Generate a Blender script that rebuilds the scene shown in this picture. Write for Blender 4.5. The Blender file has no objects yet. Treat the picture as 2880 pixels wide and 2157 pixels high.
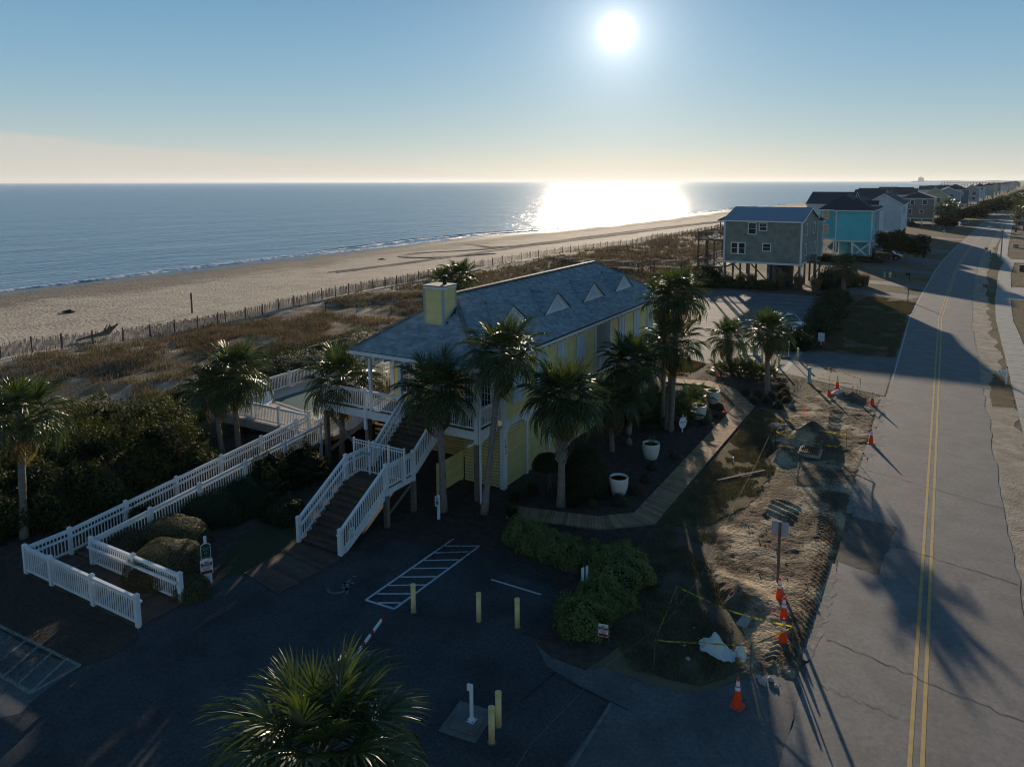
import bpy, bmesh, math, random
import numpy as np
from math import sin, cos, pi, radians, sqrt, atan2
from mathutils import Vector, Matrix, Euler
random.seed(7); RNG = np.random.default_rng(7)
SC = bpy.context.scene; COL = SC.collection
# ------------------------------------------------------------------ survey of the photograph (lens geometry -> metres)
FOC, PX0, PY0, PIT, CAMH = 2048., 1520., 770., math.asin(.125), 15.
YAW = math.atan2(2665-PX0, FOC/cos(PIT))
CP, SP = cos(PIT), sin(PIT)
FX, FY, RX, RY = -sin(YAW), cos(YAW), cos(YAW), sin(YAW)
def ray(x, y):
    u, v = (x-PX0)/FOC, (y-PY0)/FOC
    fw, dn = CP-v*SP, SP+v*CP
    return (FX*fw+RX*u, FY*fw+RY*u, -dn)
def G(x, y, z=0.):                 # surveyed ground position
    r = ray(x, y); t = (z-CAMH)/r[2]
    return (r[0]*t, r[1]*t)
def D(x, y, z=0.): return G(x*2880/2212, y*2880/2212, z)
# ------------------------------------------------------------------ camera, sky, sun, exposure
cam = bpy.data.cameras.new('camera'); camo = bpy.data.objects.new('camera', cam); COL.objects.link(camo)
camo.location = (0, 0, CAMH); camo.rotation_euler = (pi/2-PIT, radians(0.12), YAW)
cam.sensor_width = 36; cam.lens = FOC/2880*36
cam.shift_x = -(PX0-1440)/2880; cam.shift_y = -(1078.5-PY0)/2880
cam.clip_start = .5; cam.clip_end = 90000
SC.camera = camo
SUN_EL, SUN_AZ = radians(11.1), radians(-23.2)
SV = Vector((sin(SUN_AZ)*cos(SUN_EL), cos(SUN_AZ)*cos(SUN_EL), sin(SUN_EL)))
W = bpy.data.worlds.new("World"); SC.world = W; W.use_nodes = True
nt = W.node_tree; N = nt.nodes; L = nt.links
for n in list(N): N.remove(n)
def wn(t, **k):
    n = N.new(t)
    for a, b in k.items(): setattr(n, a, b)
    return n
def wm(op, a, b=None, c=None):
    n = N.new('ShaderNodeMath'); n.operation = op
    for i, v in enumerate((a, b, c)):
        if v is None: continue
        if isinstance(v, (int, float)): n.inputs[i].default_value = v
        else: L.new(v, n.inputs[i])
    return n.outputs[0]
sky = wn('ShaderNodeTexSky', sky_type='NISHITA', sun_disc=False, sun_elevation=SUN_EL, sun_rotation=SUN_AZ,
         air_density=1.25, dust_density=.35, ozone_density=3.2, altitude=0)
tc = wn('ShaderNodeTexCoord'); sep = wn('ShaderNodeSeparateXYZ'); L.new(tc.outputs['Generated'], sep.inputs[0])
el = wm('ARCSINE', sep.outputs[2])
az = wm('ARCTAN2', sep.outputs[0], sep.outputs[1])
# clear winter air: cream at the horizon through pale to deep blue overhead, laid over the Nishita sky
SKYU = 1/.05/1.28
ramp = wn('ShaderNodeValToRGB'); ramp.color_ramp.interpolation = 'B_SPLINE'
elf = wm('POWER', wm('MAXIMUM', wm('DIVIDE', el, pi/2), 0.), .5); L.new(elf, ramp.inputs[0])
stops = [(0., (.66, .65, .56)), (.02, (.62, .635, .57)), (.06, (.42, .55, .58)), (.13, (.25, .445, .59)), (.24, (.145, .335, .54)), (.6, (.046, .14, .30)), (1.57, (.018, .062, .155))]
cr = ramp.color_ramp
for i, (e, c) in enumerate(stops):
    p = sqrt(e/(pi/2)); x = cr.elements[i] if i < 2 else cr.elements.new(p); x.position = p; x.color = (*c, 1)
rs = wn('ShaderNodeVectorMath', operation='SCALE'); L.new(ramp.outputs[0], rs.inputs[0]); rs.inputs['Scale'].default_value = SKYU
mixv = wn('ShaderNodeMix', data_type='RGBA'); mixv.inputs[0].default_value = .90; L.new(sky.outputs[0], mixv.inputs[6]); L.new(rs.outputs[0], mixv.inputs[7])
# thin high cloud bank low on the ocean side
cn = wn('ShaderNodeTexNoise'); cn.inputs['Scale'].default_value = 5; cn.inputs['Detail'].default_value = 5
mp = wn('ShaderNodeMapping'); mp.inputs['Scale'].default_value = (1, 1, 14); L.new(tc.outputs['Generated'], mp.inputs[0]); L.new(mp.outputs[0], cn.inputs['Vector'])
top = wm('ADD', wm('MULTIPLY', wm('SUBTRACT', -.43, az), .082), wm('MULTIPLY', wm('SUBTRACT', cn.outputs[0], .5), .012))
ctop = wm('MULTIPLY', wm('SUBTRACT', top, el), 170.)
cm = N.new('ShaderNodeClamp'); L.new(ctop, cm.inputs[0])
cfade = wm('MULTIPLY', cm.outputs[0], wm('ADD', .36, wm('MULTIPLY', cn.outputs[0], .25)))
mixc = wn('ShaderNodeMix', data_type='RGBA'); L.new(cfade, mixc.inputs[0]); L.new(mixv.outputs[2], mixc.inputs[6])
mixc.inputs[7].default_value = (.66*SKYU, .585*SKYU, .52*SKYU, 1)
# the sun's own aureole in the air round it
dt = wn('ShaderNodeVectorMath', operation='DOT_PRODUCT'); L.new(tc.outputs['Generated'], dt.inputs[0]); dt.inputs[1].default_value = SV
ang = wm('ARCCOSINE', wm('MINIMUM', dt.outputs['Value'], 1.))
def lobe(w, amp, p=1.): return wm('MULTIPLY', wm('EXPONENT', wm('MULTIPLY', wm('POWER', wm('DIVIDE', ang, w), p), -1.)), amp)
glow = wm('ADD', wm('ADD', lobe(.0105, 24., 2.), lobe(.030, .95, 1.)), lobe(.13, .22, 1.))
gcol = wn('ShaderNodeVectorMath', operation='SCALE'); gcol.inputs[0].default_value = (1*SKYU*1.0, .97*SKYU, .93*SKYU); L.new(glow, gcol.inputs['Scale'])
addg = wn('ShaderNodeVectorMath', operation='ADD'); L.new(mixc.outputs[2], addg.inputs[0]); L.new(gcol.outputs[0], addg.inputs[1])
bg = wn('ShaderNodeBackground'); bg.inputs['Strength'].default_value = .05
L.new(addg.outputs[0], bg.inputs['Color'])
wo = wn('ShaderNodeOutputWorld'); L.new(bg.outputs[0], wo.inputs[0])
W.cycles.sampling_method = 'MANUAL'; W.cycles.sample_map_resolution = 1024
sun = bpy.data.lights.new('sun', 'SUN'); suno = bpy.data.objects.new('sun', sun); COL.objects.link(suno)
sun.energy = 5.0; sun.angle = radians(.53); sun.color = (1, .82, .61)
suno.rotation_euler = SV.to_track_quat('Z', 'Y').to_euler(); suno.location = (0, 0, 60)
SC.view_settings.view_transform = 'Standard'; SC.view_settings.look = 'None'
SC.view_settings.gamma = 1; SC.view_settings.use_curve_mapping = False; SC.view_settings.exposure = .42
SC.render.film_transparent = False
SC.cycles.max_bounces = 6; SC.cycles.diffuse_bounces = 3; SC.cycles.glossy_bounces = 3; SC.cycles.transmission_bounces = 4
SC.cycles.transparent_max_bounces = 6; SC.cycles.sample_clamp_indirect = 4; SC.cycles.sample_clamp_direct = 0
SC.cycles.use_denoising = True; SC.cycles.use_adaptive_sampling = True; SC.cycles.adaptive_threshold = .015
SC.cycles.volume_bounces = 0; SC.cycles.filter_width = 1.05
# ------------------------------------------------------------------ materials
MATS = {}
def mat(name, c1, rough=.8, c2=None, scale=1., detail=4., bump=0., bscale=20., spec=.3, metal=0., var=0., trans=0., tt=(2.0, 2.1, .9), bdist=.02, speck=None, lo=.35, hi=.65):
    if name in MATS: return MATS[name]
    m = bpy.data.materials.new(name); m.use_nodes = True; MATS[name] = m
    t = m.node_tree; n = t.nodes; l = t.links; b = n['Principled BSDF']
    b.inputs['Roughness'].default_value = rough; b.inputs['Specular IOR Level'].default_value = spec; b.inputs['Metallic'].default_value = metal
    geo = n.new('ShaderNodeNewGeometry')
    col = None
    def rgb(c):
        r = n.new('ShaderNodeRGB'); r.outputs[0].default_value = (*c, 1); return r.outputs[0]
    col = rgb(c1)
    if c2 is not None:
        no = n.new('ShaderNodeTexNoise'); no.inputs['Scale'].default_value = scale; no.inputs['Detail'].default_value = detail; no.inputs['Roughness'].default_value = .6
        l.new(geo.outputs['Position'], no.inputs['Vector'])
        mr = n.new('ShaderNodeMapRange'); mr.inputs[1].default_value = lo; mr.inputs[2].default_value = hi; l.new(no.outputs[0], mr.inputs[0])
        mx = n.new('ShaderNodeMix'); mx.data_type = 'RGBA'; l.new(mr.outputs[0], mx.inputs[0]); l.new(col, mx.inputs[6]); mx.inputs[7].default_value = (*c2, 1); col = mx.outputs[2]
    if speck:
        ns = n.new('ShaderNodeTexNoise'); ns.inputs['Scale'].default_value = speck[0]; ns.inputs['Detail'].default_value = 3; ns.inputs['Roughness'].default_value = .8; l.new(geo.outputs['Position'], ns.inputs['Vector'])
        m3 = n.new('ShaderNodeMapRange'); m3.inputs[1].default_value = .3; m3.inputs[2].default_value = .7; m3.inputs[3].default_value = 1-speck[1]; m3.inputs[4].default_value = 1+speck[1]; l.new(ns.outputs[0], m3.inputs[0])
        v3 = n.new('ShaderNodeVectorMath'); v3.operation = 'SCALE'; l.new(col, v3.inputs[0]); l.new(m3.outputs[0], v3.inputs['Scale']); col = v3.outputs[0]
    if var:
        oi = n.new('ShaderNodeObjectInfo'); a = n.new('ShaderNodeMath'); a.operation = 'ADD'; l.new(oi.outputs['Random'], a.inputs[0])
        l.new(geo.outputs['Random Per Island'], a.inputs[1])
        f = n.new('ShaderNodeMath'); f.operation = 'FRACT'; l.new(a.outputs[0], f.inputs[0])
        m2 = n.new('ShaderNodeMapRange'); m2.inputs[3].default_value = 1-var; m2.inputs[4].default_value = 1+var; l.new(f.outputs[0], m2.inputs[0])
        vs = n.new('ShaderNodeVectorMath'); vs.operation = 'SCALE'; l.new(col, vs.inputs[0]); l.new(m2.outputs[0], vs.inputs['Scale']); col = vs.outputs[0]
    l.new(col, b.inputs['Base Color'])
    if bump:
        nb = n.new('ShaderNodeTexNoise'); nb.inputs['Scale'].default_value = bscale; nb.inputs['Detail'].default_value = 5; l.new(geo.outputs['Position'], nb.inputs['Vector'])
        bp = n.new('ShaderNodeBump'); bp.inputs['Strength'].default_value = bump; bp.inputs['Distance'].default_value = bdist; l.new(nb.outputs[0], bp.inputs['Height']); l.new(bp.outputs[0], b.inputs['Normal'])
    if trans:
        tr = n.new('ShaderNodeBsdfTranslucent'); ms = n.new('ShaderNodeMixShader'); ms.inputs[0].default_value = trans
        v2 = n.new('ShaderNodeVectorMath'); v2.operation = 'MULTIPLY'; l.new(col, v2.inputs[0]); v2.inputs[1].default_value = tt
        l.new(v2.outputs[0], tr.inputs[0]); o = n['Material Output']
        l.new(b.outputs[0], ms.inputs[1]); l.new(tr.outputs[0], ms.inputs[2]); l.new(ms.outputs[0], o.inputs[0])
    return m
WHITE = mat('white_vinyl', (.76, .76, .75), .45, (.66, .67, .67), 1.5, spec=.4)
WHITE2 = mat('white_trim', (.72, .73, .72), .55, (.62, .64, .64), 2.)
YELLOW = mat('yellow_board', (.74, .60, .25), .6, (.66, .54, .22), 2., var=.05)
YELLOWB = mat('yellow_plastic', (.78, .60, .26), .45, (.68, .52, .22), 3.)
SHINGLE = mat('grey_shingle', (.21, .265, .28), .9, (.30, .33, .335), 3., bump=.5, bscale=60, var=.20, spec=.15)
RIDGE = mat('ridge_shingle', (.13, .13, .13), .9, (.18, .17, .16), 4., var=.25, spec=.15)
DECK = mat('brown_deck_board', (.115, .070, .045), .75, (.075, .048, .034), 3., var=.28, bump=.3, bscale=30)
WALK = mat('boardwalk_plank', (.33, .215, .12), .8, (.23, .145, .085), 2.5, var=.25, bump=.3, bscale=30, spec=.12)
PINE = mat('treated_pine', (.20, .165, .12), .85, (.14, .115, .085), 5., bump=.3, bscale=25)
OLDW = mat('weathered_wood', (.15, .115, .09), .9, (.10, .08, .065), 4., var=.25)
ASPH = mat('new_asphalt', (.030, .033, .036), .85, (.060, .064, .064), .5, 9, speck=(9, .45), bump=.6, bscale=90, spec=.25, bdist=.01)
ROADM = mat('road_asphalt', (.175, .165, .155), .82, (.125, .12, .115), .7, 8, speck=(6, .22), bump=.9, bscale=70, spec=.35, bdist=.012)
LOTM = mat('lot_asphalt', (.15, .145, .14), .85, (.10, .098, .095), .5, 9, speck=(9, .4), bump=1., bscale=25, spec=.2, bdist=.02)
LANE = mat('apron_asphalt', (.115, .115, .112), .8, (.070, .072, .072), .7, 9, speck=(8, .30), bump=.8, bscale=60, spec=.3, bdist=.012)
CONC = mat('concrete', (.36, .34, .30), .85, (.27, .255, .225), 1.5, 6, bump=.3, bscale=30)
SANDM = mat('beach_sand', (.44, .37, .285), .95, (.36, .30, .225), .35, 8, bump=1., bscale=2.2, spec=.1, bdist=.25)
DIRT = mat('sandy_dirt', (.36, .285, .185), .95, (.115, .083, .054), .55, 9, speck=(7, .45), bump=1., bscale=9, spec=.1, bdist=.08, lo=.40, hi=.52)
MULCH = mat('mulch', (.050, .036, .029), .95, (.095, .070, .055), 3, 9, speck=(30, .5), bump=1., bscale=26, spec=.2, bdist=.05)
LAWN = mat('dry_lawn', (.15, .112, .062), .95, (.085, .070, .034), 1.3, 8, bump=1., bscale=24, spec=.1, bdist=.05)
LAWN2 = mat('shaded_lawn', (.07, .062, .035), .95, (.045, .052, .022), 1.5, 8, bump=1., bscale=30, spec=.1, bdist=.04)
LEAF = mat('palm_leaf', (.040, .064, .018), .42, (.060, .074, .020), 1.2, spec=.45, var=.25, trans=.16)
LEAFD = mat('dry_palm_leaf', (.16, .11, .05), .7, (.10, .07, .035), 2, var=.2, trans=.25)
BUSH = mat('dark_shrub_leaf', (.022, .036, .013), .62, (.036, .046, .016), 1.5, spec=.14, var=.35, trans=.18)
BUSHY = mat('yellow_green_leaf', (.15, .175, .045), .5, (.09, .125, .03), 2, spec=.45, var=.35, trans=.2)
WAXM = mat('waxy_leaf', (.028, .040, .013), .6, (.060, .058, .018), .8, spec=.10, var=.4, trans=.2)
OLIVE = mat('olive_shrub_leaf', (.075, .085, .035), .6, (.10, .085, .04), 1.5, spec=.2, var=.35, trans=.15)
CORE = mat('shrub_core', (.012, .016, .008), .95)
BARK = mat('palm_bark', (.25, .215, .175), .9, (.16, .135, .11), 6, bump=.8, bscale=18, bdist=.05)
BOOT = mat('palm_boot', (.34, .29, .23), .85, (.22, .18, .14), 5, var=.3)
OATS = mat('dune_grass', (.20, .168, .105), .9, (.115, .090, .060), .15, 6, var=.40, trans=.22, spec=.05, tt=(1.3, 1.15, .9))
PAMP = mat('plume_grass', (.24, .18, .11), .85, (.15, .11, .06), 2, var=.3, trans=.25, tt=(1.3, 1.2, 1.))
DARK = mat('black_metal', (.015, .015, .016), .5)
BLACKP = mat('black_paint', (.012, .012, .012), .6)
GREENB = mat('sign_green', (.008, .045, .035), .5)
BLUEB = mat('sign_blue', (.012, .05, .22), .5)
REDM = mat('red_print', (.30, .012, .012), .55)
ORANGE = mat('cone_orange', (1., .07, .012), .4, (.95, .055, .01), 8)
REFL = mat('cone_collar', (.75, .76, .80), .35)
TAPEY = mat('caution_tape', (.60, .52, .04), .4, (.12, .12, .02), 5., trans=.35, tt=(1.2, 1.1, .6), lo=.45, hi=.55)
POTM = mat('cream_pot', (.66, .62, .54), .6, (.58, .54, .46), 3)
RUST = mat('rusty_iron', (.22, .11, .05), .8, (.14, .07, .035), 10)
PLAST = mat('plastic_sheet', (.62, .66, .70), .3, trans=.25, spec=.6, bump=.5, bscale=6, bdist=.1)
GLASS = mat('window_glass', (.02, .025, .03), .06, spec=.9)
GLASSY = mat('lit_glass', (.46, .38, .17), .35)
TEALPOST = mat('teal_plastic', (.22, .42, .36), .6)
YLINE = mat('yellow_line', (.46, .31, .10), .75, (.36, .25, .09), 3, 7)
WLINE = mat('white_line', (.42, .43, .43), .8, (.30, .31, .31), 5, 7)
POOLD = mat('pool_deck_coating', (.40, .34, .29), .85, (.34, .29, .25), 2)
POOLW = mat('pool_cover', (.02, .085, .08), .6, (.016, .07, .066), 2)
RAILB = mat('old_rail', (.17, .125, .10), .85, (.12, .09, .07), 4)
SKIN = mat('skin', (.35, .2, .14), .6)
FENCEW = mat('silver_fence_slat', (.22, .19, .155), .9, (.16, .135, .11), 4., var=.25)
CANOPY = mat('dull_tree_leaf', (.022, .034, .014), .75, (.04, .045, .018), .4, spec=.06, var=.35, trans=.12)
CLOTH = mat('dark_cloth', (.03, .03, .035), .9)
# ------------------------------------------------------------------ object helpers
def tag(o, label=None, cat=None, group=None, kind=None):
    if label: o['label'] = label
    if cat: o['category'] = cat
    if group: o['group'] = group
    if kind: o['kind'] = kind
    return o
def thing(name, label, cat, loc=(0, 0, 0), rz=0, group=None, kind=None):
    o = bpy.data.objects.new(name, None); COL.objects.link(o); o.location = loc; o.rotation_euler = (0, 0, rz); o.empty_display_size = .1
    return tag(o, label, cat, group, kind)
def me(verts, faces, m, smooth=False, name='mesh'):
    d = bpy.data.meshes.new(name)
    if isinstance(verts, np.ndarray) and isinstance(faces, np.ndarray):
        nv, (nf, k) = len(verts), faces.shape
        d.vertices.add(nv); d.vertices.foreach_set('co', verts.astype(np.float32).ravel())
        d.loops.add(nf*k); d.loops.foreach_set('vertex_index', faces.astype(np.int32).ravel())
        d.polygons.add(nf); d.polygons.foreach_set('loop_start', np.arange(0, nf*k, k, dtype=np.int32))
        d.polygons.foreach_set('loop_total', np.full(nf, k, dtype=np.int32)); d.update(calc_edges=True)
    else:
        d.from_pydata([tuple(v) for v in verts], [], [tuple(f) for f in faces]); d.update()
    if m:
        if isinstance(m, (list, tuple)):
            for x in m: d.materials.append(x)
        else: d.materials.append(m)
    if smooth: d.polygons.foreach_set('use_smooth', [True]*len(d.polygons))
    return d
def put(name, mesh, parent=None, loc=(0, 0, 0), rot=(0, 0, 0), scale=(1, 1, 1), kind=None, world=True):
    o = bpy.data.objects.new(name, mesh); COL.objects.link(o)
    if parent:
        o.parent = parent
        if world:
            M = Matrix.LocRotScale(parent.location, parent.rotation_euler, (1, 1, 1))
            if parent.parent: M = Matrix.LocRotScale(parent.parent.location, parent.parent.rotation_euler, (1, 1, 1)) @ Matrix.LocRotScale(parent.location, parent.rotation_euler, parent.scale)
            T = M.inverted() @ Matrix.LocRotScale(Vector(loc), Euler(rot) if not isinstance(rot, (Euler,)) else rot, Vector(scale))
            l, q, s = T.decompose(); o.location = l; o.rotation_euler = q.to_euler(); o.scale = s
            if kind: o['kind'] = kind
            return o
    o.location = loc; o.rotation_euler = rot; o.scale = scale
    if kind: o['kind'] = kind
    return o
_CUBE = {}
def cube(m):
    if m.name not in _CUBE:
        v = [(x, y, z) for x in (-.5, .5) for y in (-.5, .5) for z in (-.5, .5)]
        f = [(0, 1, 3, 2), (4, 6, 7, 5), (0, 4, 5, 1), (2, 3, 7, 6), (0, 2, 6, 4), (1, 5, 7, 3)]
        _CUBE[m.name] = me(v, f, m, name='block')
    return _CUBE[m.name]
def wb(p, name, m, x0, x1, y0, y1, z0, z1, rz=0):       # box between world limits
    return put(name, cube(m), p, ((x0+x1)/2, (y0+y1)/2, (z0+z1)/2), (0, 0, rz), (abs(x1-x0), abs(y1-y0), abs(z1-z0)))
def beam(p, name, m, a, b, w, h, roll=0):                # box from a to b (world)
    a, b = Vector(a), Vector(b); d = b-a; q = d.to_track_quat('X', 'Z')
    if roll: q = q @ Euler((roll, 0, 0)).to_quaternion()
    return put(name, cube(m), p, (a+b)/2, q.to_euler(), (d.length, w, h))
class MB:                                                  # gathers shapes into ONE mesh
    def __init__(s): s.v = []; s.f = []
    def box(s, c, d, R=None):
        i = len(s.v); R = R or Matrix.Identity(3); c = Vector(c)
        for x in (-.5, .5):
            for y in (-.5, .5):
                for z in (-.5, .5): s.v.append(c+R @ Vector((x*d[0], y*d[1], z*d[2])))
        s.f += [tuple(i+k for k in q) for q in ((0, 1, 3, 2), (4, 6, 7, 5), (0, 4, 5, 1), (2, 3, 7, 6), (0, 2, 6, 4), (1, 5, 7, 3))]
    def lim(s, x0, x1, y0, y1, z0, z1): s.box(((x0+x1)/2, (y0+y1)/2, (z0+z1)/2), (x1-x0, y1-y0, z1-z0))
    def bar(s, a, b, w, h):
        a, b = Vector(a), Vector(b); d = b-a; s.box((a+b)/2, (d.length, w, h), d.to_track_quat('X', 'Z').to_matrix())
    def tube(s, pts, rad, n=8, cap=True):
        pts = [Vector(p) for p in pts]; rad = rad if isinstance(rad, (list, tuple)) else [rad]*len(pts); i0 = len(s.v)
        for k, p in enumerate(pts):
            d = (pts[min(k+1, len(pts)-1)]-pts[max(k-1, 0)]).normalized(); q = d.to_track_quat('Z', 'Y')
            for j in range(n): s.v.append(p+q @ Vector((rad[k]*cos(2*pi*j/n), rad[k]*sin(2*pi*j/n), 0)))
        for k in range(len(pts)-1):
            for j in range(n): a = i0+k*n+j; b = i0+k*n+(j+1) % n; s.f.append((a, b, b+n, a+n))
        if cap: s.f.append(tuple(i0+j for j in range(n))[::-1]); e = i0+(len(pts)-1)*n; s.f.append(tuple(e+j for j in range(n)))
    def lathe(s, c, prof, n=24):
        i0 = len(s.v); c = Vector(c)
        for r, z in prof:
            for j in range(n): s.v.append(c+Vector((r*cos(2*pi*j/n), r*sin(2*pi*j/n), z)))
        for k in range(len(prof)-1):
            for j in range(n): a = i0+k*n+j; b = i0+k*n+(j+1) % n; s.f.append((a, b, b+n, a+n))
        s.f.append(tuple(i0+j for j in range(n))[::-1]); e = i0+(len(prof)-1)*n; s.f.append(tuple(e+j for j in range(n)))
    def poly(s, pts):
        i = len(s.v); s.v += [Vector(p) for p in pts]; s.f.append(tuple(range(i, i+len(pts))))
    def prism(s, pts, off):                                  # polygon extruded by vector off
        n = len(pts); i = len(s.v); off = Vector(off); s.v += [Vector(p) for p in pts]+[Vector(p)+off for p in pts]
        s.f += [tuple(range(i, i+n))[::-1], tuple(range(i+n, i+2*n))]+[(i+j, i+(j+1) % n, i+n+(j+1) % n, i+n+j) for j in range(n)]
    def build(s, name, m, parent=None, smooth=False, kind=None, loc=None):
        v = s.v
        if loc is not None: v = [p-Vector(loc) for p in v]
        return put(name, me(v, s.f, m, smooth, name), parent, loc or (0, 0, 0), kind=kind)
def recalc(o):
    bm = bmesh.new(); bm.from_mesh(o.data); bmesh.ops.recalc_face_normals(bm, faces=bm.faces); bm.to_mesh(o.data); bm.free(); return o
def noise2(x, y, s, seed=0, oct=4):                          # value noise on arrays
    r = np.zeros_like(x, dtype=float); a = 1.; tot = 0
    for o in range(oct):
        xs, ys = x*s+seed*17.3+o*5.1, y*s+seed*9.7+o*3.3; xi, yi = np.floor(xs), np.floor(ys); fx, fy = xs-xi, ys-yi
        fx = fx*fx*(3-2*fx); fy = fy*fy*(3-2*fy)
        h = lambda i, j: np.modf(np.abs(np.sin(i*127.1+j*311.7+seed*1.7)*43758.5453))[0]
        r += a*((h(xi, yi)*(1-fx)+h(xi+1, yi)*fx)*(1-fy)+(h(xi, yi+1)*(1-fx)+h(xi+1, yi+1)*fx)*fy); tot += a; a *= .5; s *= 2.03
    return r/tot
def gridmesh(X, Y, Z, m, smooth=True):
    ny, nx = X.shape; v = np.stack([X, Y, Z], -1).reshape(-1, 3); i = np.arange(ny*nx).reshape(ny, nx)
    f = np.stack([i[:-1, :-1], i[:-1, 1:], i[1:, 1:], i[1:, :-1]], -1).reshape(-1, 4)
    return me(v, f, m, smooth)
def jag(pts, step=.4, amp=.06, seed=1, smooth=True):
    r = random.Random(seed); out = []
    for i, p in enumerate(pts):
        q = pts[(i+1) % len(pts)]; d = sqrt((q[0]-p[0])**2+(q[1]-p[1])**2); n = max(1, int(d/step)); nx, ny = -(q[1]-p[1])/max(d, 1e-6), (q[0]-p[0])/max(d, 1e-6)
        for k in range(n):
            t = k/n; a = 0 if k == 0 else r.uniform(-amp, amp); out.append((p[0]+(q[0]-p[0])*t+nx*a, p[1]+(q[1]-p[1])*t+ny*a))
    return out
def sheet(name, pts, z, m, thick=0, kind='structure', parent=None, label=None, cat=None):
    v = [(p[0], p[1], z) for p in pts]; bm = bmesh.new(); vs = [bm.verts.new(p) for p in v]; f = bm.faces.new(vs)
    if f.calc_area() and f.normal.z < 0: f.normal_flip()
    bm.normal_update()
    if f.normal.z < 0: f.normal_flip()
    if thick:
        r = bmesh.ops.extrude_face_region(bm, geom=[f]); 
        for e in r['geom']:
            if isinstance(e, bmesh.types.BMVert): e.co.z += 0
        for q in vs: q.co.z -= thick
    bmesh.ops.triangulate(bm, faces=[f for f in bm.faces if len(f.verts) > 4]); 
    if thick: bmesh.ops.recalc_face_normals(bm, faces=bm.faces)
    d = bpy.data.meshes.new(name); bm.to_mesh(d); bm.free(); d.materials.append(m)
    o = put(name, d, parent); 
    if kind and not parent: o['kind'] = kind
    if label: tag(o, label, cat)
    return o
def line(name, a, b, w, z, m, parent=None):
    a, b = Vector((*a, z)), Vector((*b, z)); d = (b-a).normalized(); n = Vector((-d.y, d.x, 0))*w/2
    return put(name, me([a-n, b-n, b+n, a+n], [(0, 1, 2, 3)], m), parent, kind=None if parent else 'structure')
def text(name, s, size, m, parent, loc, rot, ext=.004):
    c = bpy.data.curves.new(name, 'FONT'); c.body = s; c.size = size; c.extrude = ext; c.align_x = 'CENTER'; c.align_y = 'CENTER'; c.resolution_u = 2
    o = bpy.data.objects.new('tmp', c); COL.objects.link(o); dg = bpy.context.evaluated_depsgraph_get(); d = bpy.data.meshes.new_from_object(o.evaluated_get(dg))
    bpy.data.objects.remove(o); bpy.data.curves.remove(c); d.materials.clear(); d.materials.append(m)
    return put(name, d, parent, loc, rot)
def copytree(o, loc, rz=None, label=None, parent=None):
    c = o.copy(); COL.objects.link(c)
    if parent is None:
        c.location = loc
        if rz is not None: c.rotation_euler = (0, 0, rz)
        if label: c['label'] = label
    else: c.parent = parent
    for ch in list(o.children): copytree(ch, None, parent=c)
    return c
# ---- vegetation
def frond_mesh(seed, droop=.5, L=.98, pet=.85, n=34, m=None, wide=.054):
    r = random.Random(seed); v = []; f = []
    def strip(pts, ws, up):
        i = len(v)
        for k, p in enumerate(pts):
            d = (pts[min(k+1, len(pts)-1)]-pts[max(k-1, 0)]).normalized(); s = d.cross(up).normalized()*ws[k]/2; v.append(p-s); v.append(p+s)
        for k in range(len(pts)-1): a = i+2*k; f.append((a, a+1, a+3, a+2))
    P = [Vector((pet*t, 0, .12*t-.22*t*t)) for t in (0, .35, .7, 1)]
    strip(P, [.05, .035, .028, .025], Vector((0, 0, 1))); strip(P, [.03, .02, .02, .02], Vector((0, 1, 0)))
    h = P[-1]
    for k in range(n):
        a = radians(-128+256*k/(n-1))+r.uniform(-.03, .03); c = cos(a); l = L*(.66+.34*cos(a*.6))*r.uniform(.88, 1.05)
        rib = .42*max(0, c)**2; base = h+Vector((rib*c*.9, 0, -.16*rib*(1+droop))); pts = []; dr = droop*r.uniform(.75, 1.3); vee = .28*abs(sin(a))
        for t in (0, .28, .55, .8, 1.):
            s = l*t*(1-.35*rib); pts.append(base+Vector((c*s*(1-.15*dr*t*t), sin(a)*s*(1-.15*dr*t*t), vee*s*(1-.6*t)-(.30+.5*max(0, c))*dr*l*t**2.4)))
        q = .62*(1 if k % 2 else -1)
        strip(pts, [.02, wide, wide*.95, wide*.5, .004], Vector((sin(a)*q, -c*q, 1)))
    return me(v, f, m or LEAF, name='frond')
FR = [frond_mesh(1, .2, L=.9), frond_mesh(2, .55), frond_mesh(3, .85), frond_mesh(4, 1.25, L=.95), frond_mesh(5, .65, L=1.08), frond_mesh(6, 1.05)]
FRD = [frond_mesh(8, 1.6, L=.8, m=LEAFD)]
FRS = [frond_mesh(11, .25, L=.75, pet=.5, n=16), frond_mesh(12, .5, L=.7, pet=.45, n=16)]
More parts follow.
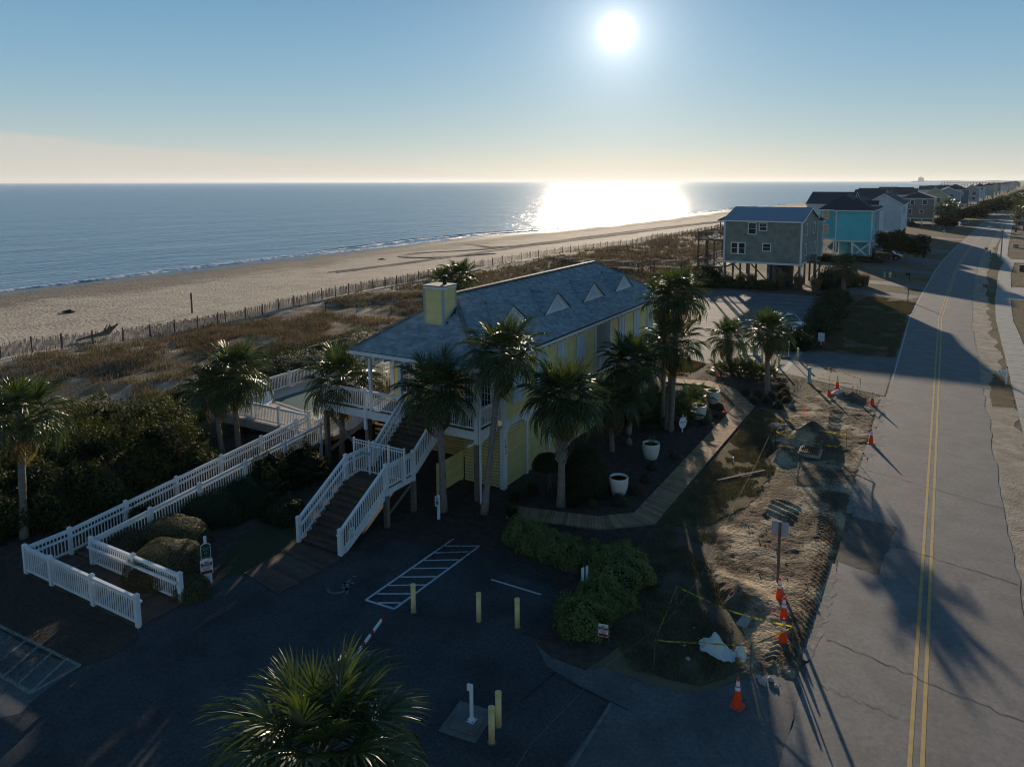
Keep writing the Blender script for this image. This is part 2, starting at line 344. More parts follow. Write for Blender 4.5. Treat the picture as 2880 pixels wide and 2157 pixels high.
def palm(label, x, y, H, R, lean=(0, 0), nf=46, boots=0., rad=.15, group=None, seed=0, z0=0., dead=5, cat='palm tree', spread=1., mid=0., meshes=None, name='palm_tree'):
    nf = int(nf*1.0); r = random.Random(seed*13+5); t = thing(name, label, cat, (x, y, z0), group=group)
    top = Vector((x+lean[0], y+lean[1], z0+H)); b = MB(); n = 14; pts = []; rr = []
    for k in range(n+1):
        s = k/n; bend = s**1.3; pts.append(Vector((x+lean[0]*bend+.05*sin(s*5+seed), y+lean[1]*bend, z0-.1+(H+.1)*s))); rr.append(rad*(1.25-.35*min(1, s*4)+.06*sin(k*2.1+seed)+(.35 if s > .86 else 0)*(boots > 0 or 1)*.5))
    pts[-1] = top; b.tube(pts, rr, 12); b.build('trunk', BARK, t, smooth=True)
    if boots > 0:
        bb = MB(); k = 0; zz = H*(1-boots)
        while zz < H-.05:
            s = zz/H; c = Vector((x+lean[0]*s**1.3, y+lean[1]*s**1.3, z0+zz)); a = k*2.39996
            grow = .6+.6*(zz/H-(1-boots))/boots
            o = Vector((cos(a), sin(a), 0)); b0 = c+o*rad*.9; tip = c+o*(rad+.16*grow)+Vector((0, 0, .26*grow)); bb.bar(b0, tip, .10*grow, .035); k += 1; zz += .026
        bb.build('leaf_boots', BOOT, t, kind='stuff')
    sc = R/1.75; ms = meshes or FR
    for k in range(nf):
        s = (k+.5)/nf; a = k*2.39996+r.uniform(-.2, .2); el = radians(84-(136*spread)*s**.9)+r.uniform(-.12, .12)
        mi = 0 if s < .2 else (r.choice((1, 4)) if s < .5 else (2 if s < .75 else r.choice((3, 5))))
        m = ms[mi % len(ms)] if len(ms) > 1 else ms[0]
        if k >= nf-dead: m = FRD[0]; el = radians(r.uniform(-75, -50))
        k_ = sc*r.uniform(.88, 1.1)*(.8 if s < .12 else 1)
        put('frond', m, t, (top.x+cos(a)*.08, top.y+sin(a)*.08, top.z-.35*s*sc+.05), Euler((r.uniform(-.25, .25), -el, a), 'XYZ'), (k_, k_, k_))
    return t
def blades(cx, cy, cz, n, L, spread, w, m, seed=0, lean=.6, name='m'):  # a tussock of grass blades
    r = np.random.default_rng(abs(int(seed))); a = r.uniform(0, 2*pi, n); rr = spread*np.sqrt(r.uniform(0, 1, n)); le = L*r.uniform(.6, 1.1, n); ln = lean*r.uniform(.2, 1, n)
    bx, by = cx+rr*np.cos(a), cy+rr*np.sin(a); a2 = a+r.uniform(-.6, .6, n); dx, dy = np.cos(a2), np.sin(a2); p = np.stack([-dy, dx, 0*dx], -1)*w/2
    B = np.stack([bx, by, np.full(n, cz)], -1); M_ = B+np.stack([dx*ln*le*.3, dy*ln*le*.3, le*.6], -1); T = B+np.stack([dx*ln*le*.9, dy*ln*le*.9, le*(1-.3*ln)], -1)
    v = np.stack([B-p, B+p, M_+p*.8, M_-p*.8, T+p*.15, T-p*.15], 1).reshape(-1, 3); i = np.arange(n)[:, None]*6
    f = np.concatenate([i+np.array([[0, 1, 2, 3]]), i+np.array([[3, 2, 4, 5]])], 1).reshape(-1, 4)
    return v, f
def leaves(P, Nn, size, seed=0, asp=.55, jit=.55):                       # quads at points P oriented near normals Nn
    r = np.random.default_rng(abs(int(seed))); n = len(P); Nn = Nn+r.normal(0, jit, (n, 3)); Nn /= np.linalg.norm(Nn, axis=1)[:, None]
    u = np.cross(Nn, r.normal(0, 1, (n, 3))); u /= np.linalg.norm(u, axis=1)[:, None]; w = np.cross(Nn, u); s = (size*r.uniform(.6, 1.3, n))[:, None]
    v = np.stack([P-u*s, P-w*s*asp, P+u*s, P+w*s*asp], 1).reshape(-1, 3); return v, np.arange(4*n).reshape(n, 4)
def shrub(label, x, y, rx, ry, rz, n, size, m, seed=0, cat='shrub', group=None, z0=0, clip=True, name='shrub', power=2.6, rotz=0, lump=None, core=.86):
    lump = (.03 if clip else .12) if lump is None else lump; n = int(n*(1.8 if clip else 1.5)); size = size*(.72 if clip else .8)
    r = np.random.default_rng(abs(int(seed))+100); d = r.normal(0, 1, (n, 3)); d[:, 2] = np.abs(d[:, 2])*1.0-.12*r.uniform(0, 1, n); d /= np.linalg.norm(d, axis=1)[:, None]
    sup = (np.abs(d)**power).sum(1)**(-1/power); rad = sup
    az = np.arctan2(d[:, 1], d[:, 0]); lum = 1+lump*(np.sin(az*3+seed)*np.cos(d[:, 2]*4+seed*2)+.7*np.sin(az*5+seed*3+d[:, 2]*6))
    dep = r.uniform(0, 1, n)**2*(.10 if clip else .32)
    P = d*(rad*lum*(1-dep)+(0 if clip else r.normal(0, .05, n)))[:, None]*np.array([rx, ry, rz]); nn = d/np.array([rx, ry, rz]); nn /= np.linalg.norm(nn, axis=1)[:, None]
    cc, ss = cos(rotz), sin(rotz); Rm = np.array([[cc, -ss, 0], [ss, cc, 0], [0, 0, 1]])
    v, f = leaves(P @ Rm.T, nn @ Rm.T, size, seed, .55, .38 if clip else .6)
    t = thing(name, label, cat, (x, y, z0), group=group)
    v += np.array([x, y, z0]); put('foliage', me(v, f, m), t)
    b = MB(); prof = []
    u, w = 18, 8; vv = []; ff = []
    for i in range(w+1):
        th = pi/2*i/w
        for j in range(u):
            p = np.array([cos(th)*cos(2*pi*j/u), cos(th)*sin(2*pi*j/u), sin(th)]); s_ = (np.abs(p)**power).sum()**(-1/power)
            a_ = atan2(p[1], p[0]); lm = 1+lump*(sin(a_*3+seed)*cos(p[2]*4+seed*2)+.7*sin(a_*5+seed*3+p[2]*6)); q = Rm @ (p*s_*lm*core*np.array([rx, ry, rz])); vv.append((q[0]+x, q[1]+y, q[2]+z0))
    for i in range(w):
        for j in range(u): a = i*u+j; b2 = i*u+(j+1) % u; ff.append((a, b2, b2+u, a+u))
    put('dark_hull', me(vv, ff, CORE, True), t)  # closed hull under the leaves; the shrub's inner shade is put into its colour
    return t
def tree(label, x, y, h, rx, ry, rz, n, size, m, seed=0, group=None, trunk_r=.14, zc=None, name='tree', cat='tree', clumps=9):
    r = random.Random(seed); t = thing(name, label, cat, (x, y, 0), group=group); zc = zc or h-rz; b = MB()
    b.tube([(x, y, -.1), (x+.1, y, zc*.5), (x, y+.1, zc)], [trunk_r, trunk_r*.8, trunk_r*.5], 8)
    Ps = []; Ns = []
    for k in range(clumps):
        a = k*2.4+r.uniform(-.4, .4); q = r.uniform(.35, .75) if k else 0; c = Vector((x+cos(a)*rx*q, y+sin(a)*ry*q, zc+rz*r.uniform(-.45, .55)))
        b.tube([(x, y, zc*.55), c], [trunk_r*.5, trunk_r*.2], 5); rr = np.random.default_rng(seed*50+k); nn = n//clumps
        d = rr.normal(0, 1, (nn, 3)); d /= np.linalg.norm(d, axis=1)[:, None]; s = (rr.uniform(.45, 1.05, nn))[:, None]*r.uniform(.42, .6)
        Ps.append(np.array(c)+d*s*np.array([rx, ry, rz])*1.0); Ns.append(d)
    b.build('trunk', OLDW, t); v, f = leaves(np.concatenate(Ps), np.concatenate(Ns), size, seed); put('crown', me(v, f, m), t)
    return t
# ================================================================== SETTING
_RY = [-400, 0, 90, 112, 139, 160, 189, 205, 243, 279, 333, 448, 554, 704, 950, 1986, 4342, 20000]
_RX = [.15, .15, .15, .95, 2.0, 3.2, 5.3, 6.6, 9.8, 12.5, 17., 26.3, 34.6, 47, 66, 145, 326, 1530]
_CY = [-400, 60, 200, 216, 253, 291, 405, 440, 1370, 1961, 2366, 3663, 20000]
_CX = [-129, -129.5, -129, -124, -121, -118.5, -117, -113, -55, -35, -14, 42, 780]
def rc(y): return np.interp(y, _RY, _RX)
def coast(y): return np.interp(y, _CY, _CX)
def hbase(u, x, y):
    z = np.interp(u, [-400, -160, -131, -128, -110, -95, -80, -70, -66, -52, -42, -37, 2000], [-9, -4, -2.12, -1.95, -1.35, -1.0, -.45, .1, .35, .35, .15, 0., 0.])
    dune = np.clip((u+70)/6, 0, 1)*np.clip((-38-u)/8, 0, 1); d = noise2(x, y, .09, 3)-.38; z = z+dune*np.clip(d, -.2, 1)*1.7+dune*(noise2(x, y, .5, 9)-.5)*.35
    bz = np.clip((u+129)/10, 0, 1)*np.clip((-66-u)/6, 0, 1); z = z+bz*(noise2(x, y, .12, 5)-.5)*.22+bz*(noise2(x, y, .9, 6, 3)-.5)*.10*np.clip((200-y)/100, 0, 1)
    return z
ys = np.concatenate([np.arange(-60, 20, 4), np.arange(20, 130, .55), np.arange(130, 300, 1.6), np.arange(300, 700, 6), np.geomspace(700, 19000, 60)])
def region(name, us, m):
    Y, U = np.meshgrid(ys, us, indexing='ij'); S_ = (rc(Y)-coast(Y))/129.6; X = rc(Y)+U*S_
    o = put(name, gridmesh(X, Y, hbase(U, X, Y), m), kind='structure'); return o
# material of the dunes: pale sand showing between dry brown cover
def zoned(name):
    m = mat(name, (.40, .34, .26), .95, (.15, .118, .075), .16, 9, bump=1., bscale=7, spec=.08, bdist=.12, lo=.40, hi=.50); return m
DUNEM = zoned('dune_ground')
LANDM = mat('dry_ground', (.17, .135, .085), .95, (.10, .085, .045), .25, 9, bump=1., bscale=9, spec=.08, bdist=.08)
# beach: damp darker band next to the water
BEACHM = mat('beach', (.45, .375, .285), .92, (.36, .30, .225), .35, 8, bump=1., bscale=2.6, spec=.12, bdist=.22)
def dampen(m):
    t = m.node_tree; n = t.nodes; l = t.links; b = n['Principled BSDF']; src = b.inputs['Base Color'].links[0].from_socket
    g = n.new('ShaderNodeNewGeometry'); s = n.new('ShaderNodeSeparateXYZ'); l.new(g.outputs['Position'], s.inputs[0])
    no = n.new('ShaderNodeTexNoise'); no.inputs['Scale'].default_value = .05; no.inputs['Detail'].default_value = 6; l.new(g.outputs['Position'], no.inputs[0])
    a = n.new('ShaderNodeMath'); a.operation = 'MULTIPLY_ADD'; l.new(no.outputs[0], a.inputs[0]); a.inputs[1].default_value = .28; l.new(s.outputs[2], a.inputs[2])
    r = n.new('ShaderNodeMapRange'); r.inputs[1].default_value = -1.24; r.inputs[2].default_value = -1.12; r.inputs[3].default_value = .50; r.inputs[4].default_value = 1.; l.new(a.outputs[0], r.inputs[0])
    v = n.new('ShaderNodeVectorMath'); v.operation = 'SCALE'; l.new(src, v.inputs[0]); l.new(r.outputs[0], v.inputs['Scale']); l.new(v.outputs[0], b.inputs['Base Color'])
    r2 = n.new('ShaderNodeMapRange'); r2.inputs[1].default_value = -1.95; r2.inputs[2].default_value = -1.55; r2.inputs[3].default_value = .25; r2.inputs[4].default_value = .92; l.new(s.outputs[2], r2.inputs[0]); l.new(r2.outputs[0], b.inputs['Roughness'])
    # wheel ruts: long wavy bands along the shore
    return m
dampen(BEACHM)
region('beach', np.concatenate([[-400, -220, -160, -145], np.arange(-138, -66.3, .8), [-66.3]]), BEACHM)
region('dune_ground', np.append(np.arange(-66.3, -34.2, .6), -33.9), DUNEM)
region('ground', np.concatenate([np.arange(-33.9, -3, 2.5), [-3, 3, 6, 10, 20, 40, 80, 200, 600, 2000]]), LANDM)
# ---- sea
SEA = bpy.data.materials.new('sea_water'); SEA.use_nodes = True; t = SEA.node_tree; n = t.nodes; l = t.links; b = n['Principled BSDF']
b.inputs['Base Color'].default_value = (.030, .15, .26, 1); b.inputs['IOR'].default_value = 1.33; b.inputs['Specular IOR Level'].default_value = .5
g = n.new('ShaderNodeNewGeometry'); mpn = n.new('ShaderNodeMapping'); mpn.inputs['Rotation'].default_value = (0, 0, radians(12)); mpn.inputs['Scale'].default_value = (1, .42, 1); l.new(g.outputs['Position'], mpn.inputs[0])
prev = None
for sc_, dist, st in ((.035, 2.6, .6), (.22, .75, .9), (1.1, .26, 1.)):
    no = n.new('ShaderNodeTexNoise'); no.inputs['Scale'].default_value = sc_; no.inputs['Detail'].default_value = 5; no.inputs['Roughness'].default_value = .58; l.new(mpn.outputs[0], no.inputs[0])
    bp = n.new('ShaderNodeBump'); bp.inputs['Distance'].default_value = dist; bp.inputs['Strength'].default_value = st; l.new(no.outputs[0], bp.inputs['Height'])
    if prev: l.new(prev, bp.inputs['Normal'])
    prev = bp.outputs[0]
l.new(prev, b.inputs['Normal']); b.inputs['Roughness'].default_value = .22
SEAZ = -2.
ax = np.concatenate([-np.geomspace(60000, 420, 30), np.linspace(-400, 300, 40), np.geomspace(320, 60000, 30)]); ay = np.concatenate([np.linspace(-600, 500, 50), np.geomspace(520, 75000, 40)])
X, Y = np.meshgrid(ax, ay); put('sea', gridmesh(X, Y, X*0+SEAZ, SEA), kind='structure')
# breaking edge: low foam rolls and swash sheets as real relief
FOAM = mat('foam', (.80, .82, .84), .6, (.20, .24, .28), 1.1, 6, bump=.8, bscale=5, lo=.42, hi=.56)
SWELL = mat('wave_face', (.03, .06, .075), .15, spec=.6)
def surf(name, u0, width, hgt, y0, y1, m, seed, thr=.0):
    yy = np.arange(y0, y1, .7); k = np.linspace(0, 1, 9); Yg, K = np.meshgrid(yy, k, indexing='ij')
    off = (noise2(Yg, Yg*0, .03, seed)-.5)*7+(noise2(Yg, Yg*0, .25, seed+1)-.5)*1.6; wd = width*(.4+1.2*noise2(Yg, Yg*0, .06, seed+2))
    Xg = coast(Yg)+u0+off+K*wd; amp = np.clip(noise2(Yg, Yg*0, .02, seed+3)*2-.6+thr, 0, 1)
    Zg = SEAZ+.015-.06*(1-amp)+hgt*amp*np.sin(pi*K)**.8+hgt*.35*amp*(noise2(Xg, Yg, 2.2, seed+4)-.5)*np.sin(pi*K)
    return put(name, gridmesh(Xg, Yg, Zg, m), kind='structure')
surf('surf_foam', -3.2, 2.2, .30, 20, 520, FOAM, 11, .35)
surf('surf_foam', -7.5, 1.8, .34, 20, 520, FOAM, 23, -.05)
surf('surf_foam', -.6, 1.6, .07, 20, 520, FOAM, 37, .5)
surf('wave_swell', -9.4, 2.2, .42, 20, 520, SWELL, 23, .1)
# far shore on the horizon and hazy headland
fm = mat('far_land', (.13, .16, .17), 1.)
v = []; r = random.Random(3)
for k in range(61):
    s = k/60; x = -500+s*9500; y = 13000-s*1500; h = 14+10*r.random()+8*s; v += [(x, y, -3), (x, y, h), (x+60, y+900, h*.9), (x+60, y+900, -3)]
f = []
for k in range(60):
    a = 4*k; f += [(a, a+4, a+5, a+1), (a+1, a+5, a+6, a+2), (a+2, a+6, a+7, a+3)]
put('far_shore', me(v, f, fm), kind='structure')
# ---- paved surfaces
rows = []
yy = np.concatenate([np.arange(-30, 110, .5), np.arange(110, 600, 3), np.geomspace(620, 6000, 30)])
def ribbon(name, y, xl, xr, z, m): 
    v = np.stack([np.stack([xl, y, np.full_like(y, z)], -1), np.stack([xr, y, np.full_like(y, z)], -1)], 1).reshape(-1, 3); i = np.arange(len(y)-1)[:, None]*2
    return put(name, me(v, (i+np.array([[0, 1, 3, 2]])), m), kind='structure')
nz = lambda y, s, sd: noise2(y, y*0, s, sd)-.5
c = rc(yy); ribbon('road', yy, c-3.05+nz(yy, 1.1, 1)*.16, c+2.98+nz(yy, .35, 2)*.55*(yy < 300), .03, ROADM)
edge = yy[(yy > 60) & (yy < 200)]; ribbon('edge_line', edge, rc(edge)-2.97, rc(edge)-2.87, .036, WLINE)
for dx in (-.20, .09):
    y2 = yy[yy < 700]; ribbon('centre_line', y2, rc(y2)+dx+.02, rc(y2)+dx+.13, .036, YLINE)
# sandy verge right of the road, pavement with its jogs
yv = yy[yy < 1200]; ribbon('verge', yv, rc(yv)+2.7, rc(yv)+4.6+nz(yv, .5, 6)*1.2, .012, mat('verge_sand', (.36, .31, .25), .95, (.20, .165, .11), .9, 8, bump=1, bscale=12, bdist=.06))
sy = np.array([-30, 20, 49, 61, 74, 93, 108, 121, 138, 152, 158, 163, 173, 201, 243, 342, 371, 600, 1200.]); sl = np.array([5.0, 4.9, 4.8, 5.0, 5.2, 5.5, 6.15, 7.0, 8.0, 9.2, 10.0, 9.9, 9.6, 11.4, 14.6, 21.8, 24.2, 44, 90])
sr = np.array([7.2, 7.1, 7.0, 7.0, 7.0, 7.1, 7.85, 8.7, 9.75, 11.0, 11.6, 11.6, 11.4, 13.3, 16.4, 23.7, 26.2, 46, 92])
ysw = np.concatenate([np.arange(-30, 380, 1.), np.arange(380, 1200, 20)])
ribbon('pavement', ysw, np.interp(ysw, sy, sl)+nz(ysw, .7, 8)*.1, np.interp(ysw, sy, sr)+nz(ysw, .7, 9)*.1, .034, CONC)
for k in range(70):
    y = 20+k*1.55+k*k*.02; xl = float(np.interp(y, sy, sl)); xr = float(np.interp(y, sy, sr)); wb(None, 'pavement_joint', mat('joint', (.09, .085, .08), .95), xl+.06, xr-.06, y, y+.025, .03, .0385)['kind'] = 'structure'
# far-side lawns
for a, b_, s in ((46, 62, 1), (64, 106, 2), (124, 158, 3)):
    q = [(float(np.interp(y, sy, sr))+.1, y) for y in np.arange(a, b_, 2)]; sheet('lawn', jag(q+[(x+16, y) for x, y in q[::-1]], 1., .12, s), .014, LAWN)
sheet('lawn', jag([(3.5, 56), (4.9, 56.5), (5.0, 66), (4.2, 67), (3.6, 62)], .4, .1, 5), .018, LAWN)
for a, b_ in ((158.5, 166), (108, 122)):
    sheet('driveway', [(float(np.interp(a, sy, sr)), a+1), (30, a+1), (30, b_), (float(np.interp(b_, sy, sr)), b_)], .026, CONC)
# left-hand asphalt of the entrance court
A = [D(0, 1358), D(60, 1392), D(115, 1418), D(172, 1437), D(200, 1428), D(248, 1410), D(297, 1372), (-23.3, 13.75), (-23.3, 14.9), D(440, 1268), D(480, 1248), D(525, 1238), D(600, 1283), (-20.3, 20.1), (-20.2, 21.4), D(850, 1166), D(1035, 1176), D(1105, 1205), D(1180, 1250), D(1243, 1300), D(1215, 1340), D(1150, 1385), D(1185, 1418), D(1260, 1448), G(1697, 1879), G(1832, 1929), G(1931, 1948), G(2010, 1940), G(2100, 1905), G(2240, 1885), G(2290, 1850), (-2.9, 23.3), (-2.9, -20), (-60, -20), (-60, D(0, 1358)[1]-.5)]
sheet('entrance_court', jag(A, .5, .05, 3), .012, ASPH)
# older, greyer apron towards the road and the drive at lower left
B_ = [D(1150, 1385), D(1185, 1418), D(1260, 1448), G(1697, 1879), G(1832, 1929), G(1931, 1948), G(2010, 1940), G(2100, 1905), G(2240, 1885), G(2290, 1850), (-2.9, 23.3), (-2.9, 3), (-9.0, 3), D(1230, 1640), D(1318, 1520), D(1180, 1440)]
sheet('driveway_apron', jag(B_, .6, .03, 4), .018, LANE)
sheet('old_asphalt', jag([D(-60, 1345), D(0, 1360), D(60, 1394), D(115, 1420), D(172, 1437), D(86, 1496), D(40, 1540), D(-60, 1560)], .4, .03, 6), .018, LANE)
# planting beds, lawns
Mb = [(-33.6, 13.2), (-30.6, 13.2), (-30.6, 27.5), (-28.5, 27.5), (-28.5, 15.3), (-23.3, 15.3), D(440, 1268), D(480, 1248), D(525, 1238), (-22.9, 20.1), (-20.3, 20.1), D(850, 1166), D(1035, 1176), D(1105, 1205), D(1180, 1250), D(1243, 1300), D(1215, 1340), D(1150, 1385), D(1185, 1418), D(1260, 1448), D(1330, 1400), D(1400, 1300), (-10.4, 29.0), (-10.35, 41.5), (-10.25, 47.9), (-9.0, 48.6), (-8.2, 55), (-10.6, 57.3), (-16, 57.6), (-16.3, 53.4), (-17.4, 51.5), (-40, 51.5), (-40, 14)]
sheet('planting_bed', jag(Mb, .5, .05, 9), .008, MULCH)
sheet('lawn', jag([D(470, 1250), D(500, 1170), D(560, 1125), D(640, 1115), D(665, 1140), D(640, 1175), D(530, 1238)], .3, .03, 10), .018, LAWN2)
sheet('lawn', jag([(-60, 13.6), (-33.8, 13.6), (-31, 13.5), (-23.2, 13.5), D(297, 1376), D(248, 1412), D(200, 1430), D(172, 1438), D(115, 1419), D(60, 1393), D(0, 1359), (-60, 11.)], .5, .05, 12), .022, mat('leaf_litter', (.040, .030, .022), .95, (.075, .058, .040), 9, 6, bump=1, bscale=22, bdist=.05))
sheet('lawn', jag([(-16.6, 58.2), (-19.5, 59.4), (-20, 56), (-19.3, 53.6), (-16.9, 53.8)], .4, .06, 13), .016, LAWN)
sheet('lawn', jag([(-10.3, 29.2), (-8.6, 29.6), (-7.2, 33), (-7.0, 39), (-8.2, 42.5), (-8.0, 46), (-9.6, 48), (-10.2, 47.8), (-10.3, 41)], .4, .12, 14), .02, LAWN)
sheet('lawn', jag([(-10.3, 29.2), (-10.4, 27), (-9.8, 24.2), (-9.0, 20.9), (-7.6, 19.6), (-5.6, 19.9), (-4.6, 21.4), (-4.9, 25), (-6.5, 27.5), (-8.0, 29.5)], .4, .1, 15), .018, mat('worn_grass', (.105, .082, .052), .95, (.055, .045, .027), 1.2, 8, bump=1, bscale=22, bdist=.05))
sheet('lawn', jag([(-3.1, 68.2), (-2.95, 85), (-2.6, 100.5), (-6.6, 101), (-8.2, 103.4), (-11.3, 103.6), (-10.7, 100.5), (-9.9, 90), (-9.6, 75), (-9.4, 68.2), (-6, 67.4)], .5, .10, 16), .016, LAWN)
LB = mat('shrub_bed', (.05, .038, .028), .95, (.08, .062, .04), 2, 6, bump=1, bscale=15)
sheet('planting_bed', jag([(-12.2, 66.8), (-9.4, 67.2), (-9.6, 75), (-9.9, 90), (-10.7, 100.5), (-11.8, 100.2), (-11.9, 77)], .6, .05, 17), .02, LB)
sheet('planting_bed', jag([(-38, 100.5), (-12, 100.6), (-8.2, 103.4), (-14.6, 104.3), (-17.0, 104.0), (-17.2, 124), (-38, 124)], .6, .05, 18), .013, LB)
# overflow parking lot, its lane, side streets
sheet('parking_lot', jag([(-19.4, 59.6), (-17, 58.5), (-16.1, 58.3), (-14, 58.0), (-10.3, 58.0), (-8.6, 57.5), (-3, 55.2), (-2.9, 68.1), (-6, 67.2), (-10.5, 66.9), (-12, 66.7), (-11.9, 77), (-12.2, 100.2), (-26, 100.4), (-27.8, 99.4), (-27.3, 90), (-26.5, 76), (-24, 66)], .8, .04, 19), .012, LOTM)
sheet('driveway_apron', jag([(-10.45, 67.1), (-10.3, 58.4), (-8.6, 57.5), (-3, 55.2), (-2.95, 68.0), (-6, 67.2)], .8, .03, 20), .018, LANE)
ribbon('concrete_band', np.array([58.7, 67.2]), np.array([-10.75, -10.75]), np.array([-10.28, -10.28]), .024, CONC)
for y in (71, 74.2, 77.4, 80.6, 83.8, 87., 90.2, 93.4, 96.6): line('bay_line', (-17.4, y-.5), (-12.0, y), .1, .018, WLINE)
for y in (66, 69.2, 72.4, 75.6, 78.8): line('bay_line', (-25.0+.1*(y-66)*-.3, y), (-19.6, y+.4), .1, .018, WLINE)
def lane(name, pts, w, z, m): 
    P = [Vector((p[0], p[1])) for p in pts]; l_ = []; r_ = []
    for i, p in enumerate(P):
        d = (P[min(i+1, len(P)-1)]-P[max(i-1, 0)]).normalized(); nn = Vector((-d.y, d.x))*w/2; l_.append(p+nn); r_.append(p-nn)
    return sheet(name, l_+r_[::-1], z, m)
lane('side_street', [(-16.4, 108.4), (-10.5, 107.3), (-6, 106.2), (-2.6, 104.6)], 4.6, .02, LANE)
lane('side_street', [(-12, 118.8), (-6, 118), (-.8, 114.5)], 4.2, .02, LANE)
lane('driveway', [(-15, 138.6), (-8, 138), (-.2, 134)], 4.4, .02, LANE)
lane('driveway', [(-14, 160), (-8, 157), (0, 150)], 11, .02, LANE)
lane('driveway', [(-12, 183), (1.5, 178)], 8, .02, LANE)
lane('driveway', [(-6, 222), (5, 215)], 6, .02, LANE); lane('driveway', [(-2, 284), (10, 276)], 9, .02, LANE)
# painted marks of the court
def para(pts, w, m, z, name='painted_line'):
    for a, b2 in zip(pts[:-1], pts[1:]): line(name, a, b2, w, z, m)
q = [('R7', 0)]
def g7(x, y): return G(600+x/2.458, 1500+y/2.458)
Lf = [g7(1655, 38), g7(1047, 460)]; Rt = [g7(1835, 88), g7(1245, 522)]
HW = mat('crisp_white_line', (.52, .54, .56), .8, (.36, .38, .40), 6, 6)
line('painted_line', Lf[0], Lf[1], .1, .0200, HW); line('painted_line', Rt[0], Rt[1], .1, .0204, HW); line('painted_line', Lf[1], Rt[1], .1, .0208, HW)
for k, (a, b2) in enumerate((((1590, 88), (1835, 88)), ((1525, 135), (1765, 128)), ((1450, 188), (1690, 183)), ((1372, 243), (1615, 240)), ((1290, 302), (1535, 300)), ((1205, 360), (1460, 357)), ((1125, 418), (1375, 418)), ((1130, 480), (1300, 481)))):
    line('painted_line', g7(*a), g7(*b2), .085, .0212+.0004*k, HW)
line('painted_line', g7(1915, 320), g7(2260, 425), .09, .02, HW)
def g4(x, y): return G(x/3.974, 1740+y/3.974)
YL = mat('old_bay_line', (.24, .25, .20), .8, (.13, .14, .12), 6, 6)
line('painted_line', g4(-120, 20), g4(885, 520), .11, .026, YL); line('painted_line', g4(885, 520), g4(335, 825), .10, .0264, YL); line('painted_line', g4(335, 825), g4(-250, 480), .13, .0268, YL)
for k, (a, b2) in enumerate((((130, 180), (0, 270)), ((270, 240), (-60, 500)), ((410, 310), (30, 630)), ((560, 380), (170, 735)), ((715, 455), (335, 810)))): line('painted_line', g4(*a), g4(*b2), .10, .0272+.0004*k, YL)
line('painted_line', G(1716, 1979), G(1604, 2157), .11, .026, mat('faded_line', (.17, .17, .16), .8, (.10, .10, .10), 5, 6))
line('tar_joint', G(1600, 1922), G(1765, 1998), .035, .024, mat('tar', (.01, .01, .01), .6)); line('tar_joint', G(1460, 1975), G(1560, 1890), .03, .024, MATS['tar'])
# painted wheelchair symbol
def g7w(x, y): return G(600+x/2.458, 1500+y/2.458, .02)
WS = mat('faded_symbol', (.16, .20, .21), .85, (.05, .06, .06), 9, 6, lo=.4, hi=.6)
o3 = Vector(g7w(890, 350)); u3 = (Vector(g7w(975, 300))-Vector(g7w(880, 365))).normalized(); w3 = Vector((u3.y, -u3.x)); mb = MB()
P3 = lambda a, b2, z=.0215: (o3.x+u3.x*a+w3.x*b2, o3.y+u3.y*a+w3.y*b2, z)
for k in range(14):
    a0, a1 = radians(-60+k*18), radians(-60+(k+1)*18)
    if 14 > k: mb.poly([P3(-.25+.42*cos(pi+a0), .42*sin(a0)), P3(-.25+.42*cos(pi+a1), .42*sin(a1)), P3(-.25+.30*cos(pi+a1), .30*sin(a1)), P3(-.25+.30*cos(pi+a0), .30*sin(a0))])
mb.poly([P3(-.15, -.06), P3(.45, -.06), P3(.45, .06), P3(-.15, .06)]); mb.poly([P3(-.20, -.05), P3(-.20, .42), P3(-.08, .42), P3(-.08, -.05)]); mb.poly([P3(-.20, .30), P3(-.45, .55), P3(-.38, .62), P3(-.12, .38)])
mb.poly([P3(.62+.1*cos(a), .1*sin(a)) for a in np.linspace(0, 2*pi, 9)[:-1]]); mb.poly([P3(.2, .06), P3(.3, .06), P3(.3, .33), P3(.2, .33)])
mb.build('wheelchair_symbol', WS, kind='structure')
# road repairs and cracks
sheet('asphalt_patch', jag([(-3.0, 29.6), (-1.45, 29.2), (-1.05, 33.9), (-2.9, 34.1)], .25, .05, 30), .034, mat('patch', (.07, .068, .062), .95, (.12, .105, .085), 3, 6, bump=1, bscale=25))
CR = mat('crack', (.02, .02, .02), .9)
def crack(a, b2, w, seed, z=.0385):
    r = random.Random(seed); n = 26; pl = []; pr = []
    for k in range(n+1):
        s = k/n; x = a[0]+(b2[0]-a[0])*s; y = a[1]+(b2[1]-a[1])*s+r.uniform(-.09, .09); ww = w*r.uniform(.4, 1.2); pl.append((x, y+ww/2, z)); pr.append((x, y-ww/2, z))
    v = pl+pr; put('road_crack', me(v, [(k+n+1, k+n+2, k+1, k) for k in range(n)], CR), kind='structure')
crack((-2.6, 24.1), (3.3, 22.6), .035, 1); crack((-1.0, 32.0), (3.2, 31.0), .035, 2); crack((-2.8, 40.2), (3.1, 38.2), .03, 3); crack((-2.6, 46.3), (.6, 45.3), .03, 4); crack((-2.5, 21.6), (-.3, 21.3), .02, 5)
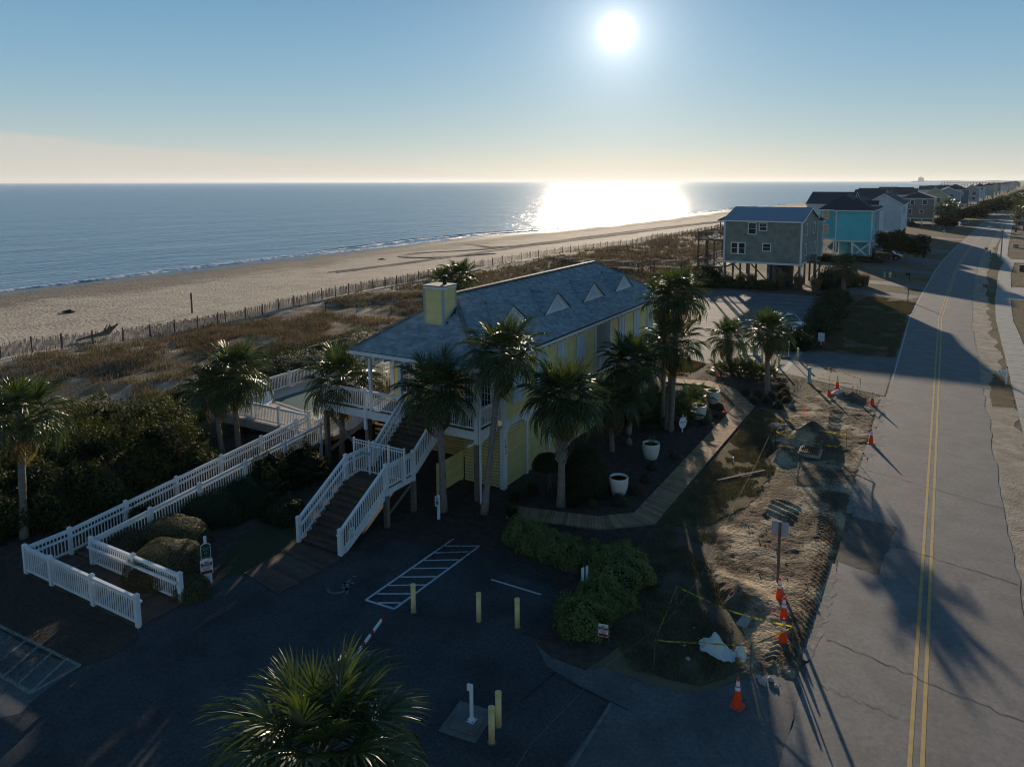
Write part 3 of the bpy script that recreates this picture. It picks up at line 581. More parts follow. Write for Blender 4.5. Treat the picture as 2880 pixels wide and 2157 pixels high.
# ---- excavated strip beside the road, in relief
gx = np.arange(-10.3, -2.9, .07); gy = np.arange(20.6, 57.2, .07); X, Y = np.meshgrid(gx, gy)
ins = lambda x0, x1, y0, y1, s=.8: np.clip((X-x0)/s, 0, 1)*np.clip((x1-X)/s, 0, 1)*np.clip((Y-y0)/s, 0, 1)*np.clip((y1-Y)/s, 0, 1)
left = np.interp(gy, [20, 23, 26, 29, 33, 38, 42, 46, 48.5, 51, 54, 57.2], [-4.6, -4.9, -6.6, -7.8, -7.0, -6.8, -8.0, -7.9, -8.8, -8.4, -7.6, -6.8])[:, None]
msk = np.clip((X-left+.5+(noise2(X, Y, .8, 41)-.5)*1.2)/.7, 0, 1)*np.clip((-2.93-X)/.35, 0, 1)*np.clip((56.2-Y-(X+8)*.25)/.8, 0, 1)*np.clip((Y-21.0)/.8, 0, 1)
rough = (noise2(X, Y, 1.3, 42, 5)-.42)*.13+(noise2(X, Y, 5, 43, 3)-.5)*.055
flat = np.clip(1-((X+5.6)/1.5)**2-((Y-35)/4.2)**2, 0, 1)**.5; rough = rough*(1-.75*flat)+.05*flat
# tyre lugs
trk = np.exp(-((X-(-3.75+.45*np.sin((Y-22)*.28)))/.42)**4)*(Y > 22)*(Y < 40); rough = rough*(1-.7*trk)+trk*(.03+.045*np.sign(np.sin((Y+np.abs(X+3.9)*1.1)*2*pi/.30)))
trk2 = np.exp(-((X-(-4.7-.08*(Y-40)))/.35)**4)*(Y > 40)*(Y < 50); rough = rough*(1-.6*trk2)+trk2*(.04+.04*np.sign(np.sin((Y-X)*2*pi/.3)))
stp = ins(-6.5, -5.0, 32.1, 34.2, .15); rough = rough*(1-stp)+stp*.16*np.modf(np.abs((Y+.5*(X+6))*1.9))[0]
mound = .95*np.exp(-((X+6.0)/.95)**2-((Y-43.6)/1.0)**2)+.5*np.exp(-((X+7.3)/1.1)**2-((Y-40.3)/1.2)**2); hole = -.45*np.exp(-((X+5.6)/1.1)**2-((Y-41.4)/.9)**2)
mound += .45*np.exp(-((X+6.0)/1.3)**2-((Y-25.0)/1.0)**2)+.45*np.exp(-((X+5.0)/.8)**2-((Y-53.5)/.9)**2)
Z = msk*(.055+rough+mound*(1+.5*(noise2(X, Y, 2, 44)-.5))+hole)-.06*(1-msk)
put('excavated_sand', gridmesh(X, Y, np.maximum(Z, -.02*(1-msk)+Z*msk)+.005, DIRT), kind='structure')

sp = mat('spilled_sand', (.27, .235, .185), .95, (.17, .16, .145), 2.2, 8, speck=(9, .4), lo=.4, hi=.6)
def spill(x0, y0, y1, w, seed):
    r = random.Random(seed); L_ = []; n = int((y1-y0)/.25)
    for k in range(n+1): L_.append((x0+w*max(0., sin(pi*k/n))**.5*r.uniform(.35, 1.), y0+(y1-y0)*k/n))
    sheet('road_sand', [(x0-.25, y0)]+L_+[(x0-.25, y1)], .0345, sp)
for x0, y0, y1, w, sd in ((-2.98, 22.6, 29.3, .35, 1), (-2.98, 34.3, 42.0, .30, 2), (-2.95, 42.0, 47.5, .75, 3), (-2.98, 47.6, 52.4, .4, 4), (-3.0, 52.5, 55.0, .8, 5)): spill(x0, y0, y1, w, sd)
CL_ = MB(); rr_ = random.Random(5)
for k in range(450):
    x, y = rr_.uniform(-8.0, -3.1), rr_.uniform(21.3, 55.5)
    if abs(x+5.6) < 1.3 and abs(y-35) < 3.6: continue
    s = rr_.uniform(.02, .05)*rr_.random()**.5; CL_.box((x, y, .07+s*.2), (s*1.6, s*1.2, s), Euler((rr_.uniform(0, 3), rr_.uniform(0, 3), rr_.uniform(0, 3))).to_matrix())
tag(CL_.build('dirt_clods', DIRT, kind='stuff'), 'loose clods scattered over the dug strip', 'dirt')
# ================================================================== RAILINGS
def railing(t, a, b, posts, za=0., zb=0., h=1.0, sp=.125, m=None, bal='baluster', post_w=.13, handrail=0, cap=True, below=.0, bw=.034, joined=False, midrail=False, side=1, pbase=None):
    """a, b: plan ends; za, zb: floor heights there; posts: fractions along"""
    m = m or WHITE; a = Vector(a); b = Vector(b); d = b-a; Lh = d.length; u = d/Lh; n = Vector((-u.y, u.x))
    P = lambda s, z, o=0.: Vector((a.x+d.x*s+n.x*o, a.y+d.y*s+n.y*o, za+(zb-za)*s+z))
    beam(t, 'top_rail', m, P(0, h), P(1, h), .115, .05); beam(t, 'sub_rail', m, P(0, h-.075), P(1, h-.075), .04, .09); beam(t, 'bottom_rail', m, P(0, .10), P(1, .10), .045, .085)
    if handrail:
        beam(t, 'handrail', m, P(0, h-.24, .15*handrail), P(1, h-.24, .15*handrail), .09, .075)
    for s in posts:
        p = P(s, 0); zb_ = p.z-below if pbase is None else pbase; wb(t, 'post', m, p.x-post_w/2, p.x+post_w/2, p.y-post_w/2, p.y+post_w/2, zb_, p.z+h+.09)
        if cap:
            c = MB(); w = post_w/2+.012; z = p.z+h+.09; c.v = [Vector((p.x+i*w, p.y+j*w, z)) for i, j in ((-1, -1), (1, -1), (1, 1), (-1, 1))]+[Vector((p.x+i*w*.3, p.y+j*w*.3, z+.055)) for i, j in ((-1, -1), (1, -1), (1, 1), (-1, 1))]
            c.f = [(0, 1, 5, 4), (1, 2, 6, 5), (2, 3, 7, 6), (3, 0, 4, 7), (4, 5, 6, 7), (3, 2, 1, 0)]; c.build('post_cap', m, t)
    k = max(1, int(Lh/sp)); mb = MB(); ang = atan2(u.y, u.x)
    for i in range(k):
        s = (i+.5)/k; 
        if any(abs(s-q)*Lh < post_w/2+.02 for q in posts): continue
        p = P(s, .12); q = P(s, h-.08)
        if joined: mb.box((p+q)/2, (bw, bw, q.z-p.z), Matrix.Rotation(ang, 3, 'Z'))
        else: put(bal, cube(m), t, (p+q)/2, (0, 0, ang), (bw, bw, q.z-p.z))
    if joined: mb.build(bal+'s', m, t, kind='stuff')
# ================================================================== THE YELLOW CLUBHOUSE
EX, WX, NY, FY_ = -18.2, -25.2, 29.1, 50.5          # walls; roof: ridge X -21.6, eaves Z 6.77
H1 = thing('beach_clubhouse', 'yellow raised clubhouse with grey shingle roof, white triangular dormers and chimney', 'building', (-21.7, 40, 0))
FZ = 3.45
# ground storey: horizontal boards, one by one, between white posts
bays = [29.25, 31.3, 33.65, 36.05, 38.4, 40.75, 43.1, 45.55, 48.0, 50.4]
def arch_z(s): return 2.62+.52*sqrt(max(0, 1-(2*s-1)**2))
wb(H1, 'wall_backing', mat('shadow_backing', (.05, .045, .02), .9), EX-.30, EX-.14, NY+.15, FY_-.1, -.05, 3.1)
for i in range(9):
    y0, y1 = bays[i]+.07, bays[i+1]-.07; k = 0; z = .02
    while z < 3.1:
        wb(H1, 'siding_board', YELLOW, EX-.10, EX-.06+.003*(k % 2), y0, y1, z, z+.130); z += .165; k += 1
    pts = [(EX-.045, y0-.07, 3.09), (EX-.045, y0-.07, 2.62)]+[(EX-.045, y0+(y1-y0)*s, arch_z(s)) for s in np.linspace(0, 1, 11)]+[(EX-.045, y1+.07, 2.62), (EX-.045, y1+.07, 3.09)]
    b = MB(); b.prism(pts, (.06, 0, 0)); recalc(b.build('arched_band', WHITE2, H1))
for y in bays[1:-1]: wb(H1, 'wall_post', WHITE2, EX-.10, EX+.055, y-.075, y+.075, 0, 2.9)
wb(H1, 'corner_post', WHITE2, EX-.16, EX+.09, NY-.15, NY+.14, -.02, 3.09); wb(H1, 'corner_post', WHITE2, EX-.15, EX+.065, FY_-.2, FY_+.02, -.02, 3.09)
wb(H1, 'floor_band', WHITE2, EX-.1, EX+.075, NY-.05, FY_+.02, 3.092, 3.42)
for i, ch in enumerate('162'): text('house_number', ch, .30, BLACKP, H1, (EX+.10, NY-.02+.01*i, 2.46-.27*i), (pi/2, 0, pi/2))
# front ground wall and set-back wall beneath the porch
k = 0; z = .02
while z < 3.0:
    wb(H1, 'siding_board', YELLOW, -20.55, EX-.165, NY-.02, NY+.02, z, z+.130)
    wb(H1, 'siding_board', YELLOW, -25.0, -20.6, 31.6, 31.64, z, z+.130); z += .165
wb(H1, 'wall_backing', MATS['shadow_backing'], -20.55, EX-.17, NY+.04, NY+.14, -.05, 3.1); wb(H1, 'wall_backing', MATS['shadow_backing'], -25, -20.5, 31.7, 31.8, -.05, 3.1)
wb(H1, 'wall_post', WHITE2, -21.6, -21.3, 31.4, 31.58, 0, 3.2)
# upper storey walls as overlapping clapboards
def clap(name, a, b, z0, z1, m, parent, pitch=.115, out=(1, 0)):
    a = Vector(a); b = Vector(b); o = Vector(out); mb = MB(); z = z0; n = int((z1-z0)/pitch); pt = (z1-z0)/n
    for k in range(n):
        z = z0+k*pt; i = len(mb.v)
        mb.v += [Vector((a.x+o.x*.03, a.y+o.y*.03, z)), Vector((b.x+o.x*.03, b.y+o.y*.03, z)), Vector((b.x+o.x*.006, b.y+o.y*.006, z+pt)), Vector((a.x+o.x*.006, a.y+o.y*.006, z+pt)), Vector((a.x, a.y, z)), Vector((b.x, b.y, z))]
        mb.f += [(i, i+1, i+2, i+3), (i+4, i+5, i+1, i)]
    return mb.build(name, m, parent, kind='stuff')
for y0, y1 in ((NY, 39.68), (41.8, FY_)): clap('clapboard_siding', (EX, y0), (EX, y1), 3.42, 6.66, YELLOW, H1)
wb(H1, 'wall', YELLOW, WX+.05, EX-.03, NY+.1, 39.6, 3.4, 6.6); wb(H1, 'wall', YELLOW, WX+.05, EX-.03, 41.9, FY_-.05, 3.4, 6.6); wb(H1, 'wall', YELLOW, WX+.05, EX-1.7, 39.6, 41.9, 3.4, 6.6)
clap('clapboard_siding', (EX-1.66, 39.7), (EX-1.66, 41.8), 3.5, 6.4, YELLOW, H1)
clap('clapboard_siding', (-25.15, NY), (-18.25, NY), 3.5, 6.5, YELLOW, H1, out=(0, -1)); clap('clapboard_siding', (WX, NY), (WX, FY_), 3.5, 6.6, YELLOW, H1, out=(-1, 0)); clap('clapboard_siding', (WX, FY_), (EX, FY_), .1, 6.6, YELLOW, H1, out=(0, 1))
for y in (NY+.06, FY_-.06): wb(H1, 'corner_board', WHITE2, EX-.02, EX+.055, y-.08, y+.08, 3.421, 6.62)
wb(H1, 'corner_board', WHITE2, EX-.16, EX+.05, NY-.055, NY-.022, 3.46, 6.62); wb(H1, 'corner_board', WHITE2, WX-.06, WX+.2, NY-.06, NY+.06, 3.46, 6.55)
for y in (39.62, 41.86): wb(H1, 'recess_post', WHITE2, EX-.05, EX+.065, y-.09, y+.09, 3.42, 6.6)
wb(H1, 'recess_side', WHITE2, EX-1.6, EX-.06, 41.70, 41.76, 3.45, 6.5)
wb(H1, 'recess_floor', DECK, EX-1.65, EX+.12, 39.75, 41.7, 3.422, 3.50)
railing(H1, (EX+.06, 39.72), (EX+.06, 41.76), (.22,), 3.5, 3.5, 1.05)
# shutters
LOUV = mat('louvre_white', (.70, .72, .73), .5, (.62, .64, .66), 3)
def shutter(y0, y1, z0, z1):
    s = put('window_shutter', None, H1, (EX+.03, (y0+y1)/2, (z0+z1)/2)); 
    for a, b2, c, d in ((y0, y0+.07, z0, z1), (y1-.07, y1, z0, z1), (y0+.071, y1-.071, z1-.07, z1), (y0+.071, y1-.071, z0, z0+.07), ((y0+y1)/2-.03, (y0+y1)/2+.03, z0+.071, z1-.071)): wb(s, 'frame', WHITE2, EX+.031, EX+.085, a, b2, c, d)
    mb = MB(); z = z0+.09
    while z < z1-.10:
        for a, b2 in ((y0+.07, (y0+y1)/2-.03), ((y0+y1)/2+.03, y1-.07)): mb.box((EX+.05, (a+b2)/2, z+.02), (.05, b2-a, .012), Matrix.Rotation(radians(38), 3, 'Y'))
        z += .052
    mb.lim(EX+.03, EX+.036, y0+.05, y1-.05, z0+.05, z1-.05); mb.build('louvres', LOUV, s, kind='stuff')
for y0, y1 in ((29.85, 30.85), (32.3, 33.3), (34.6, 35.6), (37.0, 38.0), (43.2, 44.2), (45.8, 46.8), (48.35, 49.35)): shutter(y0, y1, 4.1, 6.2)
# roof structure
RX_, RZ, EZ = -21.6, 9.35, 6.77; EE, EW, EN, EF = -17.70, -25.5, 26.35, 50.95; RN, RF = 29.85, 46.85
pk1, pk2 = (RX_, RN, RZ), (RX_, RF, RZ)
def mid(a, b, s): return tuple(a[i]+(b[i]-a[i])*s for i in range(3))
c1, c2, c3, c4 = (EE, EN, EZ), (EE, EF, EZ), (EW, EF, EZ), (EW, EN, EZ)
b = MB(); b.v = [Vector(p) for p in (c1, c2, pk2, pk1, c3, c4)]; b.f = [(0, 1, 2, 3), (1, 4, 2), (4, 5, 3, 2), (5, 0, 3)]; n0 = len(b.v); b.v += [Vector((p[0], p[1], p[2]-.14)) for p in (c1, c2, c3, c4)]; b.f += [(6, 7, 1, 0), (7, 8, 4, 1), (8, 9, 5, 4), (9, 6, 0, 5), (9, 8, 7, 6)]
b.build('roof_deck', mat('roof_felt', (.04, .04, .045), .95), H1)
wb(H1, 'fascia', WHITE2, EE, EE+.035, EN+.02, EF-.02, EZ-.19, EZ-.02); wb(H1, 'fascia', WHITE2, EW, EE, EN-.04, EN-.005, EZ-.20, EZ-.02); wb(H1, 'fascia', WHITE2, EW-.035, EW, EN, EF, EZ-.2, EZ-.02)
wb(H1, 'drip_edge', DARK, EE+.036, EE+.06, EN, EF, EZ-.045, EZ+.01); wb(H1, 'soffit', WHITE2, EE-.02, EX+.04, NY, EF-.05, EZ-.19, EZ-.155)
def shingles(e0, e1, r0, r1, inside=None, first=0):
    """e0-e1 eave edge, r0-r1 ridge edge (world); lays courses of slabs"""
    e0, e1, r0, r1 = map(Vector, (e0, e1, r0, r1)); up = ((r0+r1)/2-(e0+e1)/2); ud = e1-e0; U = ud.normalized(); nrm = U.cross(up).normalized()
    if nrm.z < 0: nrm = -nrm
    V = nrm.cross(U).normalized()
    if V.z < 0: V = -V
    SL = (r0-e0).dot(V); rows_ = int(SL/.165); out = []; R_ = Matrix((U, V, nrm)).transposed(); tilt = Matrix.Rotation(radians(-5), 3, 'X')
    for i in range(rows_+1):
        s = min(1., (i*.165)/SL); a = e0+(r0-e0)*s; b_ = e1+(r1-e1)*s; w = (b_-a).dot(U)
        if w < .1: break
        x = -random.uniform(0, .3)
        while x < w:
            l = random.uniform(.24, .42); xa, xb = max(0, x), min(w, x+l-.012); x += l
            if xb-xa < .05: continue
            c = a+U*((xa+xb)/2)+V*.09+nrm*(.020+random.uniform(0, .006)); out.append((c, (xb-xa, .19, .022), R_ @ tilt))
    return out
front = shingles(c4, c1, pk1, pk1); east = shingles(c1, c2, pk1, pk2); far_ = shingles(c2, c3, pk2, pk2); west = shingles(c3, c4, pk2, pk1)
def inchim(c): return -22.2 < c.x < -20.9 and 28.05 < c.y < 29.2
front = [q for q in front if not inchim(q[0])]
for q in front[:290]: put('shingle', cube(SHINGLE), H1, q[0], q[2].to_euler(), q[1])
mb = MB()
for q in front[290:]+east+far_+west: mb.box(*q)
mb.build('roof_shingles', SHINGLE, H1, kind='stuff')
def caps(a, b_, w=.30):
    a, b_ = Vector(a), Vector(b_); d = b_-a; n = int(d.length/.17); mb = MB(); q = d.to_track_quat('X', 'Z').to_matrix()
    for k in range(n):
        p = a+d*(k+.5)/n+Vector((0, 0, .04))
        for s in (-1, 1): mb.box(p+q @ Vector((0, s*w*.24, -.012)), (.2, w*.52, .018), q @ Matrix.Rotation(s*radians(-26), 3, 'X') @ Matrix.Rotation(radians(3), 3, 'Y'))
    mb.build('ridge_cap', RIDGE, H1, kind='stuff')
caps(pk1, pk2, .36); caps(c1, pk1); caps(c4, pk1); caps(c2, pk2); caps(c3, pk2)
rv = MB(); rv.bar((RX_-.05, RN, RZ+.05), (RX_-.05, RF, RZ+.05), .30, .07); rv.build('ridge_vent', mat('vent_dark', (.03, .03, .03), .8), H1)
# rafter tails under the east eave and along the front
y = NY+.3
while y < FY_: wb(H1, 'rafter_tail', WHITE2, EX+.03, EE-.02, y-.025, y+.025, EZ-.36, EZ-.195); y += .61
wb(H1, 'porch_header', WHITE2, -25.1, EX+.05, 27.2, 27.38, 6.18, 6.48)
x = -25.2
while x < -18.1: wb(H1, 'rafter_tail', WHITE2, x-.025, x+.025, EN+.02, 27.19, EZ-.42, EZ-.205); x += .63
wb(H1, 'porch_ceiling', WHITE2, -25.3, EE-.05, EN+.03, NY, EZ-.200, EZ-.165)
# dormers
def dormer(yc):
    d = put('dormer', None, H1, (-19.05, yc, 7.65)); hw, ap = 1.6, 8.74; xf = -19.03
    b = MB(); b.prism([(xf, yc-hw+.06, 7.67), (xf, yc+hw-.06, 7.67), (xf, yc, ap-.05)], (-.05, 0, 0)); recalc(b.build('gable_face', WHITE2, d))
    for s in (-1, 1):
        beam(d, 'rake_board', WHITE2, (xf+.03, yc+s*hw, 7.67), (xf+.03, yc, ap-.02), .05, .11); beam(d, 'rake_edge', DARK, (xf+.075, yc+s*(hw+.03), 7.70), (xf+.075, yc, ap+.04), .05, .035)
        v = [(xf+.08, yc+s*(hw+.02), 7.66), (xf+.08, yc, ap+.02), (-20.72, yc, ap+.03)]; b = MB(); b.prism(v, (0, 0, .03)); recalc(b.build('dormer_roof', MATS['roof_felt'], d))
        A_, B2, C_ = map(Vector, v); U = (A_-B2).normalized(); nrm = (A_-B2).cross(C_-B2).normalized(); nrm = nrm if nrm.z > 0 else -nrm; V = Vector((-1, 0, 0)); mbs = MB(); Rr = Matrix((V, U, nrm)).transposed()
        Ls = (A_-B2).length; k = 0; sdist = Ls-.16
        while sdist > 0:
            wrow = 1.64*(1-sdist/Ls)+.02; xx = 0.
            while xx < wrow:
                l = random.uniform(.22, .36); l = min(l, wrow-xx); mbs.box(B2+U*(sdist+.08)+V*(xx+l/2-.02)+nrm*.045, (l-.012, .19, .016), Rr); xx += l+.001
            sdist -= .16
        mbs.build('dormer_shingles', SHINGLE, d, kind='stuff')
    mb = MB()
    for k in range(8):
        z = 7.92+k*.065; w = .62*(1-(z-7.87)/.64)
        if w > .05: mb.box((xf+.035, yc, z), (.05, 2*w, .014), Matrix.Rotation(radians(35), 3, 'Y'))
    mb.build('louvres', LOUV, d, kind='stuff')
    for s in (-1, 1): beam(d, 'louvre_trim', WHITE2, (xf+.025, yc+s*.72, 7.86), (xf+.025, yc, 8.48), .04, .05)
    beam(d, 'louvre_trim', WHITE2, (xf+.025, yc-.72, 7.85), (xf+.025, yc+.72, 7.85), .04, .05)
for yc in (31.3, 36.18, 41.06, 45.94): dormer(yc)
# chimney
ch = put('chimney', None, H1, (-21.55, 28.6, 8)); cx0, cx1, cy0, cy1 = -22.14, -20.98, 28.1, 29.15
wb(ch, 'stack', YELLOW, cx0+.03, cx1-.03, cy0+.03, cy1-.03, 7.6, 9.95)
z = 8.12
while z < 9.84:
    h = min(.155, 9.86-z)
    mb = MB()
    for (p, q, o) in (((cx0+.09, cy0), (cx1-.09, cy0), (0, -1)), ((cx1, cy0+.09), (cx1, cy1-.09), (1, 0)), ((cx0, cy0+.09), (cx0, cy1-.09), (-1, 0))):
        i = len(mb.v); mb.v += [Vector((p[0]+o[0]*.018, p[1]+o[1]*.018, z)), Vector((q[0]+o[0]*.018, q[1]+o[1]*.018, z)), Vector((q[0]-o[0]*.004, q[1]-o[1]*.004, z+h)), Vector((p[0]-o[0]*.004, p[1]-o[1]*.004, z+h)), Vector((p[0]-o[0]*.01, p[1]-o[1]*.01, z)), Vector((q[0]-o[0]*.01, q[1]-o[1]*.01, z))]; mb.f += [(i, i+1, i+2, i+3), (i+4, i+5, i+1, i)]
    mb.build('clapboard', YELLOW, ch); z += .16
GT = mat('grey_trim', (.40, .43, .45), .6, (.33, .36, .38), 3)
for x, y in ((cx0, cy0), (cx1, cy0), (cx1, cy1), (cx0, cy1)): wb(ch, 'corner_trim', GT, x-.09 if x == cx1 else x-.024, x+.024 if x == cx1 else x+.09, y-.024 if y == cy0 else y-.09, y+.09 if y == cy0 else y+.024, 7.8, 9.84)
wb(ch, 'base_trim', GT, cx0+.092, cx1-.092, cy0-.022, cy0+.02, 8.02, 8.14)
b = MB(); b.bar((cx1+.008, cy0+.09, 8.2), (cx1+.008, cy1-.09, 8.85), .03, .12); b.build('base_trim', GT, ch)
wb(ch, 'top_band', WHITE2, cx0-.03, cx1+.03, cy0-.03, cy1+.03, 9.842, 9.97); wb(ch, 'cap', mat('cap_metal', (.16, .14, .12), .6, (.22, .20, .18), 5, metal=.3), cx0-.06, cx1+.06, cy0-.06, cy1+.06, 9.972, 10.02)
b = MB(); b.lathe((-21.35, 28.75, 10.02), [(.11, 0), (.10, .06), (.09, .1), (.09, .26), (.13, .28), (.14, .40), (.12, .43)], 16); b.build('flue', DARK, ch, smooth=True)
# porch: deck boards, corner post with camera, white beams
y = 27.3
while y < NY-.1: wb(H1, 'deck_board', DECK, -28.35, -18.5, y, y+.135, 3.42, 3.455); y += .142
x = -28.35
while x < WX-.1: wb(H1, 'deck_board', DECK, x, x+.135, NY+.03, 38.5, 3.418, 3.453); x += .142
wb(H1, 'deck_beam', WHITE2, -28.40, -18.69, 27.22, 27.28, 3.02, 3.41); wb(H1, 'deck_beam', WHITE2, -28.42, -28.36, 27.2, 38.5, 3.02, 3.41); wb(H1, 'deck_beam', WHITE2, -18.56, -18.49, 27.42, 29.0, 2.95, 3.41)
wb(H1, 'deck_joist', PINE, -28.3, -18.6, 28.1, 28.2, 3.15, 3.40)
b = MB(); b.prism([(-18.484, 27.5, 2.955), (-18.484, 27.5, 2.70), (-18.484, 27.8, 2.88), (-18.484, 28.3, 2.95)], (.02, 0, 0)); recalc(b.build('beam_bracket', WHITE2, H1))
wb(H1, 'porch_post', WHITE2, -18.70, -18.50, 27.24, 27.42, 2.78, 6.18); wb(H1, 'pile', PINE, -18.72, -18.50, 27.23, 27.43, -.2, 2.78); wb(H1, 'downspout', WHITE, -18.46, -18.38, 27.30, 27.38, .05, 6.5); beam(H1, 'downspout', WHITE, (-18.42, 27.34, .10), (-18.28, 27.1, .02), .08, .07)
wb(H1, 'porch_post', WHITE2, -23.17, -23.0, 27.22, 27.39, 3.41, 6.18); wb(H1, 'porch_post', WHITE2, -25.1, -24.95, 27.22, 27.37, 3.41, 6.18)
for x in (-28.3, -25.4, -23.1, -20.75): wb(H1, 'pile', PINE, x-.11, x+.11, 27.29, 27.50, -.2, 3.0)
for x in (-25.4,): wb(H1, 'porch_post', WHITE2, x-.09, x+.09, 27.19, 27.30, 2.4, 4.5)
for a, b2 in (((-28.25, 27.42, 2.9), (-25.4, 27.42, .7)), ((-28.25, 27.5, .7), (-25.4, 27.5, 2.9)), ((-25.3, 27.45, .6), (-23.2, 27.45, 2.8))): beam(H1, 'cross_brace', PINE, a, b2, .05, .2)
for y in (30.5, 34, 38): wb(H1, 'pile', PINE, -28.35, -28.13, y, y+.2, -.2, 3.0)
for i in range(9): wb(H1, 'lattice_board', YELLOW, -28.2, -25.3, 31.0, 31.03, .5+i*.28, .62+i*.28)
railing(H1, (-28.3, 27.30), (-23.1, 27.30), (0, .56), 3.455, 3.455, .98, m=WHITE)
railing(H1, (-28.33, 27.4), (-28.33, 38.4), (.25, .5, .75, 1), 3.455, 3.455, .98, joined=True); railing(H1, (-28.3, 38.45), (-25.2, 38.45), (), 3.455, 3.455, .98, joined=True)
railing(H1, (-20.7, 27.30), (-18.72, 27.30), (), 3.455, 3.455, .98); railing(H1, (-18.55, 27.45), (-18.55, 29.0), (), 3.455, 3.455, .98)
b = MB(); b.tube([(-18.6, 27.22, 2.88), (-18.62, 27.08, 2.9), (-18.66, 26.98, 2.8)], .035, 8); b.tube([(-18.68, 27.0, 2.86), (-18.8, 26.85, 2.78)], .05, 8); b.build('security_camera', WHITE, H1)
b = MB(); b.tube([(-26.2, 27.22, 3.2), (-26.25, 27.1, 3.2), (-26.4, 27.02, 3.12)], .035, 8); b.build('security_camera', WHITE, H1)
# front windows with bars, door
def barwin(x0, x1, z0, z1, y, nx, nz):
    w = put('window', None, H1, ((x0+x1)/2, y, (z0+z1)/2)); wb(w, 'pane', GLASS, x0, x1, y-.01, y+.005, z0, z1)
    for a, b2, c, d in ((x0-.1, x0, z0-.1, z1+.1), (x1, x1+.1, z0-.1, z1+.1), (x0, x1, z1, z1+.1), (x0, x1, z0-.1, z0)): wb(w, 'frame', WHITE2, a, b2, y-.05, y+.005, c, d)
    for i in range(1, nx): xx = x0+(x1-x0)*i/nx; wb(w, 'glazing_bar', WHITE2, xx-.012, xx+.012, y-.028, y-.012, z0, z1)
    for i in range(1, nz): zz = z0+(z1-z0)*i/nz; wb(w, 'glazing_bar', WHITE2, x0, x1, y-.026, y-.0125, zz-.012, zz+.012)
barwin(-20.42, -19.92, 4.05, 6.1, NY-.05, 3, 6); barwin(-19.45, -18.92, 4.05, 6.1, NY-.05, 3, 6); barwin(-22.0, -21.2, 3.6, 6.0, NY-.05, 3, 6); barwin(-24.4, -23.6, 4.1, 6.0, NY-.05, 3, 5)
wb(H1, 'trim_board', WHITE2, -19.80, -19.57, NY-.085, NY-.032, 3.5, 6.3); wb(H1, 'trim_board', WHITE2, -18.80, -18.42, NY-.085, NY-.032, 3.5, 6.3); wb(H1, 'trim_board', WHITE2, -22.9, -22.8, NY-.07, NY-.032, 3.47, 6.3)
# things on the porch
def highchair(x, y, rz, label):
    t = thing('high_chair', label, 'chair', (x, y, FZ), rz, 'tall white chairs on the ocean deck'); 
    for sx in (-1, 1):
        for sy in (-1, 1): b = MB(); b.bar((sx*.24, sy*.22, 0), (sx*.20, sy*.19, .78), .05, .05); put('leg', me(b.v, b.f, WHITE), t, world=False)
        b = MB(); b.box((sx*.25, 0, 1.0), (.08, .52, .03)); b.bar((sx*.25, -.22, .78), (sx*.25, -.22, 1.0), .04, .04); put('armrest', me(b.v, b.f, WHITE), t, world=False)
    b = MB(); b.box((0, 0, .79), (.48, .48, .035)); put('seat', me(b.v, b.f, WHITE), t, world=False)
    for k in range(5): b = MB(); b.bar((-.2+.1*k, .2, .8), (-.2+.1*k, .33, 1.42-.02*abs(k-2)), .08, .02); put('back_slat', me(b.v, b.f, WHITE), t, world=False)
    b = MB(); b.box((0, -.2, .3), (.44, .05, .03)); put('footrest', me(b.v, b.f, WHITE), t, world=False)
highchair(-27.25, 30.5, .5, 'tall white deck chair, nearer one behind the deck railing'); highchair(-27.35, 31.4, -.3, 'tall white deck chair, farther one close to the yellow wall')
for i, x in enumerate((-20.2, -19.5)):
    t = thing('porch_rocker', ['white rocking chair on the corner porch, nearer the stairs', 'white rocking chair on the corner porch, nearer the corner post'][i], 'chair', (x, 28.2, FZ), pi, 'white rocking chairs on the corner porch')
    for sx in (-1, 1): b = MB(); b.tube([(sx*.26, -.4, .06), (sx*.26, 0, .0+.03), (sx*.26, .45, .07)], .02, 6); b.bar((sx*.26, -.22, .04), (sx*.26, -.22, .62), .04, .04); b.bar((sx*.26, .2, .04), (sx*.26, .3, 1.1), .04, .04); put('side_frame', me(b.v, b.f, WHITE), t, world=False)
    b = MB(); b.box((0, 0, .42), (.52, .5, .03)); put('seat', me(b.v, b.f, WHITE), t, world=False)
    for k in range(6): b = MB(); b.bar((-.2+.08*k, .22, .44), (-.2+.08*k, .32, 1.1), .05, .015); put('back_slat', me(b.v, b.f, WHITE), t, world=False)
t = thing('porch_table', 'small round white table on the corner porch behind the railing', 'table', (-19.9, 27.9, FZ)); b = MB(); b.lathe((0, 0, 0), [(.2, 0), (.04, .03), (.04, .68), (.38, .69), (.38, .72)], 20); put('table_top', me(b.v, b.f, WHITE), t, world=False)
t = thing('door_mat', 'pale green doormat at the head of the stairs', 'mat', (-22.1, 27.55, FZ)); wb(t, 'mat', mat('mat_green', (.12, .17, .09), .9), -22.6, -22.1, 27.5, 27.95, FZ+.003, FZ+.02)
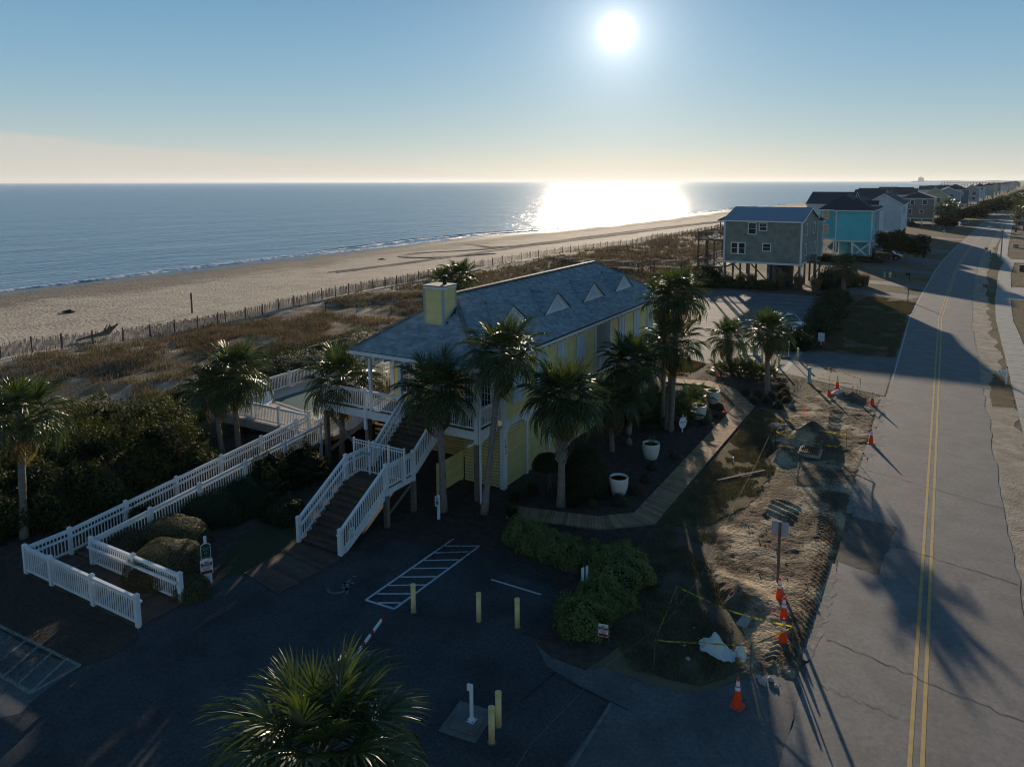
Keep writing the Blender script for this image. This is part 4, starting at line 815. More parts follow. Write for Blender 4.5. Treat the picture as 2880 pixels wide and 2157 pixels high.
# louvred screen and green lids under the porch
t = thing('slatted_screen', 'low yellow slatted screen standing beside the stairs under the porch', 'fence', (-20.6, 28.3, 0))
for k in range(9): wb(t, 'slat', YELLOW, -20.62, -20.585, 26.9, 29.05, .12+k*.165, .12+k*.165+.145)
for y in (26.95, 28.99): wb(t, 'post', YELLOW, -20.7, -20.63, y-.04, y+.05, 0, 1.6)
for i, (x, y) in enumerate(((-22.6, 30.2), (-21.7, 29.9))):
    t = thing('green_lid', ['bright green lid on the ground under the porch, deeper one', 'bright green lid on the ground under the porch, nearer the slatted screen'][i], 'lid', (x, y, 0), .2, 'bright green lids under the porch'); b = MB(); b.lathe((0, 0, 0), [(.42, 0), (.42, .06), (.36, .1)], 16); put('lid', me(b.v, b.f, mat('lime_plastic', (.10, .30, .02), .5)), t, world=False)
# ================================================================== ENTRANCE STAIRS
ST = thing('entrance_stairs', 'wide white railed timber stairs climbing from the court to the porch', 'stairs', (-21.7, 23.8, 0))
X0, X1 = -22.9, -20.62; LZ = 1.74
def flight(y0, y1, z0, z1, n):
    for k in range(n):
        ya = y0+(y1-y0)*k/n; yb = y0+(y1-y0)*(k+1)/n; z = z0+(z1-z0)*(k+1)/n
        for j in range(2): wb(ST, 'tread', DECK, X0+.05, X1-.05, ya-.03+j*(yb-ya)/2, ya+(j+1)*(yb-ya)/2-.008, z-.035, z)
        wb(ST, 'riser', DECK, X0+.06, X1-.06, ya, ya+.02, z-(z1-z0)/n, z-.037)
    for x in (X0, X1):
        pts = []; 
        for k in range(n): ya = y0+(y1-y0)*k/n; z = z0+(z1-z0)*k/n; dz = (z1-z0)/n; pts += [(x, ya-.0, z-.02), (x, ya, z+dz-.04)]
        pts += [(x, y1, z1-.04), (x, y1, z1-.42), (x, y0+.25, z0-.02)]
        b = MB(); b.prism(pts, (.04, 0, 0)); recalc(b.build('stringer', WHITE2, ST))
flight(20.45, 23.2, 0, LZ, 10); flight(25.1, 27.25, LZ, 3.43, 10)
y = 23.2
while y < 25.05: wb(ST, 'landing_board', DECK, X0, X1, y, y+.135, LZ-.035, LZ); y += .142
for x in (X0, X1): wb(ST, 'landing_beam', WHITE2, x-.03, x+.03, 23.26, 25.04, LZ-.30, LZ-.04)
for x in (X0-.02, X1+.02):
    for y in (23.22, 25.06): wb(ST, 'pile', PINE, x-.10, x+.10, y-.10, y+.10, -.2, 1.46); wb(ST, 'pile_wrap', WHITE2, x-.085, x+.085, y-.085, y+.085, 1.46, LZ+.1)
beam(ST, 'cross_brace', PINE, (X1, 23.3, .5), (X1, 25.0, 1.35), .04, .14); beam(ST, 'cross_brace', PINE, (X0, 23.3, 1.35), (X0, 25.0, .5), .04, .14); beam(ST, 'cross_brace', PINE, (X0, 23.2, .4), (X1, 23.2, 1.3), .04, .14)
for x, sd in ((X0-.03, 1), (X1+.03, -1)):
    railing(ST, (x, 20.38), (x, 23.22), (0, 1), .0, LZ, 1.05, handrail=-sd, below=.05, post_w=.15); railing(ST, (x, 23.22), (x, 25.08), (1,), LZ, LZ, 1.05, post_w=.15, handrail=-sd); railing(ST, (x, 25.08), (x, 27.28), (1,), LZ, 3.43, 1.02, post_w=.14, handrail=-sd)
# security gate across the landing
GTE = thing('landing_gate', 'white metal security gate across the stair landing with side panels', 'gate', (-21.7, 24.15, LZ)); gy = 24.15
def gpanel(p, x0, x1, nm):
    q = put(nm, None, p, ((x0+x1)/2, gy, LZ)) if nm else p
    for z in (.12, 1.38, 1.52): wb(q, 'rail', WHITE, x0, x1, gy-.02, gy+.02, LZ+z-.02, LZ+z+.02)
    n = max(2, int((x1-x0)/.13))
    for i in range(n+1): x = x0+(x1-x0)*i/n; wb(q, 'picket', WHITE, x-.013, x+.013, gy-.013, gy+.013, LZ+.08, LZ+1.52)
gpanel(GTE, -23.25, -22.42, 'side_panel'); gpanel(GTE, -22.30, -21.28, 'gate_leaf'); gpanel(GTE, -21.16, -20.35, 'side_panel')
for x in (-23.28, -22.36, -21.22, -20.32): wb(GTE, 'post', WHITE, x-.035, x+.035, gy-.035, gy+.035, LZ+.002, LZ+1.6)
wb(GTE, 'latch_box', mat('grey_metal', (.35, .36, .37), .4, metal=.6), -22.44, -22.30, gy-.06, gy-.036, LZ+.9, LZ+1.05); wb(GTE, 'latch_arm', MATS['grey_metal'], -22.9, -22.45, gy-.055, gy-.036, LZ+.93, LZ+.97)
# base deck pad in front of the stairs
PAD = thing('entrance_pad', 'dark boardwalk pad at the foot of the entrance stairs', 'deck', (-22.5, 19, 0)); pa = [Vector((*D(525, 1238), 0)), Vector((*D(600, 1283), 0)), Vector((-20.35, 20.3, 0)), Vector((-22.85, 20.45, 0))]
n = 24
for k in range(n):
    s0, s1 = (k+.04)/n, (k+.96)/n; A_, B2 = pa[0].lerp(pa[3], s0), pa[0].lerp(pa[3], s1); C_, D_ = pa[1].lerp(pa[2], s1), pa[1].lerp(pa[2], s0); b = MB(); b.prism([A_, D_, C_, B2], (0, 0, .05)); recalc(b.build('plank', DECK, PAD))
# ================================================================== ACCESS RAMP
RP = thing('access_ramp', 'long white railed timber ramp rising past the shrubs to the pool deck', 'ramp', (-29.5, 20, 0))
def rz_(y): return float(np.interp(y, [13, 15.2, 28.2], [.06, .06, 1.2]))
k = 0; y = 15.3
while y < 28.1: beam(RP, 'ramp_board', DECK, (-30.25, y+.11, rz_(y+.11)-.02), (-28.75, y+.11, rz_(y+.11)-.02), .215, .035); y += .225
x = -30.25
while x < -23.2: wb(RP, 'ramp_board', DECK, x, x+.20, 13.6, 15.1, .02, .06); x += .21
for x in (-30.3, -28.7): beam(RP, 'ramp_joist', PINE, (x, 15.2, .0), (x, 28.2, 1.07), .05, .20)
railing(RP, (-30.3, 15.2), (-30.3, 28.2), (0, .18, .365, .55, .735, .915), .06, 1.2, 1.0, sp=.132, handrail=-1, pbase=-.05, post_w=.14)
railing(RP, (-28.7, 15.15), (-28.7, 28.2), (.19, .37, .56, .745, .93), .06, 1.2, 1.0, sp=.132, handrail=1, pbase=-.05, post_w=.14)
railing(RP, (-30.3, 13.55), (-23.2, 13.55), (0, .25, .63, 1), .06, .06, 1.02, sp=.132, handrail=1, pbase=-.05, post_w=.15); railing(RP, (-30.3, 13.55), (-30.3, 15.2), (), .06, .06, 1.0, sp=.132, handrail=-1)
railing(RP, (-28.7, 15.15), (-23.2, 15.15), (0, .5, 1), .06, .06, 1.02, sp=.132, handrail=-1, pbase=-.05, post_w=.15)
# ================================================================== POOL
wb(None, 'pool_deck', POOLD, -38.5, -30.0, 27.9, 44, .95, 1.2)['kind'] = 'structure'; wb(None, 'pool_deck', POOLD, -30.0, -28.6, 28.2, 44, .95, 1.198)['kind'] = 'structure'
wb(None, 'deck_edge', CONC, -38.6, -30.0, 27.8, 27.898, .7, 1.19)['kind'] = 'structure'
PO = thing('swimming_pool', 'covered swimming pool with dark green surface inside the white fence', 'pool', (-34, 35, 1.2)); sheet('cover', [(-36.9, 31.2), (-33.3, 30.6), (-32.6, 33), (-32.4, 41.5), (-36.9, 41.5)], 1.215, POOLW, parent=PO, kind=None)
cp_ = [(-37.0, 31.1), (-33.2, 30.45), (-32.4, 33), (-32.2, 41.6), (-37.0, 41.6)]
for a, b2 in zip(cp_, cp_[1:]+cp_[:1]): beam(PO, 'coping', CONC, (*a, 1.21), (*b2, 1.21), .22, .03)
PF = thing('pool_fence', 'white picket railing enclosing the pool deck', 'fence', (-34, 28, 1.2))
railing(PF, (-37.2, 28.0), (-30.3, 28.0), (0, .33, .655, 1), 1.2, 1.2, 1.0, sp=.125, post_w=.15, pbase=.7); railing(PF, (-38.4, 28.8), (-38.4, 43.9), (0, .17, .34, .5, .67, .83, 1), 1.2, 1.2, 1.0, sp=.125, joined=False, post_w=.15); railing(PF, (-37.2, 28.0), (-38.4, 28.8), (), 1.2, 1.2, 1.0)
t = thing('pool_gate', 'tall white picket gate at the head of the ramp', 'gate', (-29.5, 28.25, 1.2))
for z in (.1, 1.25, 1.4): wb(t, 'rail', WHITE, -30.2, -28.8, 28.23, 28.27, 1.2+z-.02, 1.2+z+.02)
for i in range(11): x = -30.2+i*.14; wb(t, 'picket', WHITE, x-.012, x+.012, 28.238, 28.262, 1.25, 2.62)
for i, (x, y) in enumerate(((-30.9, 29.6), (-35.8, 29.6))):
    t = thing('lounge_chair', ['white pool lounge chair near the pool gate', 'white pool lounge chair near the outer corner of the pool fence'][i], 'lounge chair', (x, y, 1.2), .6*i, 'white lounge chairs on the pool deck'); b = MB(); b.box((0, 0, .35), (.6, 1.3, .05)); put('seat', me(b.v, b.f, WHITE), t, world=False); b = MB(); b.bar((0, .65, .36), (0, 1.15, .8), .6, .05); put('backrest', me(b.v, b.f, WHITE), t, world=False)
    for sx in (-1, 1):
        for sy in (-.55, .55): b = MB(); b.box((sx*.26, sy, .17), (.05, .05, .34)); put('leg', me(b.v, b.f, WHITE), t, world=False)
# ================================================================== PALMS (surveyed bases)
def pl(lab, bx, by, H, R, lean=(0, 0), **k): x, y = D(bx, by); return palm(lab, x, y, H, R, lean, **k)
GP = 'cabbage palms round the clubhouse'
pl('cabbage palm at the far left edge, standing beyond the ramp corner', 50, 1158, 5.5, 1.75, (.15, .3), seed=1, group=GP, rad=.16, nf=44)
pl('taller of two cabbage palms standing together beside the ramp', 513, 970, 4.6, 1.95, (-.05, .1), seed=2, group=GP, rad=.16, nf=54, dead=6)
pl('shorter of two cabbage palms standing together beside the ramp', 480, 985, 3.9, 1.55, (-.35, -.1), seed=3, group=GP, rad=.14, nf=40)
pl('cabbage palm against the raised deck left of the entrance stairs', 740, 990, 4.6, 2.05, (.0, .1), seed=4, group=GP, rad=.16, nf=50)
pl('cabbage palm right beside the upper stairs, in front of the porch', 958, 1105, 5.9, 1.75, (-.3, 0), seed=5, group=GP, rad=.17, nf=52)
pl('tall leaning cabbage palm crossing the corner with the house number', 1045, 1110, 7.7, 1.75, (.95, .25), seed=6, group=GP, rad=.155, nf=50)
pl('stout cabbage palm with criss-cross leaf boots on its upper trunk', 1208, 1093, 5.4, 1.9, (.15, .1), seed=7, group=GP, rad=.19, nf=58, boots=.62)
pl('cabbage palm before the recessed balcony of the yellow clubhouse', 1355, 960, 5.0, 1.85, (.25, 0), seed=8, group=GP, rad=.17, nf=60, dead=8)
pl('dark low palm in the shade behind the balcony palm', 1320, 975, 3.0, 1.6, (.1, .1), seed=9, group=GP, rad=.15, nf=40, dead=8)
pl('tallest palm of the clump at the far end of the clubhouse', 1440, 930, 8.6, 1.75, (.55, .2), seed=10, group=GP, rad=.15, nf=50, boots=.3)
pl('tall slanting palm of the far clump, its crown just left of the tallest', 1432, 922, 8.0, 1.35, (-.3, .3), seed=11, group=GP, rad=.14, nf=36)
pl('lower spreading palm of the clump at the far end of the clubhouse', 1448, 932, 5.7, 1.8, (.1, -.2), seed=12, group=GP, rad=.17, nf=46, boots=.5)
pl('short palm with ragged trunk beside the parking gate box', 1575, 800, 2.75, 1.75, (-.25, .1), seed=13, group=GP, rad=.19, nf=44, boots=.9)
pl('full grown palm between the boardwalk bend and the parking gate', 1655, 850, 4.6, 1.75, (.0, .1), seed=14, group=GP, rad=.19, nf=54)
palm('right-hand cabbage palm on the dune behind the chimney', -41.0, 57.5, 5.2, 1.9, (.2, 0), seed=15, group='dune palms behind the chimney', z0=.8, nf=44); palm('left-hand cabbage palm on the dune behind the chimney', -41.8, 56.0, 4.9, 1.6, (-.1, .1), seed=16, group='dune palms behind the chimney', z0=.8, nf=40)
palm('cabbage palm in the bed between the grey stilt house and the road', -11.3, 103.3, 3.9, 1.9, (.15, 0), seed=17, nf=44, boots=.8, rad=.22)
palm('palm growing behind the far end of the clubhouse roof', -19.5, 55.0, 4.2, 1.8, (0, 0), seed=18, nf=40)
r_ = ray(893, 2095); T_ = 14.0; palm('large cabbage palm crown rising at the bottom edge in front of the barrier', r_[0]*T_-.1, r_[1]*T_-.2, CAMH+r_[2]*T_-.1, 1.95, (.1, .2), seed=19, group=GP, rad=.2, nf=50, dead=2, spread=.95)
# low fan palms
def scrub(lab, x, y, R, nf=16, seed=0, z=0., H=.12):
    return palm(lab, x, y, H, R, nf=nf, seed=seed, cat='fan palm', dead=0, spread=.62, rad=.08, z0=z, meshes=FR[:3]+FR[4:5], name='fan_palm', group='low fan palms')
scrub('low fan palm among dark shrubs halfway up the ramp', *D(418, 1000), 1.25, 20, 31); scrub('small fan palm beside the ramp rail, lower of the row', *D(335, 1055), 1.1, 14, 32)
scrub('small fan palm hard against the lower ramp rail', *D(318, 1065), .9, 12, 33); scrub('fan palm tuft under the pool railing', *D(590, 950), 1.2, 14, 34); scrub('fan palm in the shade left of the lower stair flight', *D(575, 1085), 1.2, 16, 35)
scrub('fan palm under the deck beside the deck palm', *D(640, 1040), 1.3, 16, 36); scrub('bright fan palm clump beside the gate boxes, left part', -13.6, 56.4, 1.4, 26, 37); scrub('bright fan palm clump beside the gate boxes, middle part', -12.4, 55.9, 1.5, 30, 38); scrub('bright fan palm clump beside the gate boxes, right part', -11.2, 56.4, 1.3, 24, 39)
scrub('fan palm at the foot of the parking gate palm', -14.8, 56.2, 1.1, 16, 40)
for i, (a, b2, R) in enumerate(((1390, 915, 1.9), (1470, 905, 1.8), (1330, 900, 1.5), (1500, 870, 1.4), (1420, 880, 1.6))): scrub(['shaded fan palm left of the far palm clump', 'shaded fan palm right of the far palm clump', 'shaded fan palm close to the far yellow wall', 'shaded fan palm next to the boardwalk bend', 'shaded fan palm under the far palm clump'][i], *D(a, b2), R, 26, 41+i)
# ================================================================== SHRUBS
def sh(lab, dx, dy, rx, ry, rz, n=5000, size=.045, m=BUSH, **k): x, y = D(dx, dy); return shrub(lab, x, y, rx, ry, rz, n, size, m, **k)
CL = 'clipped shrubs inside the ramp'
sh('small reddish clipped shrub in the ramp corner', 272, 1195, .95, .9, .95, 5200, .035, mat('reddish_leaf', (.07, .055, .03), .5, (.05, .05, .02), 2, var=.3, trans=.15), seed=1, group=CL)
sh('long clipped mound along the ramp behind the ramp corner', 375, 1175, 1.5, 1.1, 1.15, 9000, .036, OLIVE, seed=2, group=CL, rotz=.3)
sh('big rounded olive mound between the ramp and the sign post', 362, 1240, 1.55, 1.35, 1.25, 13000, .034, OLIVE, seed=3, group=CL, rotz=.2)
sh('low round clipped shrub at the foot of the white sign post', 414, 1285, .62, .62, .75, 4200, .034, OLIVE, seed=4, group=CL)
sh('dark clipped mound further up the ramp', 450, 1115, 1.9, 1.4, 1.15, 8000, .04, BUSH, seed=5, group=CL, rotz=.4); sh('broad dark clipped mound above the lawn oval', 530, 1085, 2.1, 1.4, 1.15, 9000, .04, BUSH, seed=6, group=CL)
sh('loose glossy shrub catching sun against the upper ramp rail', 585, 1060, 1.1, 1.0, 1.75, 2600, .085, WAXM, seed=7, clip=False, lump=.25); sh('dark leafy shrub under the deck beam', 655, 1030, 1.2, 1.0, 1.5, 2600, .08, WAXM, seed=8, clip=False, lump=.25)
sh('dark shrub left of the stair foot', 620, 1120, 1.1, .9, .8, 2500, .06, BUSH, seed=9, clip=False)
WX_ = 'wax myrtle thicket left of the ramp'; k = 0
spots = [(60, 1060, 3.0, 2.4, 2.3), (120, 1000, 3.2, 2.4, 2.5), (200, 1010, 2.6, 2.2, 2.5), (260, 1000, 2.6, 2.2, 2.6), (160, 1080, 2.4, 2.0, 2.0), (230, 1070, 2.2, 1.9, 2.1), (330, 990, 2.7, 2.3, 2.7), (120, 940, 3.0, 2.4, 2.2), (230, 930, 3.0, 2.4, 2.4), (340, 930, 2.6, 2.2, 2.6), (270, 1060, 1.6, 1.3, 1.3), (0, 1000, 3, 2.4, 2.4), (-60, 1080, 3, 2.5, 2.5), (0, 1110, 2.0, 1.8, 1.7), (-90, 980, 3.5, 3, 2.6), (430, 1010, 1.3, 1.1, 1.5), (300, 1100, .9, .8, .9)]
desc = ['at the left palm trunk', 'behind the left palm', 'in the middle of the thicket', 'right of the middle', 'low, behind the ramp start', 'low, near the ramp rail', 'tall, nearest the paired palms', 'at the upper left edge of the thicket', 'at the dune edge of the thicket', 'tallest, at the dune edge by the paired palms', 'small, tight to the ramp rail', 'at the frame edge beside the left palm', 'left of the frame edge', 'low, below the left palm', 'far left by the dunes', 'small, beside the fan palm', 'small reddish, by the lower ramp']
for i, (a, b2, rx, ry, rz) in enumerate(spots): sh('wax myrtle shrub '+desc[i], a, b2+30, rx, ry, rz, int(3600*rx), .085, WAXM, seed=20+i, group=WX_, clip=False, lump=.22, power=2.1, core=.74)
HG = 'clipped evergreen hedge masses behind the pool'
for i, (x, y, rx, ry, rz, d) in enumerate(((-41.5, 30, 1.8, 3.0, 2.0, 'nearest the paired palms'), (-41.3, 35.5, 2.2, 4.2, 2.6, 'behind the pool fence'), (-41.8, 43, 2.4, 4.8, 2.7, 'behind the roof corner'), (-41.5, 51, 2.6, 4.5, 2.4, 'furthest along the clubhouse'), (-44, 38, 1.6, 2.6, 2.0, 'on the dune side'))):
    shrub('flat topped hedge mass '+d, x, y, rx, ry, rz, 9000, .075, BUSH, seed=50+i, group=HG, power=5, lump=.05, rotz=.05)
HY = 'light green hedge bushes round the court corner'
for i, (a, b2, q) in enumerate(((1128, 1180, 1.0), (1160, 1198, 1.0), (1200, 1212, 1.0), (1238, 1228, .95), (1290, 1235, .95), (1345, 1262, 1.35), (1318, 1298, 1.25), (1290, 1330, 1.0), (1258, 1368, 1.15))):
    sh(['light green hedge bush at the court end of the hedge', 'light green hedge bush, second along from the court', 'light green hedge bush, third along from the court', 'light green hedge bush before the boardwalk', 'light green hedge bush at the hedge bend', 'tall light green bush at the right corner of the hedge', 'rounded light green bush below the hedge corner', 'light green bush beside the no-entry sign back', 'light green bush at the hedge end above the red and white sign'][i], a, b2-12, .82*q, .74*q, .86*q if q < 1.2 else 1.15, int(5200*q), .05, BUSHY, seed=60+i, group=HY, clip=False, lump=.16, core=.80)
BL = 'small brown grass balls in the beds'
bd = ['beside the front pot', 'right of the front pot', 'between the front and second pots', 'left of the front pot', 'in front of the second pot', 'below the round white sign', 'by the third pot', 'right of the third pot', 'by the far pot', 'left of the far pot']
for i, (x, y, q) in enumerate(((-12.6, 30.2, .42), (-12.35, 31.7, .40), (-12.4, 33.3, .30), (-13.6, 29.4, .28), (-12.7, 34.95, .28), (-12.2, 37, .26), (-12.4, 43.3, .28), (-12.0, 45.0, .30), (-12.4, 46.7, .34), (-13.9, 46.9, .28))):
    shrub('brown clipped grass ball '+bd[i], x, y, q, q, q*1.25, 1100, .03, mat('brown_tuft', (.085, .06, .03), .8, (.06, .045, .025), 5, var=.3, trans=.15), seed=80+i, group=BL, name='grass_ball', cat='grass tuft')
bd2 = ['nearest the boardwalk corner', 'second from the boardwalk corner', 'nearest the dirt strip', 'behind, below the gate palm', 'at the right of the cluster', 'at the left end of the cluster', 'at the back right', 'between palm and cluster', 'left of the palm foot', 'furthest back']
for i, (x, y) in enumerate(((-10.67, 49.2), (-9.97, 49.8), (-9.01, 48.9), (-9.21, 51.3), (-8.72, 50.3), (-11.71, 51.0), (-9.19, 52.2), (-9.9, 50.8), (-10.8, 50.9), (-9.65, 53.4))):
    shrub('dull grass ball under the gate palm, '+bd2[i], x, y, .36, .36, .48, 1200, .03, MATS['brown_tuft'], seed=95+i, group='grass balls under the gate palm', name='grass_ball', cat='grass tuft')
sh('dark dome shaped shrub against the yellow clubhouse wall', 1265, 1062, 1.25, 1.2, 2.3, 7000, .05, BUSH, seed=110, power=2.2); t = sh('small dark mushroom shaped topiary by the stout palm', 1183, 1062, .75, .75, .65, 3500, .045, BUSH, seed=111, z0=1.25)
b = MB(); x, y = D(1183, 1062); b.tube([(x, y, -1.3), (x+.06, y, 0), (x, y, .3)], .04, 6); b.tube([(x+.2, y, -1.3), (x+.1, y, -.4), (x+.2, y, .2)], .03, 6); b.v = [v+Vector((0, 0, 1.25)) for v in b.v]; b.build('trunk', OLDW, t)
for i, (a, b2) in enumerate(((1110, 1085), (1240, 1095), (1290, 1075), (1150, 1070), (1105, 1120))):
    x, y = D(a, b2); v, f = blades(x, y, 0, 260, .75, .18, .022, None, seed=i, lean=.9); t = thing('grass_clump', ['spiky grass clump behind the leaning palm', 'spiky grass clump right of the stout palm', 'spiky grass clump below the dome shrub', 'spiky grass clump by the mushroom topiary', 'spiky grass clump left of the stout palm'][i], 'grass clump', (x, y, 0), group='spiky grass clumps in the shaded bed'); put('blades', me(v, f, BUSH), t)
# plume grasses round the grey stilt house
for i, (x, y, h) in enumerate(((-17.2, 104.6, 2.4), (-14.9, 104.2, 2.0), (-19.4, 104.6, 2.6), (-23.6, 104.2, 2.2), (-25.2, 104.8, 2.0), (-27, 103.4, 1.8), (-9.6, 113.6, 1.9), (-10.8, 114.2, 1.7))):
    v, f = blades(x, y, 0, 900, h, .45, .035, None, seed=30+i, lean=.45); t = thing('plume_grass', ['tall tan plume grass at the right corner of the grey stilt house', 'tan plume grass right of the downspout', 'tall plume grass in front of the shed doors', 'plume grass under the grey house, left of the doors', 'plume grass at the left of the grey house', 'smaller plume grass at the far left of the grey house', 'plume grass at the lane edge before the black mailbox', 'plume grass left of the lane edge clump'][i], 'grass', (x, y, 0), group='plume grasses by the grey stilt house'); put('blades', me(v, f, PAMP), t)
BG = 'shrubs round the overflow lot'
for i, (x, y, rx, rz) in enumerate(((-10.9, 69, 1.5, 1.3), (-10.6, 73.5, 1.3, 1.2), (-10.5, 78, 1.5, 1.6), (-10.7, 83, 1.6, 1.5), (-10.9, 88, 1.6, 1.7), (-11.2, 93, 1.5, 1.6), (-11.2, 97.5, 1.4, 1.3), (-12.2, 68, 1.2, .9))):
    shrub('spiky dark shrub on the verge of the parking lot, '+['by the gate bollards', 'second from the gate', 'third from the gate', 'middle of the row', 'past the middle', 'near the far end', 'last of the row', 'low at the lane'][i], x, y, rx, rx*1.6, rz, 3000, .12, BUSH, seed=120+i, group=BG, clip=False, lump=.3, core=.7)
for i, (x, y, rx, ry, rz, d) in enumerate(((-13.6, 108.5, 2.0, 3, 2.4, 'tall dark hedge right of the grey house'), (-12.6, 113.5, 2.2, 3, 2.2, 'dark hedge mass behind the bed palm'), (-31, 108, 2.5, 3, 2.2, 'glossy thicket at the left of the grey house'), (-30.5, 102, 2.2, 2.2, 2.0, 'bramble thicket behind the far palm clump'), (-26, 103.2, 2, 1, 1.2, 'low bramble before the grey house'), (-22, 103.6, 2, 1, 1.1, 'low bramble left of the meter box'), (-14, 147.5, 4.0, 1.5, 1.1, 'low dark hedge in front of the turquoise house'), (-20, 146, 3.5, 1.5, 1.3, 'dark hedge left of the turquoise house'), (-33, 96, 2.5, 4, 1.8, 'dune scrub beside the overflow lot'), (-30, 86, 2, 4, 1.6, 'dune scrub left of the overflow lot'), (-28.5, 76, 2, 4, 1.5, 'dune scrub behind the far clubhouse wall'))):
    shrub(d, x, y, rx, ry, rz, 5500, .13, [BUSH, WAXM][i % 2], seed=140+i, clip=False, lump=.25, core=.72)
TG = 'street trees along the ocean side of the road'
for i, (x, y, h, rx) in enumerate(((-6.0, 152.5, 6.2, 3.6), (-8.6, 153.5, 5.6, 2.6), (0.5, 262, 4.2, 3), (5, 305, 5, 4), (16, 360, 8, 7), (20, 385, 7, 7), (28, 440, 7, 7), (34, 500, 7, 8), (10, 335, 5, 5), (44, 600, 7, 9), (55, 720, 8, 11))):
    tree(['round dark tree beside the turquoise house drive', 'dark tree touching the turquoise house corner', 'dark tree before the taupe house', 'low dark tree past the taupe house', 'broad tree halfway down the street', 'second broad tree halfway down the street', 'tree before the white houses', 'distant street tree, nearer', 'low tree beside the parked silver car', 'distant street tree, middle', 'most distant street tree'][i], x, y, h, rx, rx*1.1, h*.42, 5200, .20 if y < 200 else .42, CANOPY, seed=160+i, group=TG)
for i, (x, y, H, R) in enumerate(((-1.2, 262, 6.2, 2.4), (0.6, 268, 7.4, 2.8), (2.6, 280, 6.4, 2.4), (18.4, 256, 6.0, 2.6), (20.8, 262, 7, 2.6), (24, 300, 7, 3), (29, 420, 7, 3), (31, 428, 7.5, 3))):
    palm(['palm at the corner of the taupe house', 'tallest palm beside the taupe house', 'palm right of the taupe house group', 'palm beside the pavement on the inland side', 'second inland palm behind the pavement palm', 'third inland palm at the frame edge', 'far palm before the pale houses', 'far palm right of it before the pale houses'][i], x, y, H, R, seed=180+i, nf=30, rad=.25, group='palms along the far street')
# ================================================================== DUNE COVER
def scatter(y0, y1, n, L, w, seed, nb, u0=-66, u1=-36):
    r = np.random.default_rng(seed); Y = r.uniform(y0, y1, n); U = r.uniform(u0, u1, n); X = rc(Y)+U*(rc(Y)-coast(Y))/129.6
    dens = noise2(X, Y, .16, 21, 4)*.6+noise2(X, Y, .55, 22, 3)*.4; path = np.exp(-((Y-61-.0*X-(X+54)*-.05)/1.7)**2)*(X < -50); ok = (dens > .45) & (path < .35); X, Y, U = X[ok], Y[ok], U[ok]; Z = hbase(U, X, Y); k = len(X)
    X = np.repeat(X, nb); Y = np.repeat(Y, nb); Z = np.repeat(Z, nb); m_ = len(X); sp = L*.35; X = X+r.normal(0, sp, m_); Y = Y+r.normal(0, sp, m_); a = r.uniform(0, 2*pi, m_); le = L*r.uniform(.5, 1.2, m_); lean = r.uniform(.1, .75, m_)
    dx, dy = np.cos(a), np.sin(a); p = np.stack([-dy, dx, dx*0], -1)*w/2; B = np.stack([X, Y, Z-.03], -1); M_ = B+np.stack([dx*le*lean*.35, dy*le*lean*.35, le*.6], -1); T = B+np.stack([dx*le*lean, dy*le*lean, le*(1-.35*lean)], -1)
    v = np.stack([B-p, B+p, M_+p*.8, M_-p*.8, T+p*.2, T-p*.2], 1).reshape(-1, 3); i = np.arange(m_)[:, None]*6; f = np.concatenate([i+np.array([[0, 1, 2, 3]]), i+np.array([[3, 2, 4, 5]])], 1).reshape(-1, 4)
    t = put('dune_grass', me(v, f, OATS), kind='stuff'); tag(t, 'dry brown sea oats and dune grass covering the dunes' if y0 < 60 else 'distant dry dune grass running along the shore', 'grass'); return t
scatter(14, 75, 15000, .55, .035, 1, 8); scatter(75, 180, 13000, .65, .07, 2, 5); scatter(180, 420, 9000, .9, .16, 3, 4); scatter(420, 1100, 6000, 1.6, .5, 4, 3, -64, -24)
# sparse tufts on the beach side of the fence
scatter(30, 150, 1500, .4, .03, 7, 6, -73, -66)
# lawn blades and litter near the camera
def turf(lab, poly, n, L, w, m, seed, z=.02):
    r = np.random.default_rng(seed); P = np.array(poly); lo, hi = P.min(0), P.max(0); q = r.uniform(lo, hi, (n, 2)); ins_ = np.zeros(n, bool); j = len(P)-1
    for i in range(len(P)):
        c_ = ((P[i, 1] > q[:, 1]) != (P[j, 1] > q[:, 1])) & (q[:, 0] < (P[j, 0]-P[i, 0])*(q[:, 1]-P[i, 1])/(P[j, 1]-P[i, 1]+1e-12)+P[i, 0]); ins_ ^= c_; j = i
    q = q[ins_ & (noise2(q[:, 0], q[:, 1], .7, seed) > .40)]; k = len(q); a = r.uniform(0, 2*pi, k); dx, dy = np.cos(a), np.sin(a); le = L*r.uniform(.4, 1.2, k); p = np.stack([-dy, dx, dx*0], -1)*w/2; B = np.stack([q[:, 0], q[:, 1], np.full(k, z)], -1); T = B+np.stack([dx*le*.6, dy*le*.6, le], -1)
    v = np.stack([B-p, B+p, T+p*.3, T-p*.3], 1).reshape(-1, 3); o = put('grass_blades', me(v, np.arange(4*k).reshape(k, 4), m), kind='stuff'); tag(o, lab, 'grass')
GRS = mat('lawn_blade', (.17, .135, .075), .85, (.10, .09, .04), 1.2, var=.35, trans=.2, tt=(1.3, 1.3, .9))
turf('short dry grass of the strip beside the boardwalk', [(-10.3, 29.2), (-8.6, 29.6), (-7.2, 33), (-7.0, 39), (-8.2, 42.5), (-8.0, 46), (-9.6, 48), (-10.2, 47.8)], 60000, .07, .02, GRS, 1)
turf('rough grass round the corner dig', [(-10.3, 29.2), (-10.4, 27), (-9.8, 24.2), (-9.0, 20.9), (-7.6, 19.6), (-5.6, 19.9), (-4.6, 21.4), (-4.9, 25), (-6.5, 27.5), (-8.0, 29.5)], 50000, .07, .02, GRS, 2)
